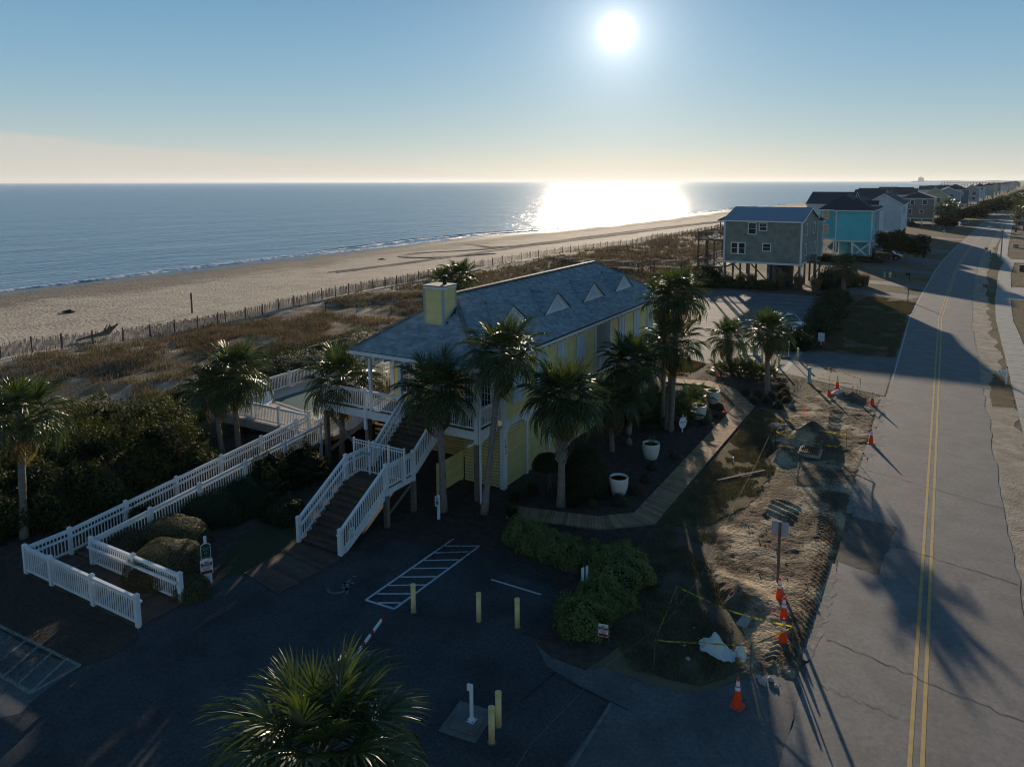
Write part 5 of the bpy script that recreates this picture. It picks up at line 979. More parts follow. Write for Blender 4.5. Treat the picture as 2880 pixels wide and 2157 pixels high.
turf('dull grass of the triangular lawn by the road', [(-3.1, 68.2), (-2.95, 85), (-2.6, 100.5), (-8.2, 103.4), (-9.9, 90), (-9.4, 68.2)], 90000, .12, .05, GRS, 3)
turf('grass patch behind the clubhouse corner', [(-16.6, 58.2), (-19.5, 59.4), (-20, 56), (-19.3, 53.6), (-16.9, 53.8)], 20000, .08, .03, GRS, 4)
# bark and shell chips of the beds
def chips(lab, boxes, n, s, m, seed, z=.02, name='mulch_chips'):
    r = np.random.default_rng(seed); Q = np.concatenate([np.stack([r.uniform(a, b2, n), r.uniform(c_, d_, n), np.full(n, z)], -1) for a, b2, c_, d_ in boxes]); k = len(Q); Nn = np.tile([0., 0., 1.], (k, 1)); v, f = leaves(Q+np.stack([Q[:, 0]*0, Q[:, 0]*0, r.uniform(0, .03, k)], -1), Nn, s, seed, .4); o = put(name, me(v, f, m), kind='stuff'); tag(o, lab, 'mulch')
CHIP = mat('bark_chip', (.085, .058, .04), .8, (.05, .036, .028), 6, var=.6)
chips('bark chips scattered over the planting beds', [(-17.8, -11.7, 27.5, 53), (-20, -11.5, 22.5, 27.2)], 14000, .035, CHIP, 1); chips('leaf litter on the strip before the ramp', [(-40, -23.5, 9.0, 13.2)], 9000, .035, CHIP, 2, .03, 'leaf_litter'); chips('bark chips under the gate palm', [(-16, -8.5, 48.5, 57)], 7000, .04, CHIP, 3); chips('bark chips in the bed corner by the red and white sign', [(-11.6, -9.6, 19.5, 28)], 7000, .03, CHIP, 4)
# ================================================================== BOARDWALK
BW = thing('boardwalk', 'pale timber boardwalk running past the white pots and bending to the parking gate', 'boardwalk', (-11, 38, 0))
cl_ = [(-16.6, 27.0), (-12.6, 27.9), (-10.98, 29.3), (-10.98, 48.0), (-13.1, 51.4), (-14.9, 52.3), (-16.6, 51.9), (-17.9, 51.7)]
hw_ = .60; pts_ = [Vector((*p, 0)) for p in cl_]
def bis(i):
    a = (pts_[i]-pts_[i-1]).normalized() if i else (pts_[1]-pts_[0]).normalized(); b2 = (pts_[i+1]-pts_[i]).normalized() if i < len(pts_)-1 else a
    n = Vector((-(a+b2).y, (a+b2).x, 0)).normalized(); c = max(.5, n.dot(Vector((-a.y, a.x, 0)))); return n*hw_/c
cnt = 0; rest = MB()
for i in range(len(pts_)-1):
    A_, B2 = pts_[i], pts_[i+1]; na, nb_ = bis(i), bis(i+1); n = int((B2-A_).length/.152)
    for k in range(n):
        s0, s1 = (k+.05)/n, (k+.95)/n; q = []
        j0 = random.uniform(-.015, .015)
        for s, sg in ((s0, 1), (s0, -1), (s1, -1), (s1, 1)): c = A_.lerp(B2, s); o = na.lerp(nb_, s); q.append(c+o*sg*(1+j0))
        zt = .09+random.uniform(0, .008); q = [p+Vector((0, 0, zt-.04)) for p in q][::-1]; b = MB(); b.prism(q, (0, 0, .04))
        o = recalc(b.build('plank', WALK, BW)); cnt += 1
for s in (1, -1):
    for i in range(len(pts_)-1): a, b2 = pts_[i]+bis(i)*s*.93, pts_[i+1]+bis(i+1)*s*.93; beam(BW, 'edge_joist', PINE, (a.x, a.y, .02), (b2.x, b2.y, .02), .045, .06)
# ================================================================== POTS
def pot(x, y, lab, plant, s=1.):
    t = thing('planter_pot', lab, 'planter', (x, y, 0), group='cream planter pots in the bed'); b = MB(); b.lathe((0, 0, 0), [(.30, 0), (.34, .03), (.42, .30), (.47, .60), (.475, .82), (.47, .88), (.42, .88), (.41, .80), (.40, .78)], 28); o = put('pot', me(b.v, b.f, POTM, True), t, world=False)
    b = MB(); b.lathe((0, 0, .76), [(.405, 0), (.405, .02)], 20); put('soil', me(b.v, b.f, MULCH), t, world=False)
    if plant: v, f = blades(0, 0, .78, 60 if plant == 1 else 24, .5 if plant == 1 else .75, .12, .022, None, seed=int(abs(x)*7), lean=.8); put('plant', me(v, f, BUSHY), t, world=False)
pot(-13.05, 31.25, 'cream pot nearest the court, empty but for soil', 0); pot(-13.3, 36.35, 'cream pot in deep shade holding a strappy plant', 2); pot(-13.0, 44.2, 'cream pot beyond the round white sign with a small plant', 1); pot(-13.15, 47.9, 'cream pot nearest the boardwalk bend with green sprouts', 1)
# ================================================================== CONES
CB = MB(); 
def cone(x, y, lab, s=1., rz=.3):
    t = thing('traffic_cone', lab, 'traffic cone', (x, y, .02), rz, 'orange traffic cones along the dig'); 
    b = MB(); b.prism([(.19*i, .19*j, 0) for i, j in ((-1, -.7), (-.7, -1), (.7, -1), (1, -.7), (1, .7), (.7, 1), (-.7, 1), (-1, .7))], (0, 0, .04)); o = put('base', me(b.v, b.f, mat('cone_base', (.55, .10, .06), .6, (.42, .09, .06), 8)), t, world=False)
    R_ = lambda z: .135-.105*(z-.04)/.86
    for nm, z0, z1, m, e in (('body', .04, .52, ORANGE, 0), ('collar', .5205, .62, REFL, .002), ('body', .6205, .66, ORANGE, 0), ('collar', .6605, .80, REFL, .002), ('tip', .8005, .9, ORANGE, 0)):
        b = MB(); b.lathe((0, 0, 0), [(R_(z0)+e, z0), (R_(z1)+e, z1)], 18); put(nm, me(b.v, b.f, m, False), t, world=False)
for x, y, lab in ((-4.41, 19.57, 'orange cone standing alone on the asphalt apron'), (-3.82, 23.15, 'nearest orange cone of the three in a line, at the tape corner'), (-4.05, 24.45, 'middle orange cone of the three in a line'), (-4.42, 25.62, 'furthest orange cone of the three in a line, by the sign post'), (-2.97, 44.5, 'orange cone at the road edge beside the mound'), (-3.55, 52.4, 'orange cone at the road edge near the far taped hole'), (-4.91, 53.5, 'orange cone right of the white bag in the far taped hole'), (-6.37, 53.1, 'orange cone left of the white bag in the far taped hole'), (-6.17, 55.8, 'orange cone behind the white bag in the far taped hole')): cone(x, y, lab, rz=random.uniform(0, 1.5))
cone(7.3, 296, 'tiny distant orange cone on the verge by the silver car')
# ================================================================== BOLLARDS
CONC2 = mat('grubby_concrete', (.16, .155, .14), .9, (.10, .10, .09), 2, 7)
def bollard(x, y, lab, m=YELLOWB, h=1.05, r=.085):
    t = thing('bollard', lab, 'bollard', (x, y, 0), group='yellow sleeved bollards'); b = MB(); b.lathe((0, 0, 0), [(r, -.02), (r, h-.12)], 20); put('sleeve', me(b.v, b.f, m, True), t, world=False)
    b = MB(); b.lathe((0, 0, 0), [(r+.006, h-.12), (r+.008, h-.01), (r-.01, h), (.01, h+.004)], 20); put('cap', me(b.v, b.f, m, False), t, world=False)
    b = MB(); b.lathe((0, 0, 0), [(r+.04, .0), (r+.04, .022), (r, .024)], 16); put('footing', me(b.v, b.f, CONC2), t, world=False)
    return t
tb = bollard(-15.54, 18.75, 'yellow bollard inside the hatched bay, a small sticker at its foot'); wb(tb, 'sticker', WHITE, -15.58, -15.52, 18.655, 18.662, .18, .30); bollard(-13.22, 19.4, 'yellow bollard in the middle of the court'); bollard(-11.89, 19.75, 'yellow bollard right of the middle one, nearest the hedge'); bollard(-9.87, 15.02, 'front yellow bollard of the pair beside the white post'); bollard(-10.02, 15.6, 'rear yellow bollard of the pair beside the white post')
for x, y, lab in ((-16.1, 58.8, 'yellow bollard on the bed edge left of the gate palms'), (-15.15, 63.1, 'yellow bollard beside the left white gate box'), (-14.0, 61.0, 'yellow bollard rising behind the fan palms, left'), (-12.7, 61.1, 'yellow bollard rising behind the fan palms, middle'), (-11.1, 59.9, 'yellow bollard behind the gate palm trunk, right'), (-10.2, 63.2, 'yellow bollard at the end of the concrete band'), (-10.75, 68.0, 'yellow bollard in the shrubs beyond the lane')): bollard(x, y, lab)
# card reader post and barriers
t = thing('reader_post', 'white square post on a bolted plate at the court entrance', 'post', (-10.72, 15.3, 0)); wb(t, 'slab', CONC2, -11.2, -10.45, 14.9, 15.6, 0, .13, .12); wb(t, 'slab', CONC2, -11.45, -10.3, 14.7, 15.95, -.02, .045, .12); wb(t, 'plate', WHITE, -10.83, -10.6, 15.19, 15.42, .132, .146)
for i in (-1, 1):
    for j in (-1, 1): wb(t, 'bolt', DARK, -10.72+i*.085-.012, -10.72+i*.085+.012, 15.305+j*.085-.012, 15.305+j*.085+.012, .147, .165)
wb(t, 'post', WHITE, -10.755, -10.68, 15.27, 15.345, .147, 1.2); wb(t, 'box', WHITE, -10.79, -10.66, 15.20, 15.268, 1.08, 1.26)
def barrier(x, y, rz, lab, arm):
    t = thing('barrier_gate', lab, 'barrier', (x, y, 0), rz)
    def lb(nm, m, a, b2, c, d, e, f): bb = MB(); bb.lim(a, b2, c, d, e, f); return put(nm, me(bb.v, bb.f, m), t, world=False)
    lb('footing', CONC, -.45, .45, -.4, .4, 0, .06); lb('cabinet', WHITE, -.19, .19, -.17, .17, .061, 1.0); lb('cabinet_lid', WHITE, -.21, .21, -.19, .19, 1.001, 1.05); lb('arm_bracket', WHITE, -.12, .12, -.26, -.191, .80, 1.0)
    L = arm[0]; nseg = 16; a0 = Vector((0, -.22, .95)); d = Vector((arm[1], arm[2], arm[3])).normalized()
    for k in range(nseg):
        bb = MB(); bb.bar(a0+d*L*k/nseg, a0+d*L*(k+.995)/nseg, .05, .09); put('arm_stripe', me(bb.v, bb.f, REDM if k in (8, 11, 15) else WHITE), t, world=False)
    return t
barrier(-14.35, 14.05, 0, 'white barrier cabinet with red and white arm, half hidden by the front palm', (3.2, -.28, .96, 0.0)); barrier(-13.0, 13.7, 0, 'second white barrier cabinet behind the right fronds of the front palm', (.3, 0, 1, 0))
barrier(-14.65, 63.2, 0, 'left white gate cabinet between the gate palms with an orange sticker', (1.4, -.6, .3, .7)); barrier(-13.75, 63.3, 0, 'right white gate cabinet between the gate palms', (1.5, -.9, -.5, -.45))
t = thing('reader_post', 'thin white post on a dark slab at the overflow lot gate', 'post', (-11.03, 63.6, 0)); wb(t, 'slab', CONC2, -11.6, -10.6, 63.3, 64.1, 0, .12); wb(t, 'post', WHITE, -11.07, -11.0, 63.55, 63.62, .121, 1.5)
t = thing('marker_post', 'pale teal utility post at the edge of the gate lane', 'utility post', (-8.2, 56.3, 0)); b = MB(); b.lathe((0, 0, 0), [(.16, 0), (.12, .1), (.12, 1.1), (.13, 1.12), (.10, 1.2)], 14); put('tube', me(b.v, b.f, TEALPOST, True), t, world=False)
# ================================================================== SIGNS
def signpost(lab, x, y, h, post_w=.09, m=WHITE, rz=0): t = thing('sign_post', lab, 'sign', (x, y, 0), rz); b = MB(); b.lim(-post_w/2, post_w/2, -post_w/2, post_w/2, -.05, h); b.prism([(-post_w/2, -post_w/2, h), (post_w/2, -post_w/2, h), (post_w/2, post_w/2, h), (-post_w/2, post_w/2, h)], (0, 0, .03)); put('post', me(b.v, b.f, m), t, world=False); return t
def panel(t, nm, pts, y, m, th=.02): b = MB(); b.prism([(px, y, pz) for px, pz in pts], (0, th, 0)); o = put(nm, me(b.v, b.f, m), t, world=False); recalc(o); return o
def txt(t, s, size, m, x, z, y, nm='lettering'): o = text(nm, s, size, m, None, (x, y, z), (pi/2, 0, 0), .002); o.parent = t; return o
R0 = lambda x0, x1, z0, z1: [(x0, z0), (x1, z0), (x1, z1), (x0, z1)]
t = signpost('white post beside the clipped shrubs carrying a green sign over white notices', *G(582, 1650), 1.98, .10, rz=1.02)
arch = [(-.17, 1.18), (.17, 1.18), (.17, 1.66)]+[(.17*cos(a), 1.66+.12*sin(a)) for a in np.linspace(.2, pi-.2, 7)]+[(-.17, 1.66)]
panel(t, 'green_board', arch, -.075, WHITE); panel(t, 'green_face', [(x*.9, 1.44+(z-1.44)*.93) for x, z in arch], -.079, GREENB, .003)
for s, z, q in (('MEMBERS ONLY', 1.60, .040), ('PARKING', 1.53, .045), ('KEEP OFF DUNES', 1.25, .028)): txt(t, s, q, mat('pale_letters', (.30, .42, .42), .6), 0, z, -.081)
b = MB(); b.v = []; 
for k in range(16):
    a0, a1 = 2*pi*k/16, 2*pi*(k+1)/16; b.poly([(.05*cos(a0), -.081, 1.40+.05*sin(a0)), (.05*cos(a1), -.081, 1.40+.05*sin(a1)), (.04*cos(a1), -.081, 1.40+.04*sin(a1)), (.04*cos(a0), -.081, 1.40+.04*sin(a0))])
put('emblem', me(b.v, b.f, MATS['pale_letters']), t, world=False)
def notice(t, x, zc, w, h, y):
    panel(t, 'notice_board', R0(x-w/2, x+w/2, zc-h/2, zc+h/2), y, WHITE); 
    panel(t, 'red_band', R0(x-w*.46, x+w*.46, zc+h*.02, zc+h*.27), y-.004, REDM, .003); panel(t, 'red_band', R0(x-w*.46, x+w*.46, zc-h*.46, zc-h*.26), y-.004, REDM, .003)
    txt(t, 'PRIVATE', h*.115, WHITE, x, zc+h*.20, y-.006); txt(t, 'PARKING ONLY', h*.095, WHITE, x, zc+h*.08, y-.006)
    for k in range(4): panel(t, 'small_print', R0(x-w*(.40-.05*k), x+w*(.40-.05*k), zc-h*(.06+.05*k), zc-h*(.04+.05*k)), y-.003, BLACKP, .002)
    tow = [(-.5, 0), (-.42, .12), (-.2, .14), (-.12, .24), (.02, .24), (.06, .14), (.2, .2), (.45, .42), (.5, .36), (.3, .16), (.3, 0)]
    panel(t, 'tow_truck_mark', [(x+px*w*.5, zc+h*.30+pz*h*.3) for px, pz in tow], y-.003, BLACKP, .002)
notice(t, 0, .86, .42, .58, -.076)
panel(t, 'cart_board', [(-.15, .22), (.03, .12), (.17, .20), (.17, .55), (-.17, .55)], -.078, WHITE); txt(t, 'NO GOLF', .055, BLACKP, 0, .48, -.08); txt(t, 'CARTS', .055, BLACKP, 0, .40, -.08)
t = signpost('reserved parking sign on a short white post before the stairs palm', *G(1232, 1460), 1.08, .10, rz=-.25); panel(t, 'parking_board', [(-.14, .62), (.14, .62), (.16, .66), (.16, 1.06), (.12, 1.1), (-.12, 1.1), (-.16, 1.06), (-.16, .66)], -.075, WHITE); txt(t, 'RESERVED', .045, GREENB, 0, 1.02, -.078); txt(t, 'PARKING', .045, GREENB, 0, .95, -.078); panel(t, 'blue_square', R0(-.08, .08, .72, .89), -.079, BLUEB, .003)
b = MB()
for k in range(9): a0, a1 = radians(-200+k*25), radians(-200+(k+1)*25); b.poly([(.04*cos(a0), -.081, .775+.04*sin(a0)), (.04*cos(a1), -.081, .775+.04*sin(a1)), (.03*cos(a1), -.081, .775+.03*sin(a1)), (.03*cos(a0), -.081, .775+.03*sin(a0))])
b.poly([(-.012, -.081, .79), (.0, -.081, .79), (.0, -.081, .85), (-.012, -.081, .85)]); b.poly([(-.01+.013*cos(a), -.081, .866+.013*sin(a)) for a in np.linspace(0, 2*pi, 8)[:-1]]); put('wheelchair_mark', me(b.v, b.f, WHITE), t, world=False)
b = MB(); b.lathe((0, 0, 1.11), [(.06, 0), (.055, .03), (.02, .06)], 12); put('post_knob', me(b.v, b.f, WHITE, True), t, world=False)
t = thing('private_notice', 'red and white private parking notice on a low stake by the hedge end', 'sign', (*G(1694, 1822), 0), .18); wb(t, 'stake', DARK, G(1694, 1822)[0]-.012, G(1694, 1822)[0]+.012, G(1694, 1822)[1]-.012, G(1694, 1822)[1]+.012, 0, .75); notice(t, 0, .62, .32, .42, -.02)
t = thing('square_sign', 'blank backs of two white sign halves on a dark stake before the hedge', 'sign', (-10.6, 22.35, 0), 1.15); 
for a, b2 in ((-.16, -.03), (.03, .16)): panel(t, 'sign_half', R0(a, b2, .75, 1.26), 0, WHITE2, .01)
b = MB(); b.lim(-.02, .02, -.02, .02, 0, 1.3); put('stake', me(b.v, b.f, DARK), t, world=False)
t = thing('small_marker', 'small white upright marker at the court corner left of the red and white notice', 'marker', (-10.27, 20.35, 0), .4); b = MB(); b.lim(-.05, .05, -.012, .012, .0, .33); put('board', me(b.v, b.f, WHITE2), t, world=False)
t = thing('square_sign', 'white sign back in two halves on the verge beyond the gate bollards', 'sign', (-9.3, 69.9, 0), .1); 
for a, b2 in ((-.28, -.04), (.04, .28)): panel(t, 'sign_half', R0(a, b2, .4, 1.2), 0, WHITE2, .01)
b = MB(); b.lim(-.03, .03, -.03, .03, 0, 1.25); put('stake', me(b.v, b.f, WHITE), t, world=False)
t = thing('road_sign', 'blank back of a white rectangular sign on a tall brown post among the cones', 'sign', (-4.72, 26.9, 0), -.02); b = MB(); b.lim(-.045, .045, -.045, .045, 0, 2.35); put('post', me(b.v, b.f, OLDW), t, world=False)
panel(t, 'board', R0(-.31, .31, 1.85, 2.38), .05, mat('bare_aluminium', (.42, .44, .47), .45, metal=.2), .006)
t = thing('oval_sign', 'small oval white and blue name sign on a stake in the bed by the boardwalk', 'sign', (-13.1, 41.2, 0), .95); e = lambda q, z: [(q*.27*cos(a), z+q*.36*sin(a)) for a in np.linspace(0, 2*pi, 25)[:-1]]
b = MB(); b.lim(-.04, .04, 0, .03, 0, .6); put('stake', me(b.v, b.f, WHITE), t, world=False); panel(t, 'rim', e(1.08, .62), -.02, BLUEB, .02); panel(t, 'face', e(1, .62), -.028, WHITE, .006); txt(t, 'Sands', .17, BLUEB, 0, .66, -.031); txt(t, 'BEACH', .05, BLUEB, 0, .50, -.031)
t = thing('rail_notice', 'white private property notice fixed to the stair railing', 'sign', (-20.53, 20.95, .75), pi/2); panel(t, 'board', [(-.16, -.24), (.16, -.24), (.16, .2), (.08, .26), (-.08, .26), (-.16, .2)], -.03, WHITE2, .01); txt(t, 'PRIVATE', .055, BLACKP, 0, .14, -.033); txt(t, 'PROPERTY', .05, BLACKP, 0, .06, -.033)
for k in range(4): panel(t, 'small_print', R0(-.11, .11, -.04-.05*k, -.025-.05*k), -.032, BLACKP, .002)
# ================================================================== TAPES, DIG, DEBRIS
def tape(lab, P, sag=.0, w=.055, posts=True, z=None, m=TAPEY):
    t = thing('caution_tape', lab, 'tape', (P[0][0], P[0][1], 0), group='yellow caution tapes round the digs')
    for i in range(len(P)-1):
        a, b2 = Vector(P[i]), Vector(P[i+1]); n = 10; v = []; f = []
        for k in range(n+1):
            s = k/n; c = a.lerp(b2, s); c.z -= sag*4*s*(1-s); tw = .6*sin(k*1.7+i); v += [c+Vector((0, w/2*sin(tw), w/2*cos(tw))), c-Vector((0, w/2*sin(tw), w/2*cos(tw)))]
            if k: f.append((2*k-2, 2*k-1, 2*k+1, 2*k))
        put('tape_span', me(v, f, m), t)
    return t
def stake(x, y, h, lab, m=OLDW, w=.035, tx=0): t = thing('wooden_stake', lab, 'stake', (x, y, 0), group='stakes holding the caution tape'); b = MB(); b.bar((0, 0, -.05), (tx, 0, h), w, w); put('stake', me(b.v, b.f, m), t, world=False)
tape('yellow caution tape loop round the near dig with the plastic sheet', [(-7.44, 23.17, 1.0), (-5.4, 22.9, .80), (-3.42, 22.5, 1.12), (-4.43, 21.29, .88), (-5.8, 20.7, .87), (-7.1, 20.05, .92), (-7.44, 23.17, 1.0)], .03)
for x, y, h, l in ((-7.44, 23.17, 1.02, 'back left stake of the near dig'), (-7.1, 20.03, .95, 'front left stake of the near dig'), (-4.43, 21.29, .9, 'front right stake of the near dig'), (-3.44, 22.6, 1.15, 'roadside stake of the near dig')): stake(x, y, h, l)
tape('yellow caution tape square round the mound by the grate', [(-7.66, 43.9, .95), (-6.2, 43.4, .78), (-4.11, 42.76, .93), (-4.24, 39.92, 1.12), (-5.9, 40.4, 1.0), (-7.59, 40.85, 1.1), (-7.66, 43.9, .95)], .05)
for x, y, h, l in ((-7.66, 43.93, .96, 'dark stake at the far left of the mound'), (-4.11, 42.76, .96, 'dark stake at the far right of the mound'), (-4.24, 39.92, 1.16, 'dark stake at the near right of the mound'), (-7.59, 40.83, 1.14, 'dark stake at the near left of the mound')): stake(x, y, h, l, DARK, .025)
P = [(*G(1960+1505/4.424, 880+850/4.424), .15), (*G(1960+1640/4.424, 880+860/4.424), 1.1), (-4.6, 55.3, 1.0), (-4.75, 53.9, .95), (-7.5, 56.6, .35), P[0] if 0 else (-7.69, 57.28, .2)]
tape('yellow caution tape slung round the far hole with the cones', P, .04); tape('loose tail of caution tape hanging beside the far right stake', [(-4.7, 54.0, .95), (-4.2, 53.2, .35)], .02)
for x, y, h, l in ((-6.9, 57.4, 1.15, 'back stake of the far hole'), (-4.62, 53.3, 1.0, 'right stake of the far hole'), (-4.6, 55.3, 1.05, 'roadside stake of the far hole')): stake(x, y, h, l, DARK, .025)
t = thing('string_line', 'long low string line running beside the dig from the tape square to the court', 'string', (-8, 40, 0)); SP_ = [(-8.2, 50.2, .5), (-8.1, 46.6, .6), (-8.1, 43.0, .75), (-7.8, 37.2, .55), (-7.6, 31, .35), (-7.3, 25.7, .2), (-7.5, 22.5, .1), (-8.4, 19.5, .03), (-8.9, 15.5, .03), (-8.7, 12, .03)]
b = MB(); b.tube(SP_, .004, 5); b.build('string', mat('pale_string', (.30, .25, .17), .8), t)
gr = thing('storm_drain', 'rusty storm drain grate on a concrete frame in the dig', 'drain', (-5.75, 41.1, 0), .03); b = MB()
def lbx(nm, m, a, b2, c, d, e, f, p=gr): bb = MB(); bb.lim(a, b2, c, d, e, f); return put(nm, me(bb.v, bb.f, m), p, world=False)
lbx('collar', CONC, -.6, .55, -.62, .62, .05, .22); 
for a, b2, c, d in ((-.5, -.42, -.55, .55), (.38, .46, -.55, .55), (-.42, .38, -.55, -.47), (-.42, .38, .47, .55), (-.42, .38, -.03, .03)): lbx('frame', RUST, a, b2, c, d, .221, .30)
for k in range(8): x = -.38+k*.105; lbx('bar', RUST, x, x+.04, -.47, .47, .235, .295)
lbx('dark_plate', BLACKP, -.42, .38, -.47, .47, .2205, .2255)  # thin black plate below the bars; the drain's darkness is its colour
t = thing('manhole_cover', 'round concrete manhole lid set in the grass beside the string line', 'manhole cover', (-8.27, 45.1, 0)); b = MB(); b.lathe((0, 0, 0), [(.55, .02), (.55, .05), (.47, .06), (.46, .052), (.02, .058)], 26); put('lid', me(b.v, b.f, CONC), t, world=False)
def crumple(lab, x, y, rx, ry, rz, seed, m, z0=.05, nm='plastic_sheet', cat='sheet', rot=0.):
    n = 44; th = np.linspace(0, 2*pi, n+1); R_ = np.linspace(0, 1.25, 18); T_, RR = np.meshgrid(th[:-1], R_); X = RR*np.cos(T_)*rx; Y = RR*np.sin(T_)*ry
    h = rz*np.clip(1-RR**2, 0, 1)**.8*(.35+1.5*np.abs(noise2(X+5, Y+5, 2.6, seed)-.5)+.5*noise2(X+5, Y+5, 1.2, seed))+.22*np.abs(noise2(X+3, Y, 5.5, seed+1, 5)-.5)+(RR > .9)*.10*noise2(X, Y+7, 6, seed+2); e = 1+.35*(noise2(T_*2, RR*0, 1.3, seed+3)-.5)*RR
    c, s = cos(rot), sin(rot); XX = x+(X*c-Y*s)*e; YY = y+(X*s+Y*c)*e; v = np.stack([XX, YY, z0+h], -1).reshape(-1, 3); i = np.arange(18*n).reshape(18, n); j = np.roll(i, -1, 1)
    f = np.stack([i[:-1], j[:-1], j[1:], i[1:]], -1).reshape(-1, 4); t = thing(nm, lab, cat, (x, y, 0)); put('sheet', me(v, f, m, False), t)
crumple('crumpled translucent plastic sheet bulging in the near dig', -5.55, 21.55, .55, .30, .62, 1, PLAST, .12, rot=-.35); crumple('torn flap of plastic beside the bulging sheet', -4.85, 21.75, .14, .26, .45, 2, PLAST, .1, rot=.4); crumple('white plastic bag lying between the cones in the far hole', -5.75, 53.7, .62, .35, .4, 3, mat('white_bag', (.55, .50, .44), .6, bump=.4, bscale=8), .1, 'plastic_bag', 'bag', .1)
t = thing('flat_stone', 'flat pale slab leaning in the near dig', 'slab', (-5.1, 23.3, 0)); b = MB(); b.prism([(-5.35, 23.1, .25), (-5.0, 23.0, .28), (-4.9, 23.4, .42), (-5.15, 23.55, .45)], (0, 0, .05)); recalc(b.build('slab', CONC, t))
for i, (x, y, s) in enumerate(((-4.0, 20.9, .16), (-3.8, 21.15, .12), (-4.15, 21.1, .10), (-3.6, 20.95, .09), (-6.3, 20.9, .09), (-6.6, 21.5, .07))):
    bm = bmesh.new(); bmesh.ops.create_icosphere(bm, subdivisions=1, radius=s)
    for v in bm.verts: v.co *= random.uniform(.75, 1.15); v.co.z *= .7
    d = bpy.data.meshes.new('rock'); bm.to_mesh(d); bm.free(); d.materials.append(CONC); o = put('rubble_rock', d, None, (x, y, s*.45)); tag(o, ['largest rubble rock at the corner of the near dig', 'second rubble rock at the near dig corner', 'rounded rock left of the largest rubble rock', 'small rock at the right of the rubble', 'small rock in front of the plastic sheet', 'smallest rock left of the plastic sheet'][i], 'rock', 'rubble rocks round the near dig')
t = thing('timber_plank', 'weathered plank lying across the grass beside the dig', 'plank', (-8.35, 36.2, 0)); beam(t, 'plank', OLDW, (-9.25, 35.0, .08), (-7.45, 37.45, .08), .13, .05)
t = thing('sprinkler_head', 'short white sprinkler riser in the grass strip', 'sprinkler', (-9.19, 37.85, 0)); b = MB(); b.lathe((0, 0, 0), [(.02, 0), (.02, .25), (.04, .26), (.04, .33)], 8); put('riser', me(b.v, b.f, WHITE), t, world=False)
FL = mat('flag_red', (.85, .02, .03), .5, trans=.3)
for i, (x, y) in enumerate(((-14.48, 54.04), (-7.17, 47.67), (-11.75, 45.17), (-8.9, 68.9))):
    t = thing('marker_flag', ['tiny red utility flag by the boardwalk bend', 'tiny red utility flag beyond the mound', 'tiny orange utility flag beside the boardwalk edge', 'tiny red utility flag on the far verge'][i], 'flag', (x, y, 0), group='utility marker flags'); b = MB(); b.lim(-.004, .004, -.004, .004, 0, .45); put('wire', me(b.v, b.f, DARK), t, world=False); b = MB(); b.poly([(0, 0, .33), (.13, .02, .35), (.12, -.01, .45), (0, 0, .45)]); put('flag', me(b.v, b.f, FL), t, world=False)
# ================================================================== MAILBOXES, HYDRANT, BINS, LAMP
def mailbox(x, y, lab, m=WHITE, pm=None, num=None, white=True):
    t = thing('mailbox', lab, 'mailbox', (x, y, 0)); pm = pm or m; b = MB(); b.lim(-.05, .05, -.05, .05, 0, 1.25); put('post', me(b.v, b.f, pm), t, world=False); b = MB(); b.lim(-.52, .05, -.04, .04, .78, .84); b.bar((-.04, 0, .5), (-.3, 0, .8), .05, .05); put('arm', me(b.v, b.f, pm), t, world=False)
    n = 9; pr = [(0, -.1, .845), (0, .1, .845)]+[(0, .1*cos(a), 1.0+.1*sin(a)) for a in np.linspace(0, pi, n)]; b = MB(); b.prism([(-.58, q[1], q[2]) for q in pr], (.5, 0, 0)); recalc(put('box', me(b.v, b.f, m), t, world=False))
    if num: txt(t, num, .09, BLACKP, -.22, .95, -.104, 'number'); b = MB(); b.lim(-.5, -.44, -.112, -.104, .93, .97); put('flag_clip', me(b.v, b.f, BLACKP), t, world=False)
    b = MB(); b.lathe((0, 0, 1.25), [(.05, 0), (.03, .04), (.035, .08), (.01, .14)], 8); put('finial', me(b.v, b.f, mat('finial_green', (.05, .07, .05), .6)), t, world=False)
mailbox(4.68, 62.7, 'white mailbox with number 186 on the grass tuft across the road', WHITE, WHITE, '186'); mailbox(8.37, 170.7, 'small silver mailbox near the street lamp', mat('silver_paint', (.5, .52, .55), .4, metal=.3), OLDW); mailbox(-4.2, 123.5, 'black mailbox on a thick black post beside the side street', BLACKP, BLACKP); mailbox(5.6, 114.5, 'low brown mailbox in the shade across the road', OLDW, OLDW); mailbox(8.2, 178.5, 'dark mailbox past the street lamp', DARK, OLDW); mailbox(.12, 236.5, 'distant white mailbox on the ocean side lawn', WHITE, WHITE)
t = thing('fire_hydrant', 'yellow fire hydrant on the verge left of the black mailbox', 'hydrant', (-7.07, 126.3, 0)); b = MB(); b.lathe((0, 0, 0), [(.2, 0), (.2, .06), (.14, .08), (.14, .6), (.19, .62), (.18, .7), (.06, .82), (.05, .9)], 14); put('body', me(b.v, b.f, YELLOWB, True), t, world=False); b = MB(); b.tube([(-.27, 0, .48), (.27, 0, .48)], .08, 10); b.tube([(0, -.25, .45), (0, 0, .45)], .1, 10); put('nozzle', me(b.v, b.f, YELLOWB), t, world=False)
for x, y, m, lab, h in ((-7.75, 124.7, TEALPOST, 'pale utility tube left of the hydrant', 1.0), (-6.3, 126, mat('dull_green', (.05, .12, .06), .6), 'short green utility marker right of the hydrant', .6), (-4.66, 181.5, TEALPOST, 'pale post on the lawn before the taupe house', 1.2)):
    t = thing('utility_marker', lab, 'utility post', (x, y, 0)); b = MB(); b.lathe((0, 0, 0), [(.15, 0), (.13, h-.1), (.1, h)], 10); put('tube', me(b.v, b.f, m), t, world=False)
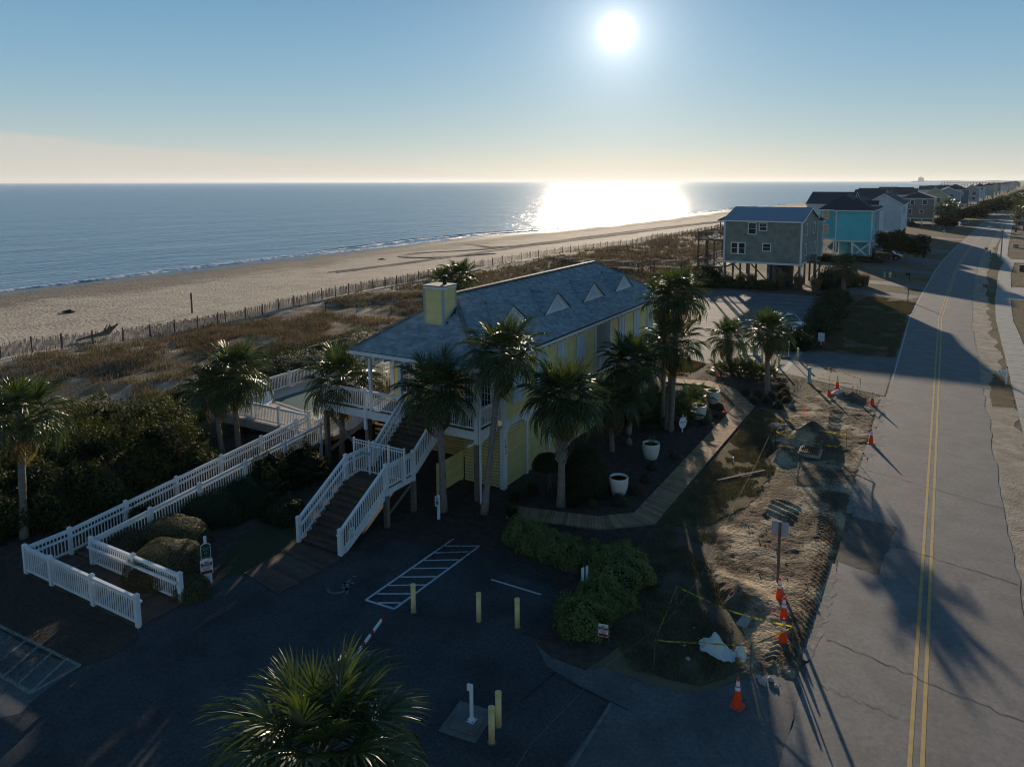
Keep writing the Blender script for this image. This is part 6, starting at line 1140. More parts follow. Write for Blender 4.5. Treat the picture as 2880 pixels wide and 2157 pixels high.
stake(-3.5, 101.5, 1.9, 'brown square post standing at the lawn edge by the road', OLDW, .11)
t = thing('yard_post', 'white hanging yard post frame on the distant lawn', 'post', (-3.64, 203, 0)); wb(t, 'post', WHITE, -3.7, -3.58, 202.95, 203.05, 0, 2.0); wb(t, 'arm', WHITE, -3.58, -2.9, 202.96, 203.04, 1.75, 1.85)
def bin_(x, y, lab, lid): t = thing('wheelie_bin', lab, 'bin', (x, y, 0), group='bins before the turquoise house'); b = MB(); b.v = [Vector((i*.26*s, j*.28*s, z)) for z, s in ((.1, .8), (1.0, 1.)) for i, j in ((-1, -1), (1, -1), (1, 1), (-1, 1))]; b.f = [(0, 1, 5, 4), (1, 2, 6, 5), (2, 3, 7, 6), (3, 0, 4, 7), (3, 2, 1, 0)]; put('body', me(b.v, b.f, mat('bin_green', (.015, .03, .02), .6)), t, world=False); b = MB(); b.prism([(-.29, -.32, 1.001), (.29, -.32, 1.001), (.29, .3, 1.001), (-.29, .3, 1.001)], (0, 0, .07)); put('lid', me(b.v, b.f, lid), t, world=False); b = MB(); b.tube([(-.28, .25, .1), (-.22, .25, .1)], .1, 8); b.tube([(.22, .25, .1), (.28, .25, .1)], .1, 8); put('wheel', me(b.v, b.f, DARK), t, world=False)
bin_(-4.6, 161.5, 'dark bin with a lime green lid before the turquoise house', mat('lime_lid', (.10, .45, .05), .5)); bin_(-3.24, 161.2, 'dark bin with a dark lid beside the lime lidded bin', mat('brown_lid', (.05, .03, .02), .6))
t = thing('street_lamp', 'tall wooden street lamp post with curved arm beside the pavement', 'street lamp', (9.6, 161.4, 0)); b = MB(); b.tube([(9.6, 161.4, -.1), (9.6, 161.4, 5.9)], [.12, .09], 10); b.build('pole', mat('pole_grey', (.22, .21, .19), .8), t); b = MB(); b.tube([(9.6, 161.4, 5.6), (8.9, 161.3, 6.2), (8.1, 161.2, 6.45), (7.5, 161.1, 6.42)], .05, 8); b.build('arm', MATS['grey_metal'], t); b = MB(); b.tube([(7.75, 161.1, 6.42), (7.35, 161.1, 6.40), (7.05, 161.1, 6.38)], [.06, .13, .07], 8); b.build('lamp_head', WHITE, t)
for x, y, h, lab in ((14.3, 196.2, .8, 'grey utility cabinet on the inland lawn'), (11.9, 144.5, 1.1, 'dark timber frame box at the right edge'), (11.4, 128.5, .7, 'low dark timber box at the right edge')):
    t = thing('utility_box', lab, 'utility box', (x, y, 0)); m = CONC if h == .8 else OLDW; wb(t, 'box', m, x-.6, x+.6, y-.4, y+.4, 0, h*.85); wb(t, 'lid', m, x-.66, x+.66, y-.46, y+.46, h*.85+.002, h)
# ================================================================== HOUSES
def siding(nm, c, c2=None): return mat(nm, c, .7, c2 or tuple(q*.86 for q in c), .6, 5)
def hwin(H, x0, x1, z0, z1, y, face='S', glass=GLASS, fr=WHITE2, fw=.13, split=True):
    w = put('window', None, H, (0, 0, 0))
    if face == 'S':
        wb(w, 'pane', glass, x0+fw, x1-fw, y-.04, y-.015, z0+fw, z1-fw)
        for a, b2, c, d in ((x0, x0+fw, z0, z1), (x1-fw, x1, z0, z1), (x0+fw, x1-fw, z1-fw, z1), (x0+fw, x1-fw, z0, z0+fw)): wb(w, 'frame', fr, a, b2, y-.08, y-.012, c, d)
        if split: wb(w, 'sash_bar', fr, x0+fw, x1-fw, y-.055, y-.041, (z0+z1)/2-.025, (z0+z1)/2+.025)
    else:      # east face: x0,x1 are y limits, y is X
        wb(w, 'pane', glass, y+.015, y+.04, x0+fw, x1-fw, z0+fw, z1-fw)
        for a, b2, c, d in ((x0, x0+fw, z0, z1), (x1-fw, x1, z0, z1), (x0+fw, x1-fw, z1-fw, z1), (x0+fw, x1-fw, z0, z0+fw)): wb(w, 'frame', fr, y+.012, y+.08, a, b2, c, d)
    return w
def roofm(H, x0, x1, y0, y1, ze, zr, kind, m, o=.35, edge=WHITE2):
    b = MB(); a = (x0-o, y0-o, ze); b1 = (x1+o, y0-o, ze); c = (x1+o, y1+o, ze); d = (x0-o, y1+o, ze); xm, ym = (x0+x1)/2, (y0+y1)/2
    if kind == 'Y': r1, r2 = (xm, y0-o, zr), (xm, y1+o, zr); F = [(a, r1, r2, d), (b1, c, r2, r1)]; ends = [((a, b1, r1)), ((c, d, r2))]
    elif kind == 'X': r1, r2 = (x0-o, ym, zr), (x1+o, ym, zr); F = [(a, b1, r2, r1), (c, d, r1, r2)]; ends = [((d, a, r1)), ((b1, c, r2))]
    else:
        h = min(x1-x0, y1-y0)/2; lx = (x1-x0) >= (y1-y0); r1, r2 = ((x0+h, ym, zr), (x1-h, ym, zr)) if lx else ((xm, y0+h, zr), (xm, y1-h, zr)); F = [(a, b1, r2, r1), (c, d, r1, r2), (d, a, r1), (b1, c, r2)] if lx else [(a, r1, r2, d), (b1, c, r2, r1), (a, b1, r1), (c, d, r2)]; ends = []
    for q in F: b.prism(q, (0, 0, .12))
    rf = recalc(b.build('roof', m, H))
    for s, t_ in ((a, b1), (b1, c), (c, d), (d, a)):
        if kind == 'Y' and s[1] == t_[1]: continue
        if kind == 'X' and s[0] == t_[0]: continue
        beam(H, 'fascia', edge, (s[0], s[1], ze-.03), (t_[0], t_[1], ze-.03), .05, .2)
    for e in ends:
        for s in (e[0], e[1]): beam(H, 'rake_board', edge, s, e[2], .06, .2)
    return rf
def gable(H, x0, x1, y0, y1, ze, zr, kind, m):
    b = MB(); xm, ym = (x0+x1)/2, (y0+y1)/2
    if kind == 'Y': b.prism([(x0, y0, ze), (x1, y0, ze), (xm, y0, zr)], (0, .1, 0)); b.prism([(x0, y1, ze), (x1, y1, ze), (xm, y1, zr)], (0, -.1, 0))
    elif kind == 'X': b.prism([(x0, y0, ze), (x0, y1, ze), (x0, ym, zr)], (.1, 0, 0)); b.prism([(x1, y0, ze), (x1, y1, ze), (x1, ym, zr)], (-.1, 0, 0))
    else: return
    recalc(b.build('gable', m, H))
def house(lab, x0, x1, y0, y1, zf, ze, zr, kind, m, rm, wins=(), ewins=(), piles=True, trim=WHITE2, ground=None, nm='stilt_house', o=.35, clapb=None):
    H = thing(nm, lab, 'house', ((x0+x1)/2, (y0+y1)/2, 0)); wb(H, 'wall', m, x0, x1, y0, y1, zf, ze); gable(H, x0, x1, y0, y1, ze, ze+(zr-ze)*.97, kind, m); roofm(H, x0, x1, y0, y1, ze, zr, kind, rm, o)
    if clapb: clap('clapboard_siding', (x0+.02, y0), (x1-.02, y0), zf+.1, ze-.05, m, H, clapb, (0, -1)); clap('clapboard_siding', (x1, y0+.02), (x1, y1-.02), zf+.1, ze-.05, m, H, clapb, (1, 0))
    for x, y in ((x0, y0), (x1, y0), (x1, y1)): wb(H, 'corner_board', trim, x-.11, x+.11, y-.06 if y == y0 else y-.1, y+.1 if y == y0 else y+.06, zf, ze-.02)
    wb(H, 'floor_band', trim, x0-.04, x1+.04, y0-.07, y0-.02, zf-.15, zf+.12); wb(H, 'floor_band', trim, x1+.02, x1+.07, y0-.02, y1, zf-.15, zf+.12)
    for w in wins: hwin(H, *w[:4], y0-.03, 'S', *(w[4:]))
    for w in ewins: hwin(H, *w[:4], x1+.03, 'E', *(w[4:]))
    if piles:
        nx, ny = max(2, int((x1-x0)/3)+1), max(2, int((y1-y0)/4)+1)
        for i in range(nx):
            for j in range(ny):
                if 0 < i < nx-1 and j > 1: continue
                x = x0+.15+(x1-x0-.3)*i/(nx-1); y = y0+.15+(y1-y0-.3)*j/(ny-1); wb(H, 'pile', piles if not isinstance(piles, bool) else PINE, x-.12, x+.12, y-.12, y+.12, -.2, zf)
    if ground: wb(H, 'ground_room', ground[4] if len(ground) > 4 else m, *ground[:4], -.1, zf-.15)
    return H
DKR = mat('dark_roof', (.035, .038, .045), .9, (.05, .052, .06), 3, bump=.4, bscale=12); BRR = mat('brown_roof', (.055, .045, .04), .9, (.075, .065, .055), 3); BLR = mat('blue_metal_roof', (.13, .18, .235), .4, (.15, .20, .25), 1, metal=.35)
# --- grey-green stilt house
gm = mat('weathered_green_siding', (.24, .265, .22), .85, (.175, .195, .17), .9, 9, lo=.42, hi=.6)
GH = house('weathered grey green stilt house with a blue standing seam metal roof', -28.15, -17.4, 106.5, 120.6, 3.35, 9.35, 11.05, 'X', gm, BLR, [(-24.8, -23.55, 7.4, 9.15), (-23.28, -22.07, 7.95, 9.15), (-27.2, -26.13, 4.5, 6.25), (-26.12, -25.05, 4.5, 6.25), (-22.7, -21.45, 5.05, 6.25)], [(109.5, 110.8, 7.3, 8.95), (116.6, 117.9, 7.15, 8.85), (109.5, 110.8, 4.3, 6.05), (117.6, 118.9, 4.0, 5.85)], o=.3, clapb=.17)
yr = (106.5+120.6)/2
for k in range(25):
    x = -28.3+k*.455; b = MB(); b.bar((x, 106.2, 9.35+.135), (x, yr, 11.05+.135), .035, .05); b.build('roof_seam', BLR, GH)
wb(GH, 'lean_to_wall', siding('pale_house', (.45, .46, .44)), -19, -16.7, 120.7, 122.4, 3.3, 8.8); roofm(GH, -19, -16.8, 121.1, 122.6, 8.82, 9.7, 'H', BRR, .3)
hwin(GH, 121.1, 121.9, 7.0, 8.3, -16.67, 'E'); hwin(GH, 121.1, 121.9, 4.6, 5.8, -16.67, 'E')
for x in (-28.2, -17.3): wb(GH, 'downspout', WHITE, x-.06, x+.06, 106.32, 106.42, .1, 9.1)
b = MB(); b.tube([(-17.6, 106.3, .15), (-17.6, 106.25, .9), (-17.75, 106.2, 1.1), (-17.9, 106.2, .95)], .06, 8); b.build('pipe', WHITE, GH)
wb(GH, 'shed_door', mat('shed_door', (.15, .16, .155), .8), -21.5, -20.9, 107.9, 107.95, .1, 2.6); wb(GH, 'shed_door', MATS['shed_door'], -20.6, -20.1, 107.9, 107.95, .1, 2.6); wb(GH, 'ground_room', mat('shed_wall', (.06, .045, .04), .9), -22.2, -19.2, 108, 112, 0, 3.1)
wb(GH, 'meter_box', MATS['grey_metal'], -21.9, -21.6, 106.3, 106.5, 1.2, 1.9); wb(GH, 'meter_post', PINE, -21.95, -21.55, 106.51, 106.75, -.1, 3.2)
for a, b2 in (((-27, 107, 3.1), (-24.5, 107, .6)), ((-21.8, 107, .6), (-24.3, 107, 3.1)), ((-18.5, 107, .5), (-21, 107, 3.1)), ((-19, 109, .5), (-17.5, 109, 3.1)), ((-16.9, 113, .6), (-15.6, 116, 3))): beam(GH, 'cross_brace', PINE, a, b2, .06, .2)
wb(GH, 'ac_platform', PINE, -17.28, -16.0, 111.5, 115.5, 3.15, 3.3); wb(GH, 'air_conditioner', mat('ac_grey', (.13, .15, .15), .6), -17.0, -16.2, 112.2, 113.6, 3.31, 4.3)
for x in (-16.1,): wb(GH, 'pile', PINE, x-.1, x+.1, 111.6, 111.8, 0, 3.15); wb(GH, 'pile', PINE, x-.1, x+.1, 115.2, 115.4, 0, 3.15)
# ocean-side decks
for z in (2.55, 6.55):
    wb(GH, 'deck_floor', OLDW, -32.2, -28.2, 106.7, 120.5, z-.25, z); 
    railing(GH, (-32.15, 106.75), (-28.25, 106.75), (0, 1), z, z, 1.05, m=RAILB, sp=.22, joined=True, cap=False); railing(GH, (-32.15, 106.75), (-32.15, 120.4), (0, .25, .5, .75, 1), z, z, 1.05, m=RAILB, sp=.22, joined=True, cap=False)
for y in (106.8, 111, 115.5, 120.3): wb(GH, 'pile', OLDW, -32.25, -32.05, y-.1, y+.1, -.2, 7.6)
for x in (-30.8, -29.8): wb(GH, 'pile', OLDW, x-.09, x+.09, 107, 107.2, 2.6, 6.3)
roofm(GH, -30.4, -28.2, 112, 120, 9.0, 9.8, 'H', BRR, .3); wb(GH, 'post', OLDW, -30.4, -30.25, 112, 112.15, 6.6, 9)
for i, (x, y, m, lab) in enumerate(((-30.0, 108.2, WHITE, 'white patio chair on the upper deck of the grey stilt house'), (-28.9, 108, mat('patio_orange', (.55, .12, .06), .6), 'orange patio chair on the upper deck against the grey wall'))):
    t = thing('patio_chair', lab, 'chair', (x, y, 6.55)); 
    for sx in (-.25, .25):
        for sy in (-.25, .25): wb(t, 'leg', m, x+sx-.03, x+sx+.03, y+sy-.03, y+sy+.03, 6.551, 7.0)
    wb(t, 'seat', m, x-.3, x+.3, y-.3, y+.3, 7.0, 7.05); wb(t, 'backrest', m, x-.3, x+.3, y+.26, y+.31, 7.051, 7.6)
# private beach walkway
BWK = thing('beach_walkway', 'long brown railed walkway leading from the grey stilt house to the dunes', 'walkway', (-40, 112, 0)); 
SG = [((-32.2, 112), (-36.2, 112), 2.55, 1.1), ((-36.2, 112), (-41.3, 112), 1.1, 1.1), ((-41.3, 112), (-43.4, 112), 1.1, .55), ((-43.4, 112), (-57, 112), .55, .55), ((-57, 112), (-60.5, 114.5), .55, .4)]
for a, b2, za, zb in SG:
    for o in (-.8, .8): railing(BWK, (a[0], a[1]+o), (b2[0], b2[1]+o), (0, 1), za+.3, zb+.3, 1.0, m=RAILB, sp=.2, joined=True, cap=False, pbase=-.3)
    L_ = sqrt((a[0]-b2[0])**2+(a[1]-b2[1])**2); n = int(L_/.16); mb = MB()
    for k in range(n): s = (k+.5)/n; mb.box((a[0]+(b2[0]-a[0])*s, a[1]+(b2[1]-a[1])*s, za+(zb-za)*s+.28), (.14, 1.6, .04))
    mb.build('walk_boards', OLDW, BWK, kind='stuff')
# --- turquoise house
tq = siding('turquoise_siding', (.10, .50, .56), (.085, .44, .50)); cr_ = mat('cream_trim', (.62, .60, .52), .6)
TH = house('turquoise stilt house with dark hip roofs and white cross braced piles', -18.75, -12.3, 154, 176, 3.35, 9.3, 11.6, 'H', tq, DKR, [], [(158, 159, 7.0, 8.3), (160, 161, 7.0, 8.3), (165, 166, 6.4, 8.3), (158, 159, 4.3, 5.6), (160, 161, 4.3, 5.6), (165, 166, 3.9, 5.6), (171, 172.5, 7.0, 8.6), (171, 172.5, 4.0, 5.6)], piles=WHITE2, trim=cr_, clapb=.2, o=.45)
wb(TH, 'wall', tq, -22.1, -18.8, 156.5, 175, 3.45, 9.3); wb(TH, 'floor_band', cr_, -22.1, -18.9, 156.42, 156.48, 3.3, 3.6); roofm(TH, -22.1, -14, 156.5, 175, 9.3, 12.2, 'H', DKR, .45)
hwin(TH, -21.75, -20.4, 7.4, 9.2, 156.45, 'S', GLASSY, cr_); hwin(TH, -21.75, -20.4, 4.5, 6.4, 156.45, 'S', GLASSY, cr_)
wb(TH, 'wall', mat('white_bay', (.50, .55, .58), .6), -12.25, -11.6, 162, 174, 3.5, 9.0); roofm(TH, -15, -11.9, 160, 163, 10.2, 11.0, 'X', DKR, .2); b = MB(); b.prism([(-11.75, 159.9, 10.2), (-11.75, 163.1, 10.2), (-11.75, 161.5, 11.0)], (-.1, 0, 0)); recalc(b.build('gable', WHITE2, TH))
wb(TH, 'garage_room', tq, -15.9, -12.9, 156, 170, -.1, 3.2); wb(TH, 'garage_wall', tq, -18.4, -16.3, 157.5, 157.7, -.1, 3.2); wb(TH, 'garage_door', mat('teal_door', (.09, .38, .42), .5), -18.3, -16.4, 157.4, 157.49, 0, 2.6)
for a, b2 in (((-15.6, 154.1, .3), (-12.6, 154.1, 3.0)), ((-15.6, 154.05, 3.0), (-12.6, 154.05, .3)), ((-22, 156.5, .6), (-19.4, 156.5, 3.1)), ((-22, 156.45, 3.1), (-19.4, 156.45, .6))): beam(TH, 'cross_brace', WHITE2, a, b2, .06, .26)
for x in (-22.0, -19.3, -15.7, -12.45): wb(TH, 'pile', WHITE2, x-.14, x+.14, 153.95 if x > -16 else 156.3, 154.23 if x > -16 else 156.55, -.1, 3.25)
railing(TH, (-22.2, 156), (-19.2, 156), (0, .5, 1), 0, 0, 1.3, m=WHITE, sp=.2, joined=True)
t = thing('paddle_board', 'pale pointed board leaning under the turquoise house', 'board', (-17.9, 155.6, 0)); b = MB(); b.prism([(-18.5, 155.6, 0), (-16.9, 155.6, 0), (-17.0, 155.7, .9), (-17.3, 155.8, 1.3), (-17.7, 155.7, 1.0)], (0, .15, 0)); recalc(b.build('board', mat('pale_pink', (.55, .42, .38), .6), t))
# --- row beyond
gw = siding('white_house', (.55, .57, .58)); tp = siding('taupe_siding', (.20, .195, .175)); pg = siding('pale_green_siding', (.36, .41, .27)); bl = siding('blue_grey_siding', (.27, .35, .42)); dg = siding('slate_siding', (.12, .15, .165)); wbl = siding('ice_blue_siding', (.40, .52, .60)); tn = siding('tan_siding', (.42, .36, .27)); sg = siding('sage_siding', (.25, .33, .31))
house('white two storey house with dark gables behind the turquoise house', -17.5, -9.2, 198, 222, 3, 9.2, 11.9, 'Y', gw, DKR, [], [(200, 201.2, 6.6, 8.6), (202, 203.2, 6.6, 8.6), (206, 207.2, 6.6, 8.6), (210, 211.2, 6.6, 8.6), (214, 216, 3.6, 5.0)], clapb=.25)
house('low dark gabled house at the dune side behind the turquoise house', -30, -20, 190, 210, 3, 9.4, 12.2, 'X', gw, DKR); house('dark roofed oceanfront house further along the dunes', -24, -16, 232, 250, 3, 9.4, 12.4, 'X', gw, DKR)
house('taupe stilt house with a broad clipped gable and white windows', -13.7, -3.4, 276.5, 300, 2.55, 9.2, 11.2, 'H', tp, DKR, [(-10.6, -9.2, 7.1, 8.7), (-7.0, -5.5, 7.1, 8.7), (-11.2, -9.9, 4.1, 5.7), (-7.8, -6.4, 4.2, 5.4)], [(280, 282, 7, 8.6), (288, 290, 7, 8.6)], piles=cr_, trim=cr_, ground=(-13.6, -10, 277, 296, tp), clapb=.3); 
house('pale green gabled house behind the taupe house', -8.5, .5, 322, 345, 3, 9.4, 12.4, 'Y', pg, DKR, [(-3.5, -2, 6.8, 8.6)], [(326, 328, 6.5, 8.4), (332, 334, 6.5, 8.4)]); house('small tan house with a steep dark gable behind the palms', -2.0, 4.8, 368, 384, 1.0, 5.2, 8.3, 'Y', tn, DKR, [(1.5, 2.6, 2.6, 4)], piles=False)
house('blue grey gabled house', -4.5, 5.8, 389, 408, 3, 9.6, 12.0, 'Y', bl, DKR, [(1.3, 3, 7.5, 9.3)]); rw = house('slate grey house with a round white window', -2.5, 10.2, 444, 466, 3, 10.3, 13.3, 'H', dg, DKR, [], [(450, 453, 6, 9), (456, 459, 6, 9)]); b = MB()
for k in range(20): a0, a1 = 2*pi*k/20, 2*pi*(k+1)/20; b.prism([(6.4+1.3*cos(a0), 443.9, 8.6+1.3*sin(a0)), (6.4+1.3*cos(a1), 443.9, 8.6+1.3*sin(a1)), (6.4+1.0*cos(a1), 443.9, 8.6+1.0*sin(a1)), (6.4+1.0*cos(a0), 443.9, 8.6+1.0*sin(a0))], (0, -.1, 0))
b.build('round_window', WHITE2, rw)
house('grey gabled house with stacked balconies beside the slate house', 8.5, 16.5, 492, 512, 3, 9.6, 13, 'Y', siding('grey_balcony', (.30, .32, .34)), DKR, [(10, 12, 4, 6), (12.8, 14.8, 4, 6), (10, 12, 7, 9), (12.8, 14.8, 7, 9)])
FR_ = [('ice blue tower like house', 17.4, 24.1, 619, 640, 11.1, 13.3, 'H', wbl), ('sage two storey house', 25.5, 33.5, 700, 720, 11.2, 13.0, 'H', sg), ('pale house with twin balconies', 30, 35.5, 759, 778, 11.6, 13.2, 'Y', gw), ('cream gabled distant house', 38, 44.5, 878, 898, 11.6, 13.6, 'Y', tn), ('brown distant house', 46, 52, 960, 980, 11, 13, 'H', tp), ('white distant house with low roof', 55, 66, 1070, 1090, 10.4, 12.4, 'X', gw), ('grey distant house', 64, 74, 1180, 1200, 11, 13.4, 'H', dg), ('light grey distant house', 72, 82, 1300, 1330, 10.6, 13, 'Y', bl), ('white far house', 84, 95, 1440, 1470, 11, 13.6, 'H', gw), ('teal far house', 93, 104, 1560, 1590, 11.2, 13.4, 'X', sg), ('tan far house', 106, 120, 1740, 1780, 11, 14, 'H', tn), ('furthest dark house', 128, 146, 2000, 2050, 11, 15, 'H', dg)]
for lab, x0, x1, y0, y1, ze, zr, kd, m in FR_: house(lab+' along the ocean side of the street', x0, x1, y0, y1, 3, ze, zr, kd, m, DKR, [(x0+1.2, x0+2.8, ze-2.6, ze-.8), (x1-2.8, x1-1.2, ze-2.6, ze-.8)], [(y0+3, y0+6, ze-2.8, ze-.8)])
for i, (x, y, m) in enumerate(((4, 342, gw), (-11, 356, bl), (0, 410, tn), (-8, 430, gw), (8, 540, gw), (12, 580, tn), (18, 660, dg))): house(['white oceanfront house behind the pale green one', 'blue grey oceanfront house behind the tan one', 'tan oceanfront house behind the blue grey gable', 'white oceanfront house behind the slate one', 'white oceanfront house behind the balconies', 'tan oceanfront house before the ice blue tower', 'dark oceanfront house behind the ice blue tower'][i], x-24, x-15, y, y+16, 3, 9.2, 11.8, 'X', m, BRR)
# ================================================================== SAND FENCE
SFP = [(-69.2, 22), (-69, 30.4), (-68.7, 35.9), (-67.2, 40.8), (-66.45, 46.9), (-66.5, 53.4), (-67.4, 59.3), (-68.4, 67), (-69.2, 77), (-69.5, 91.3), (-71.1, 108), (-69, 135), (-65.7, 162.3), (-62.8, 210), (-60, 260), (-55, 340), (-50, 430)]
sfy = np.array([p[1] for p in SFP]); sfx = np.array([p[0] for p in SFP])
def sfence(y0, y1, sp, lab, w, hh, posts, joined):
    t = thing('sand_fence', lab, 'fence', (float(np.interp(y0, sfy, sfx)), y0, 0), group='slatted sand fence along the dune foot'); y = y0; mb = MB(); k = 0
    while y < y1:
        x = float(np.interp(y, sfy, sfx))+.06*sin(y*2.1); z = float(hbase(np.array([-67.]), np.array([x]), np.array([y]))[0]); h = hh*random.uniform(.7, 1.05); tl = random.uniform(-.05, .05)
        if joined: mb.bar((x, y, z-.1), (x, y+tl, z+h), w, .015)
        else: put('slat', cube(FENCEW), t, (x, y, z+h/2-.05), (tl, 0, 0), (.015, w, h+.1))
        y += sp
    if joined: mb.build('slats', FENCEW, t, kind='stuff')
    y = y0
    while y < y1: x = float(np.interp(y, sfy, sfx)); z = float(hbase(np.array([-67.]), np.array([x]), np.array([y]))[0]); wb(t, 'post', OLDW, x-.045, x+.045, y-.045, y+.045, z-.2, z+hh+.12); y += posts
    return t
sfence(28, 50.4, .085, 'grey slatted sand fence at the left, nearest stretch', .045, 1.15, 2.4, False); sfence(50.5, 95, .10, 'slatted sand fence behind the chimney stretch', .05, 1.15, 2.6, True); sfence(95, 210, .22, 'slatted sand fence beyond the clubhouse roof', .05, 1.1, 3.0, True); sfence(210, 430,   .6, 'farthest stretch of slatted sand fence', .14, 1.1, 5, True)
t = thing('rope_rail', 'low rope rail on stakes along the sandy dune path', 'rope', (-60, 61, 0)); PR = [(-66, 60.3), (-62.5, 61.0), (-58, 61.4), (-53.5, 62.0)]
for x, y in PR:
    z = float(hbase(np.array([x]), np.array([x]), np.array([y]))[0]); wb(t, 'stake', OLDW, x-.04, x+.04, y-.04, y+.04, z-.1, z+.95)
b = MB(); b.tube([(x, y, float(hbase(np.array([x]), np.array([x]), np.array([y]))[0])+.85-.12*(i % 2)) for i, (x, y) in enumerate(PR)], .015, 5); b.build('rope', MATS['pale_string'], t)
t = thing('beach_post', 'wooden number post standing on the sand beyond the fence', 'post', (-77.2, 54.2, 0)); z = float(hbase(np.array([-77.]), np.array([-77.]), np.array([54.]))[0]); wb(t, 'post', OLDW, -77.27, -77.13, 54.13, 54.27, z-.2, 2.1); wb(t, 'tag', WHITE, -77.25, -77.15, 54.11, 54.125, 1.1, 1.3)
t = thing('driftwood', 'dark gnarled driftwood trunk lying against the sand fence', 'log', (-70.5, 38.5, 0)); b = MB(); z = .35; b.tube([(-71.0, 37.6, z-.1), (-70.6, 38.6, z+.1), (-70.2, 39.6, z+.25), (-70.0, 40.2, z+.4)], [.08, .13, .2, .28], 8); b.tube([(-70, 40.1, z+.5), (-69.9, 40.3, z+.9), (-70.2, 40.4, z+1.1)], [.22, .13, .04], 7); b.tube([(-70.1, 40.2, z+.4), (-69.6, 40.9, z+1.1)], [.25, .06], 7); b.tube([(-70.2, 39.9, z+.4), (-70.9, 40.6, z+.9)], [.2, .05], 6); b.build('log', OLDW, t)
crumple('dark mound of seaweed lying on the open sand', -94.9, 49.7, 1.0, .5, .35, 9, CORE, -1.0, 'seaweed_mound', 'seaweed'); crumple('small dark clump of debris on the sand beyond the chimney', -104, 118, .9, .4, .3, 10, CORE, -1.3, 'debris_clump', 'debris')
# tyre ruts on the sand (shallow real grooves laid as thin dark relief strips)
RUT = mat('rutted_sand', (.27, .22, .165), .95, (.22, .18, .13), 1.5, 6, bump=1, bscale=6, bdist=.1)
def rut(P, w=.42):
    n = 90; P = np.array(P, float); s = np.concatenate([[0], np.cumsum(np.hypot(*np.diff(P, axis=0).T))]); q = np.linspace(0, s[-1], n); X = np.interp(q, s, P[:, 0]); Y = np.interp(q, s, P[:, 1])
    for _ in range(6): X[1:-1] = (X[:-2]+X[1:-1]+X[2:])/3; Y[1:-1] = (Y[:-2]+Y[1:-1]+Y[2:])/3
    dx, dy = np.gradient(X), np.gradient(Y); l = np.hypot(dx, dy); nx, ny = -dy/l, dx/l; rows_ = []
    for o, z in ((-w, .03), (-w*.5, .14), (0, .02), (w*.5, .13), (w, .03)): xx, yy_ = X+nx*o, Y+ny*o; S_ = (rc(yy_)-coast(yy_))/129.6; rows_.append(np.stack([xx, yy_, hbase((xx-rc(yy_))/S_, xx, yy_)+z], -1))
    A_ = np.stack(rows_, 0); put('tyre_rut', gridmesh(A_[..., 0], A_[..., 1], A_[..., 2], RUT), kind='structure')
for d in (0, 1.7): rut([(-78+d, 300), (-88+d, 240), (-92+d, 180), (-95-d, 145), (-101-d, 137), (-106+d, 134), (-108+d, 127), (-104+d, 122), (-95+d, 122), (-88+d, 135)])
for d in (0, 1.8): rut([(-70+d, 330), (-82+d, 250), (-88+d, 190), (-92+d, 150), (-93+d, 120), (-96+d, 95)])
for d in (0, 1.8): rut([(-84+d, 210), (-90+d, 165), (-98+d, 150), (-112+d, 160)])
# ================================================================== PEOPLE ON THE BEACH
def person(x, y, z, lab, rz=0, stride=.25, h=1.72, cloth=CLOTH):
    t = thing('person', lab, 'person', (x, y, z), rz, 'walkers on the beach'); s = h/1.72
    J = [(0, 0, .95), (0, 0, 1.2), (0, 0, 1.42), (0, .02, 1.50), (0, .03, 1.62), (-.09, 0, .9), (-.10, stride, .5), (-.10, stride*1.1, .07), (-.10, stride*1.1+.14, .03), (.09, 0, .9), (.10, -stride*.5, .5), (.10, -stride*1.2, .10), (.10, -stride*1.2+.14, .05), (-.19, 0, 1.40), (-.25, -.08, 1.12), (-.25, .03, .88), (.19, 0, 1.40), (.25, .1, 1.12), (.24, .22, .92)]
    E_ = [(0, 1), (1, 2), (2, 3), (3, 4), (0, 5), (5, 6), (6, 7), (7, 8), (0, 9), (9, 10), (10, 11), (11, 12), (2, 13), (13, 14), (14, 15), (2, 16), (16, 17), (17, 18)]; Rr = [.16, .15, .16, .06, .105, .11, .08, .05, .045, .11, .08, .05, .045, .075, .05, .04, .075, .05, .04]
    d = bpy.data.meshes.new('body'); d.from_pydata([tuple(c*s for c in j) for j in J], E_, []); d.materials.append(cloth); o = put('body', d, t, world=False); o.modifiers.new('skin', 'SKIN')
    for i, v in enumerate(d.skin_vertices[0].data): v.radius = (Rr[i]*s*.62, Rr[i]*s*.62); v.use_root = i == 0
    o.modifiers.new('sub', 'SUBSURF').levels = 1; o.modifiers['sub'].render_levels = 1
    b = MB(); b.lathe((0, .03*s, 1.53*s), [(.06, 0), (.09, .06), (.095, .12), (.07, .19), (.02, .22)], 12); put('head', me(b.v, b.f, SKIN, True), t, world=False); b = MB(); b.lathe((0, .01*s, 1.60*s), [(.1, 0), (.105, .06), (.075, .14), (.02, .17)], 12); put('hair', me(b.v, b.f, CLOTH, True), t, world=False)
person(-121.5, 213.5, -1.85, 'person in dark clothes walking alone at the water edge', .3); person(-101.6, 526, -1.85, 'left person of the distant pair strolling on the beach', .2); person(-99.3, 527.5, -1.85, 'right person of the distant pair, beside a small dog', -.2)
t = thing('dog', 'small dog walking beside the distant right person', 'dog', (-98.3, 527.3, -1.85), .3, kind='thing'); b = MB(); b.tube([(-.3, 0, .42), (-.1, 0, .44), (.15, 0, .45), (.3, 0, .5), (.42, 0, .66), (.55, 0, .64), (.62, 0, .61)], [.09, .13, .14, .11, .08, .08, .04], 8)
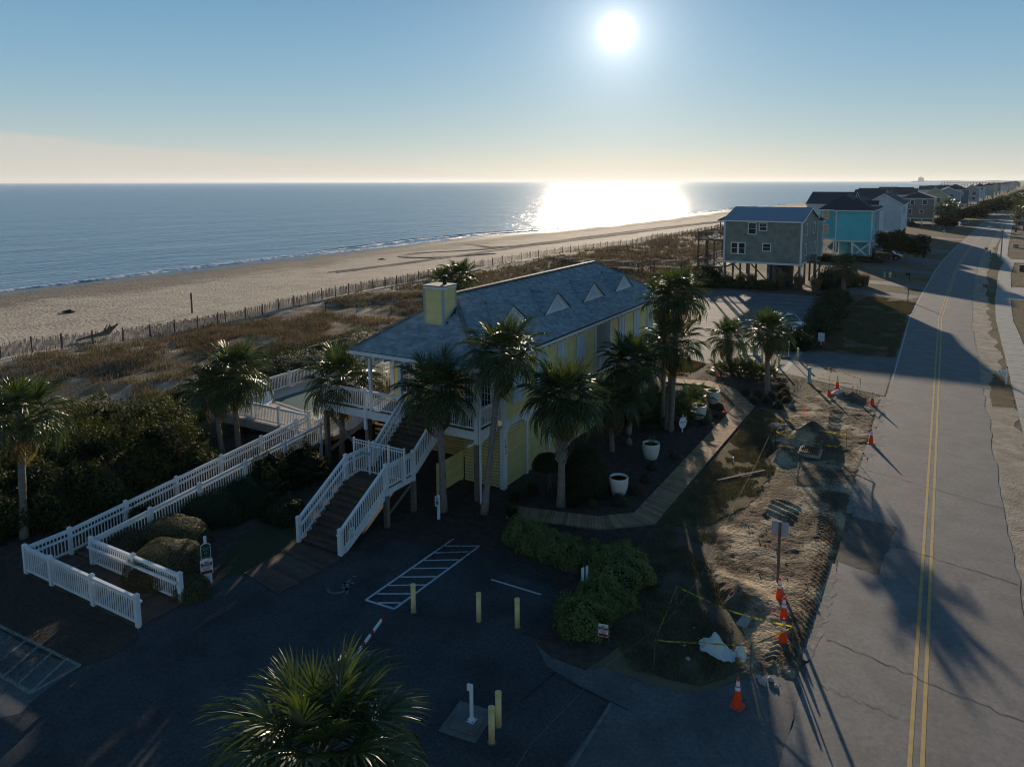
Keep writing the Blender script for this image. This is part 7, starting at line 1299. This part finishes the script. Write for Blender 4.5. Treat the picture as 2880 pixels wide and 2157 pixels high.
for x, y in ((-.22, .07), (-.22, -.07), (.2, .07), (.2, -.07)): b.tube([(x, y, .42), (x-.03 if x < 0 else x, y, .22), (x, y, .0)], [.07, .035, .03], 6)
b.tube([(-.3, 0, .45), (-.45, 0, .6)], [.03, .015], 5); b.tube([(.42, .04, .72), (.40, .06, .80)], [.03, .01], 4); b.tube([(.42, -.04, .72), (.40, -.06, .80)], [.03, .01], 4); put('body', me(b.v, b.f, CLOTH, True), t, world=False)
for i, (px_, py_) in enumerate(((1645, 160), (1695, 155), (1727, 157))): x, y = G(2300+px_/7.373, 520+(py_+6)/7.373, -1.8); person(x, y, -1.85, ['far left walker of three on the distant beach', 'middle walker of three on the distant beach', 'far right walker of three on the distant beach'][i], 0)
# ================================================================== PIER, TOWER
PR_ = thing('fishing_pier', 'long fishing pier on many piles far along the coast', 'pier', (-20, 2200, -2)); y = 2300; beam(PR_, 'pier_deck', OLDW, (-14.5, y, 10.2), (150, y+60, 10.2), 5, 1.0)
for k in range(24): x = -14.3+k*7; beam(PR_, 'pile', OLDW, (x, y+k*2.5, -3), (x, y+k*2.5, 9.8), 1.2, 1.2)
t = thing('tower_block', 'pale tower block on the hazy horizon', 'building', (-310, 11000, 0)); wb(t, 'wall', mat('haze_tower', (.30, .34, .36), .9), -345, -275, 11000, 11060, -2, 58); wb(t, 'penthouse', MATS['haze_tower'], -330, -300, 11000, 11050, 58, 70)
# ================================================================== VEHICLES
def car(x, y, rz, lab, paint, kind='sedan', L=4.6, Wd=1.8, group='parked and passing cars'):
    t = thing('car', lab, 'car', (x, y, 0), rz, group)
    suv = kind in ('suv', 'van'); H_ = 1.48 if not suv else 1.72; body = [(-.5, .38), (-.5, .62), (-.485, .78 if not suv else .98), (-.40, .90 if not suv else 1.06), (-.10, .93 if not suv else 1.06), (.22, .92 if not suv else 1.05), (.42, .78 if not suv else .95), (.495, .62), (.5, .38), (.42, .22), (-.44, .22)]
    roof = [(-.40, .90), (-.27, H_-.06), (-.12, H_), (.05, H_-.02), (.24, .92)] if not suv else [(-.485, 1.04), (-.45, H_-.1), (-.38, H_), (.02, H_), (.12, H_-.06), (.27, 1.05)]
    def hull(prof, nm, m, w0, w1, z1):
        v = []; n = len(prof)
        for s in (-1, 1):
            for px, pz in prof: k = 0 if pz < .7 else min(1, (pz-.7)/(H_-.7)); ww = (Wd/2)*(1-.22*k*k)*(.93 if abs(px) > .46 else 1); v.append((px*L, s*ww, pz))
        f = [tuple(range(n)), tuple(range(n, 2*n))[::-1]]+[(i, (i+1) % n, n+(i+1) % n, n+i) for i in range(n)]
        o = put(nm, me(v, f, m), t, world=False); recalc(o); bv = o.modifiers.new('b', 'BEVEL'); bv.width = .05; bv.segments = 2; bv.limit_method = 'ANGLE'; return o
    hull(body, 'body', paint, 0, 0, 0); hull(roof, 'cabin', GLASS, 0, 0, 0)
    rt = [(p[0], p[1]+.012) for p in roof[1:-1]]; b = MB(); v = []
    ww = Wd/2*.80; nn = len(rt); v = [(p[0]*L, s*ww, p[1]) for s in (-1, 1) for p in rt]; f = [(i, i+1, nn+i+1, nn+i) for i in range(nn-1)]; o = put('roof_panel', me(v, f, paint), t, world=False); sm = o.modifiers.new('s', 'SOLIDIFY'); sm.thickness = .03
    for s in (-1, 1):
        for a, b2 in ((roof[0], roof[1]), (roof[-2], roof[-1])): b = MB(); b.bar((a[0]*L, s*Wd/2*.93, a[1]), (b2[0]*L, s*Wd/2*.82, b2[1]), .06, .06); put('pillar', me(b.v, b.f, paint), t, world=False)
        for wx in (-.31, .31):
            b = MB(); b.tube([(wx*L, s*(Wd/2-.2), .33), (wx*L, s*(Wd/2+.01), .33)], .33, 20); w = put('wheel', me(b.v, b.f, DARK), t, world=False); b = MB(); b.tube([(wx*L, s*(Wd/2+.011), .33), (wx*L, s*(Wd/2+.02), .33)], .2, 12); r2 = put('rim', me(b.v, b.f, MATS['grey_metal']), w, world=False)
        b = MB(); b.box((.478*L, s*Wd*.34, .68 if not suv else .8), (.1, .34, .13)); put('headlight', me(b.v, b.f, REFL), t, world=False); b = MB(); b.box((-.488*L, s*Wd*.36, .72 if not suv else .9), (.06, .26, .16)); put('taillight', me(b.v, b.f, REDM), t, world=False); b = MB(); b.box((.17*L, s*(Wd/2+.02), 1.0), (.14, .16, .1)); put('mirror', me(b.v, b.f, paint), t, world=False)
    b = MB(); b.box((.492*L, 0, .45), (.06, Wd*.5, .16)); put('grille', me(b.v, b.f, DARK), t, world=False); return t
def paint(nm, c): return mat(nm, c, .25, metal=.35, spec=.6)
PS, PBK, PB, PW, PG = paint('silver_white_paint', (.55, .60, .64)), paint('black_car_paint', (.012, .013, .016)), paint('blue_car_paint', (.10, .17, .22)), paint('white_car_paint', (.6, .6, .6)), paint('grey_car_paint', (.15, .16, .17))
car(-13.6, 76.6, radians(-38), 'pale silver sedan in the overflow lot half hidden by the gate palm', PS, L=4.6); car(-9.2, 156, radians(-8), 'black suv parked under the trees by the turquoise house', PBK, 'suv', 4.8); car(-12.0, 166.5, radians(-20), 'white van parked behind the black suv', PW, 'van', 5.2, 1.95); car(-11.3, 160, 0, 'dark pickup tucked beside the turquoise house', PBK, 'suv', 4.6)
car(5.2, 287, radians(-80), 'blue grey suv facing the street on the far drive', PB, 'suv', 4.7, 1.9); car(10.5, 398, radians(5), 'white sedan parked across a distant drive', PW, L=5); car(23.2, 292, radians(0), 'dark suv at the frame edge on the inland side', PBK, 'suv', 4.8); car(29, 448+2, radians(85), 'small white car coming along the far road', PW, L=4.5)
for i, (x, y) in enumerate(((50.5, 758), (48.6, 733), (66, 905), (57.5, 862), (71, 962))): car(x, y, radians(82), ['distant dark car on the road, nearest of the group', 'distant dark car beside the centre line', 'distant car furthest up the road', 'distant dark car left of the group', 'distant car with bright windscreen'][i], [PBK, PG, PW, PBK, PG][i], 'suv', 5, 2)
for i, (x, y) in enumerate(((-10.2, 279), (-8.2, 279.5))): 
    t = thing('covered_cart', ['dark covered cart under the taupe house, left', 'dark covered cart under the taupe house, right'][i], 'cart', (x-1.5, y-3.5, 0)); b = MB(); b.lathe((0, 0, 0), [(1.2, 0), (1.15, .8), (.8, 1.3), (.1, 1.5)], 12); put('cover', me(b.v, b.f, [paint('navy_cover', (.02, .03, .09)), CORE][i]), t, world=False)
# ================================================================== OVERHEAD HAZE
HZ = bpy.data.materials.new('sea_haze'); HZ.use_nodes = True; n = HZ.node_tree.nodes; n.remove(n['Principled BSDF']); pv = n.new('ShaderNodeVolumePrincipled'); pv.inputs['Color'].default_value = (.86, .92, 1, 1); pv.inputs['Density'].default_value = .000035; pv.inputs['Anisotropy'].default_value = .3
HZ.node_tree.links.new(pv.outputs[0], n['Material Output'].inputs['Volume'])
HAZE = True
if HAZE: b = MB(); b.lim(-16000, 12000, -700, 20000, -12, 90); b.build('haze', HZ, kind='stuff')
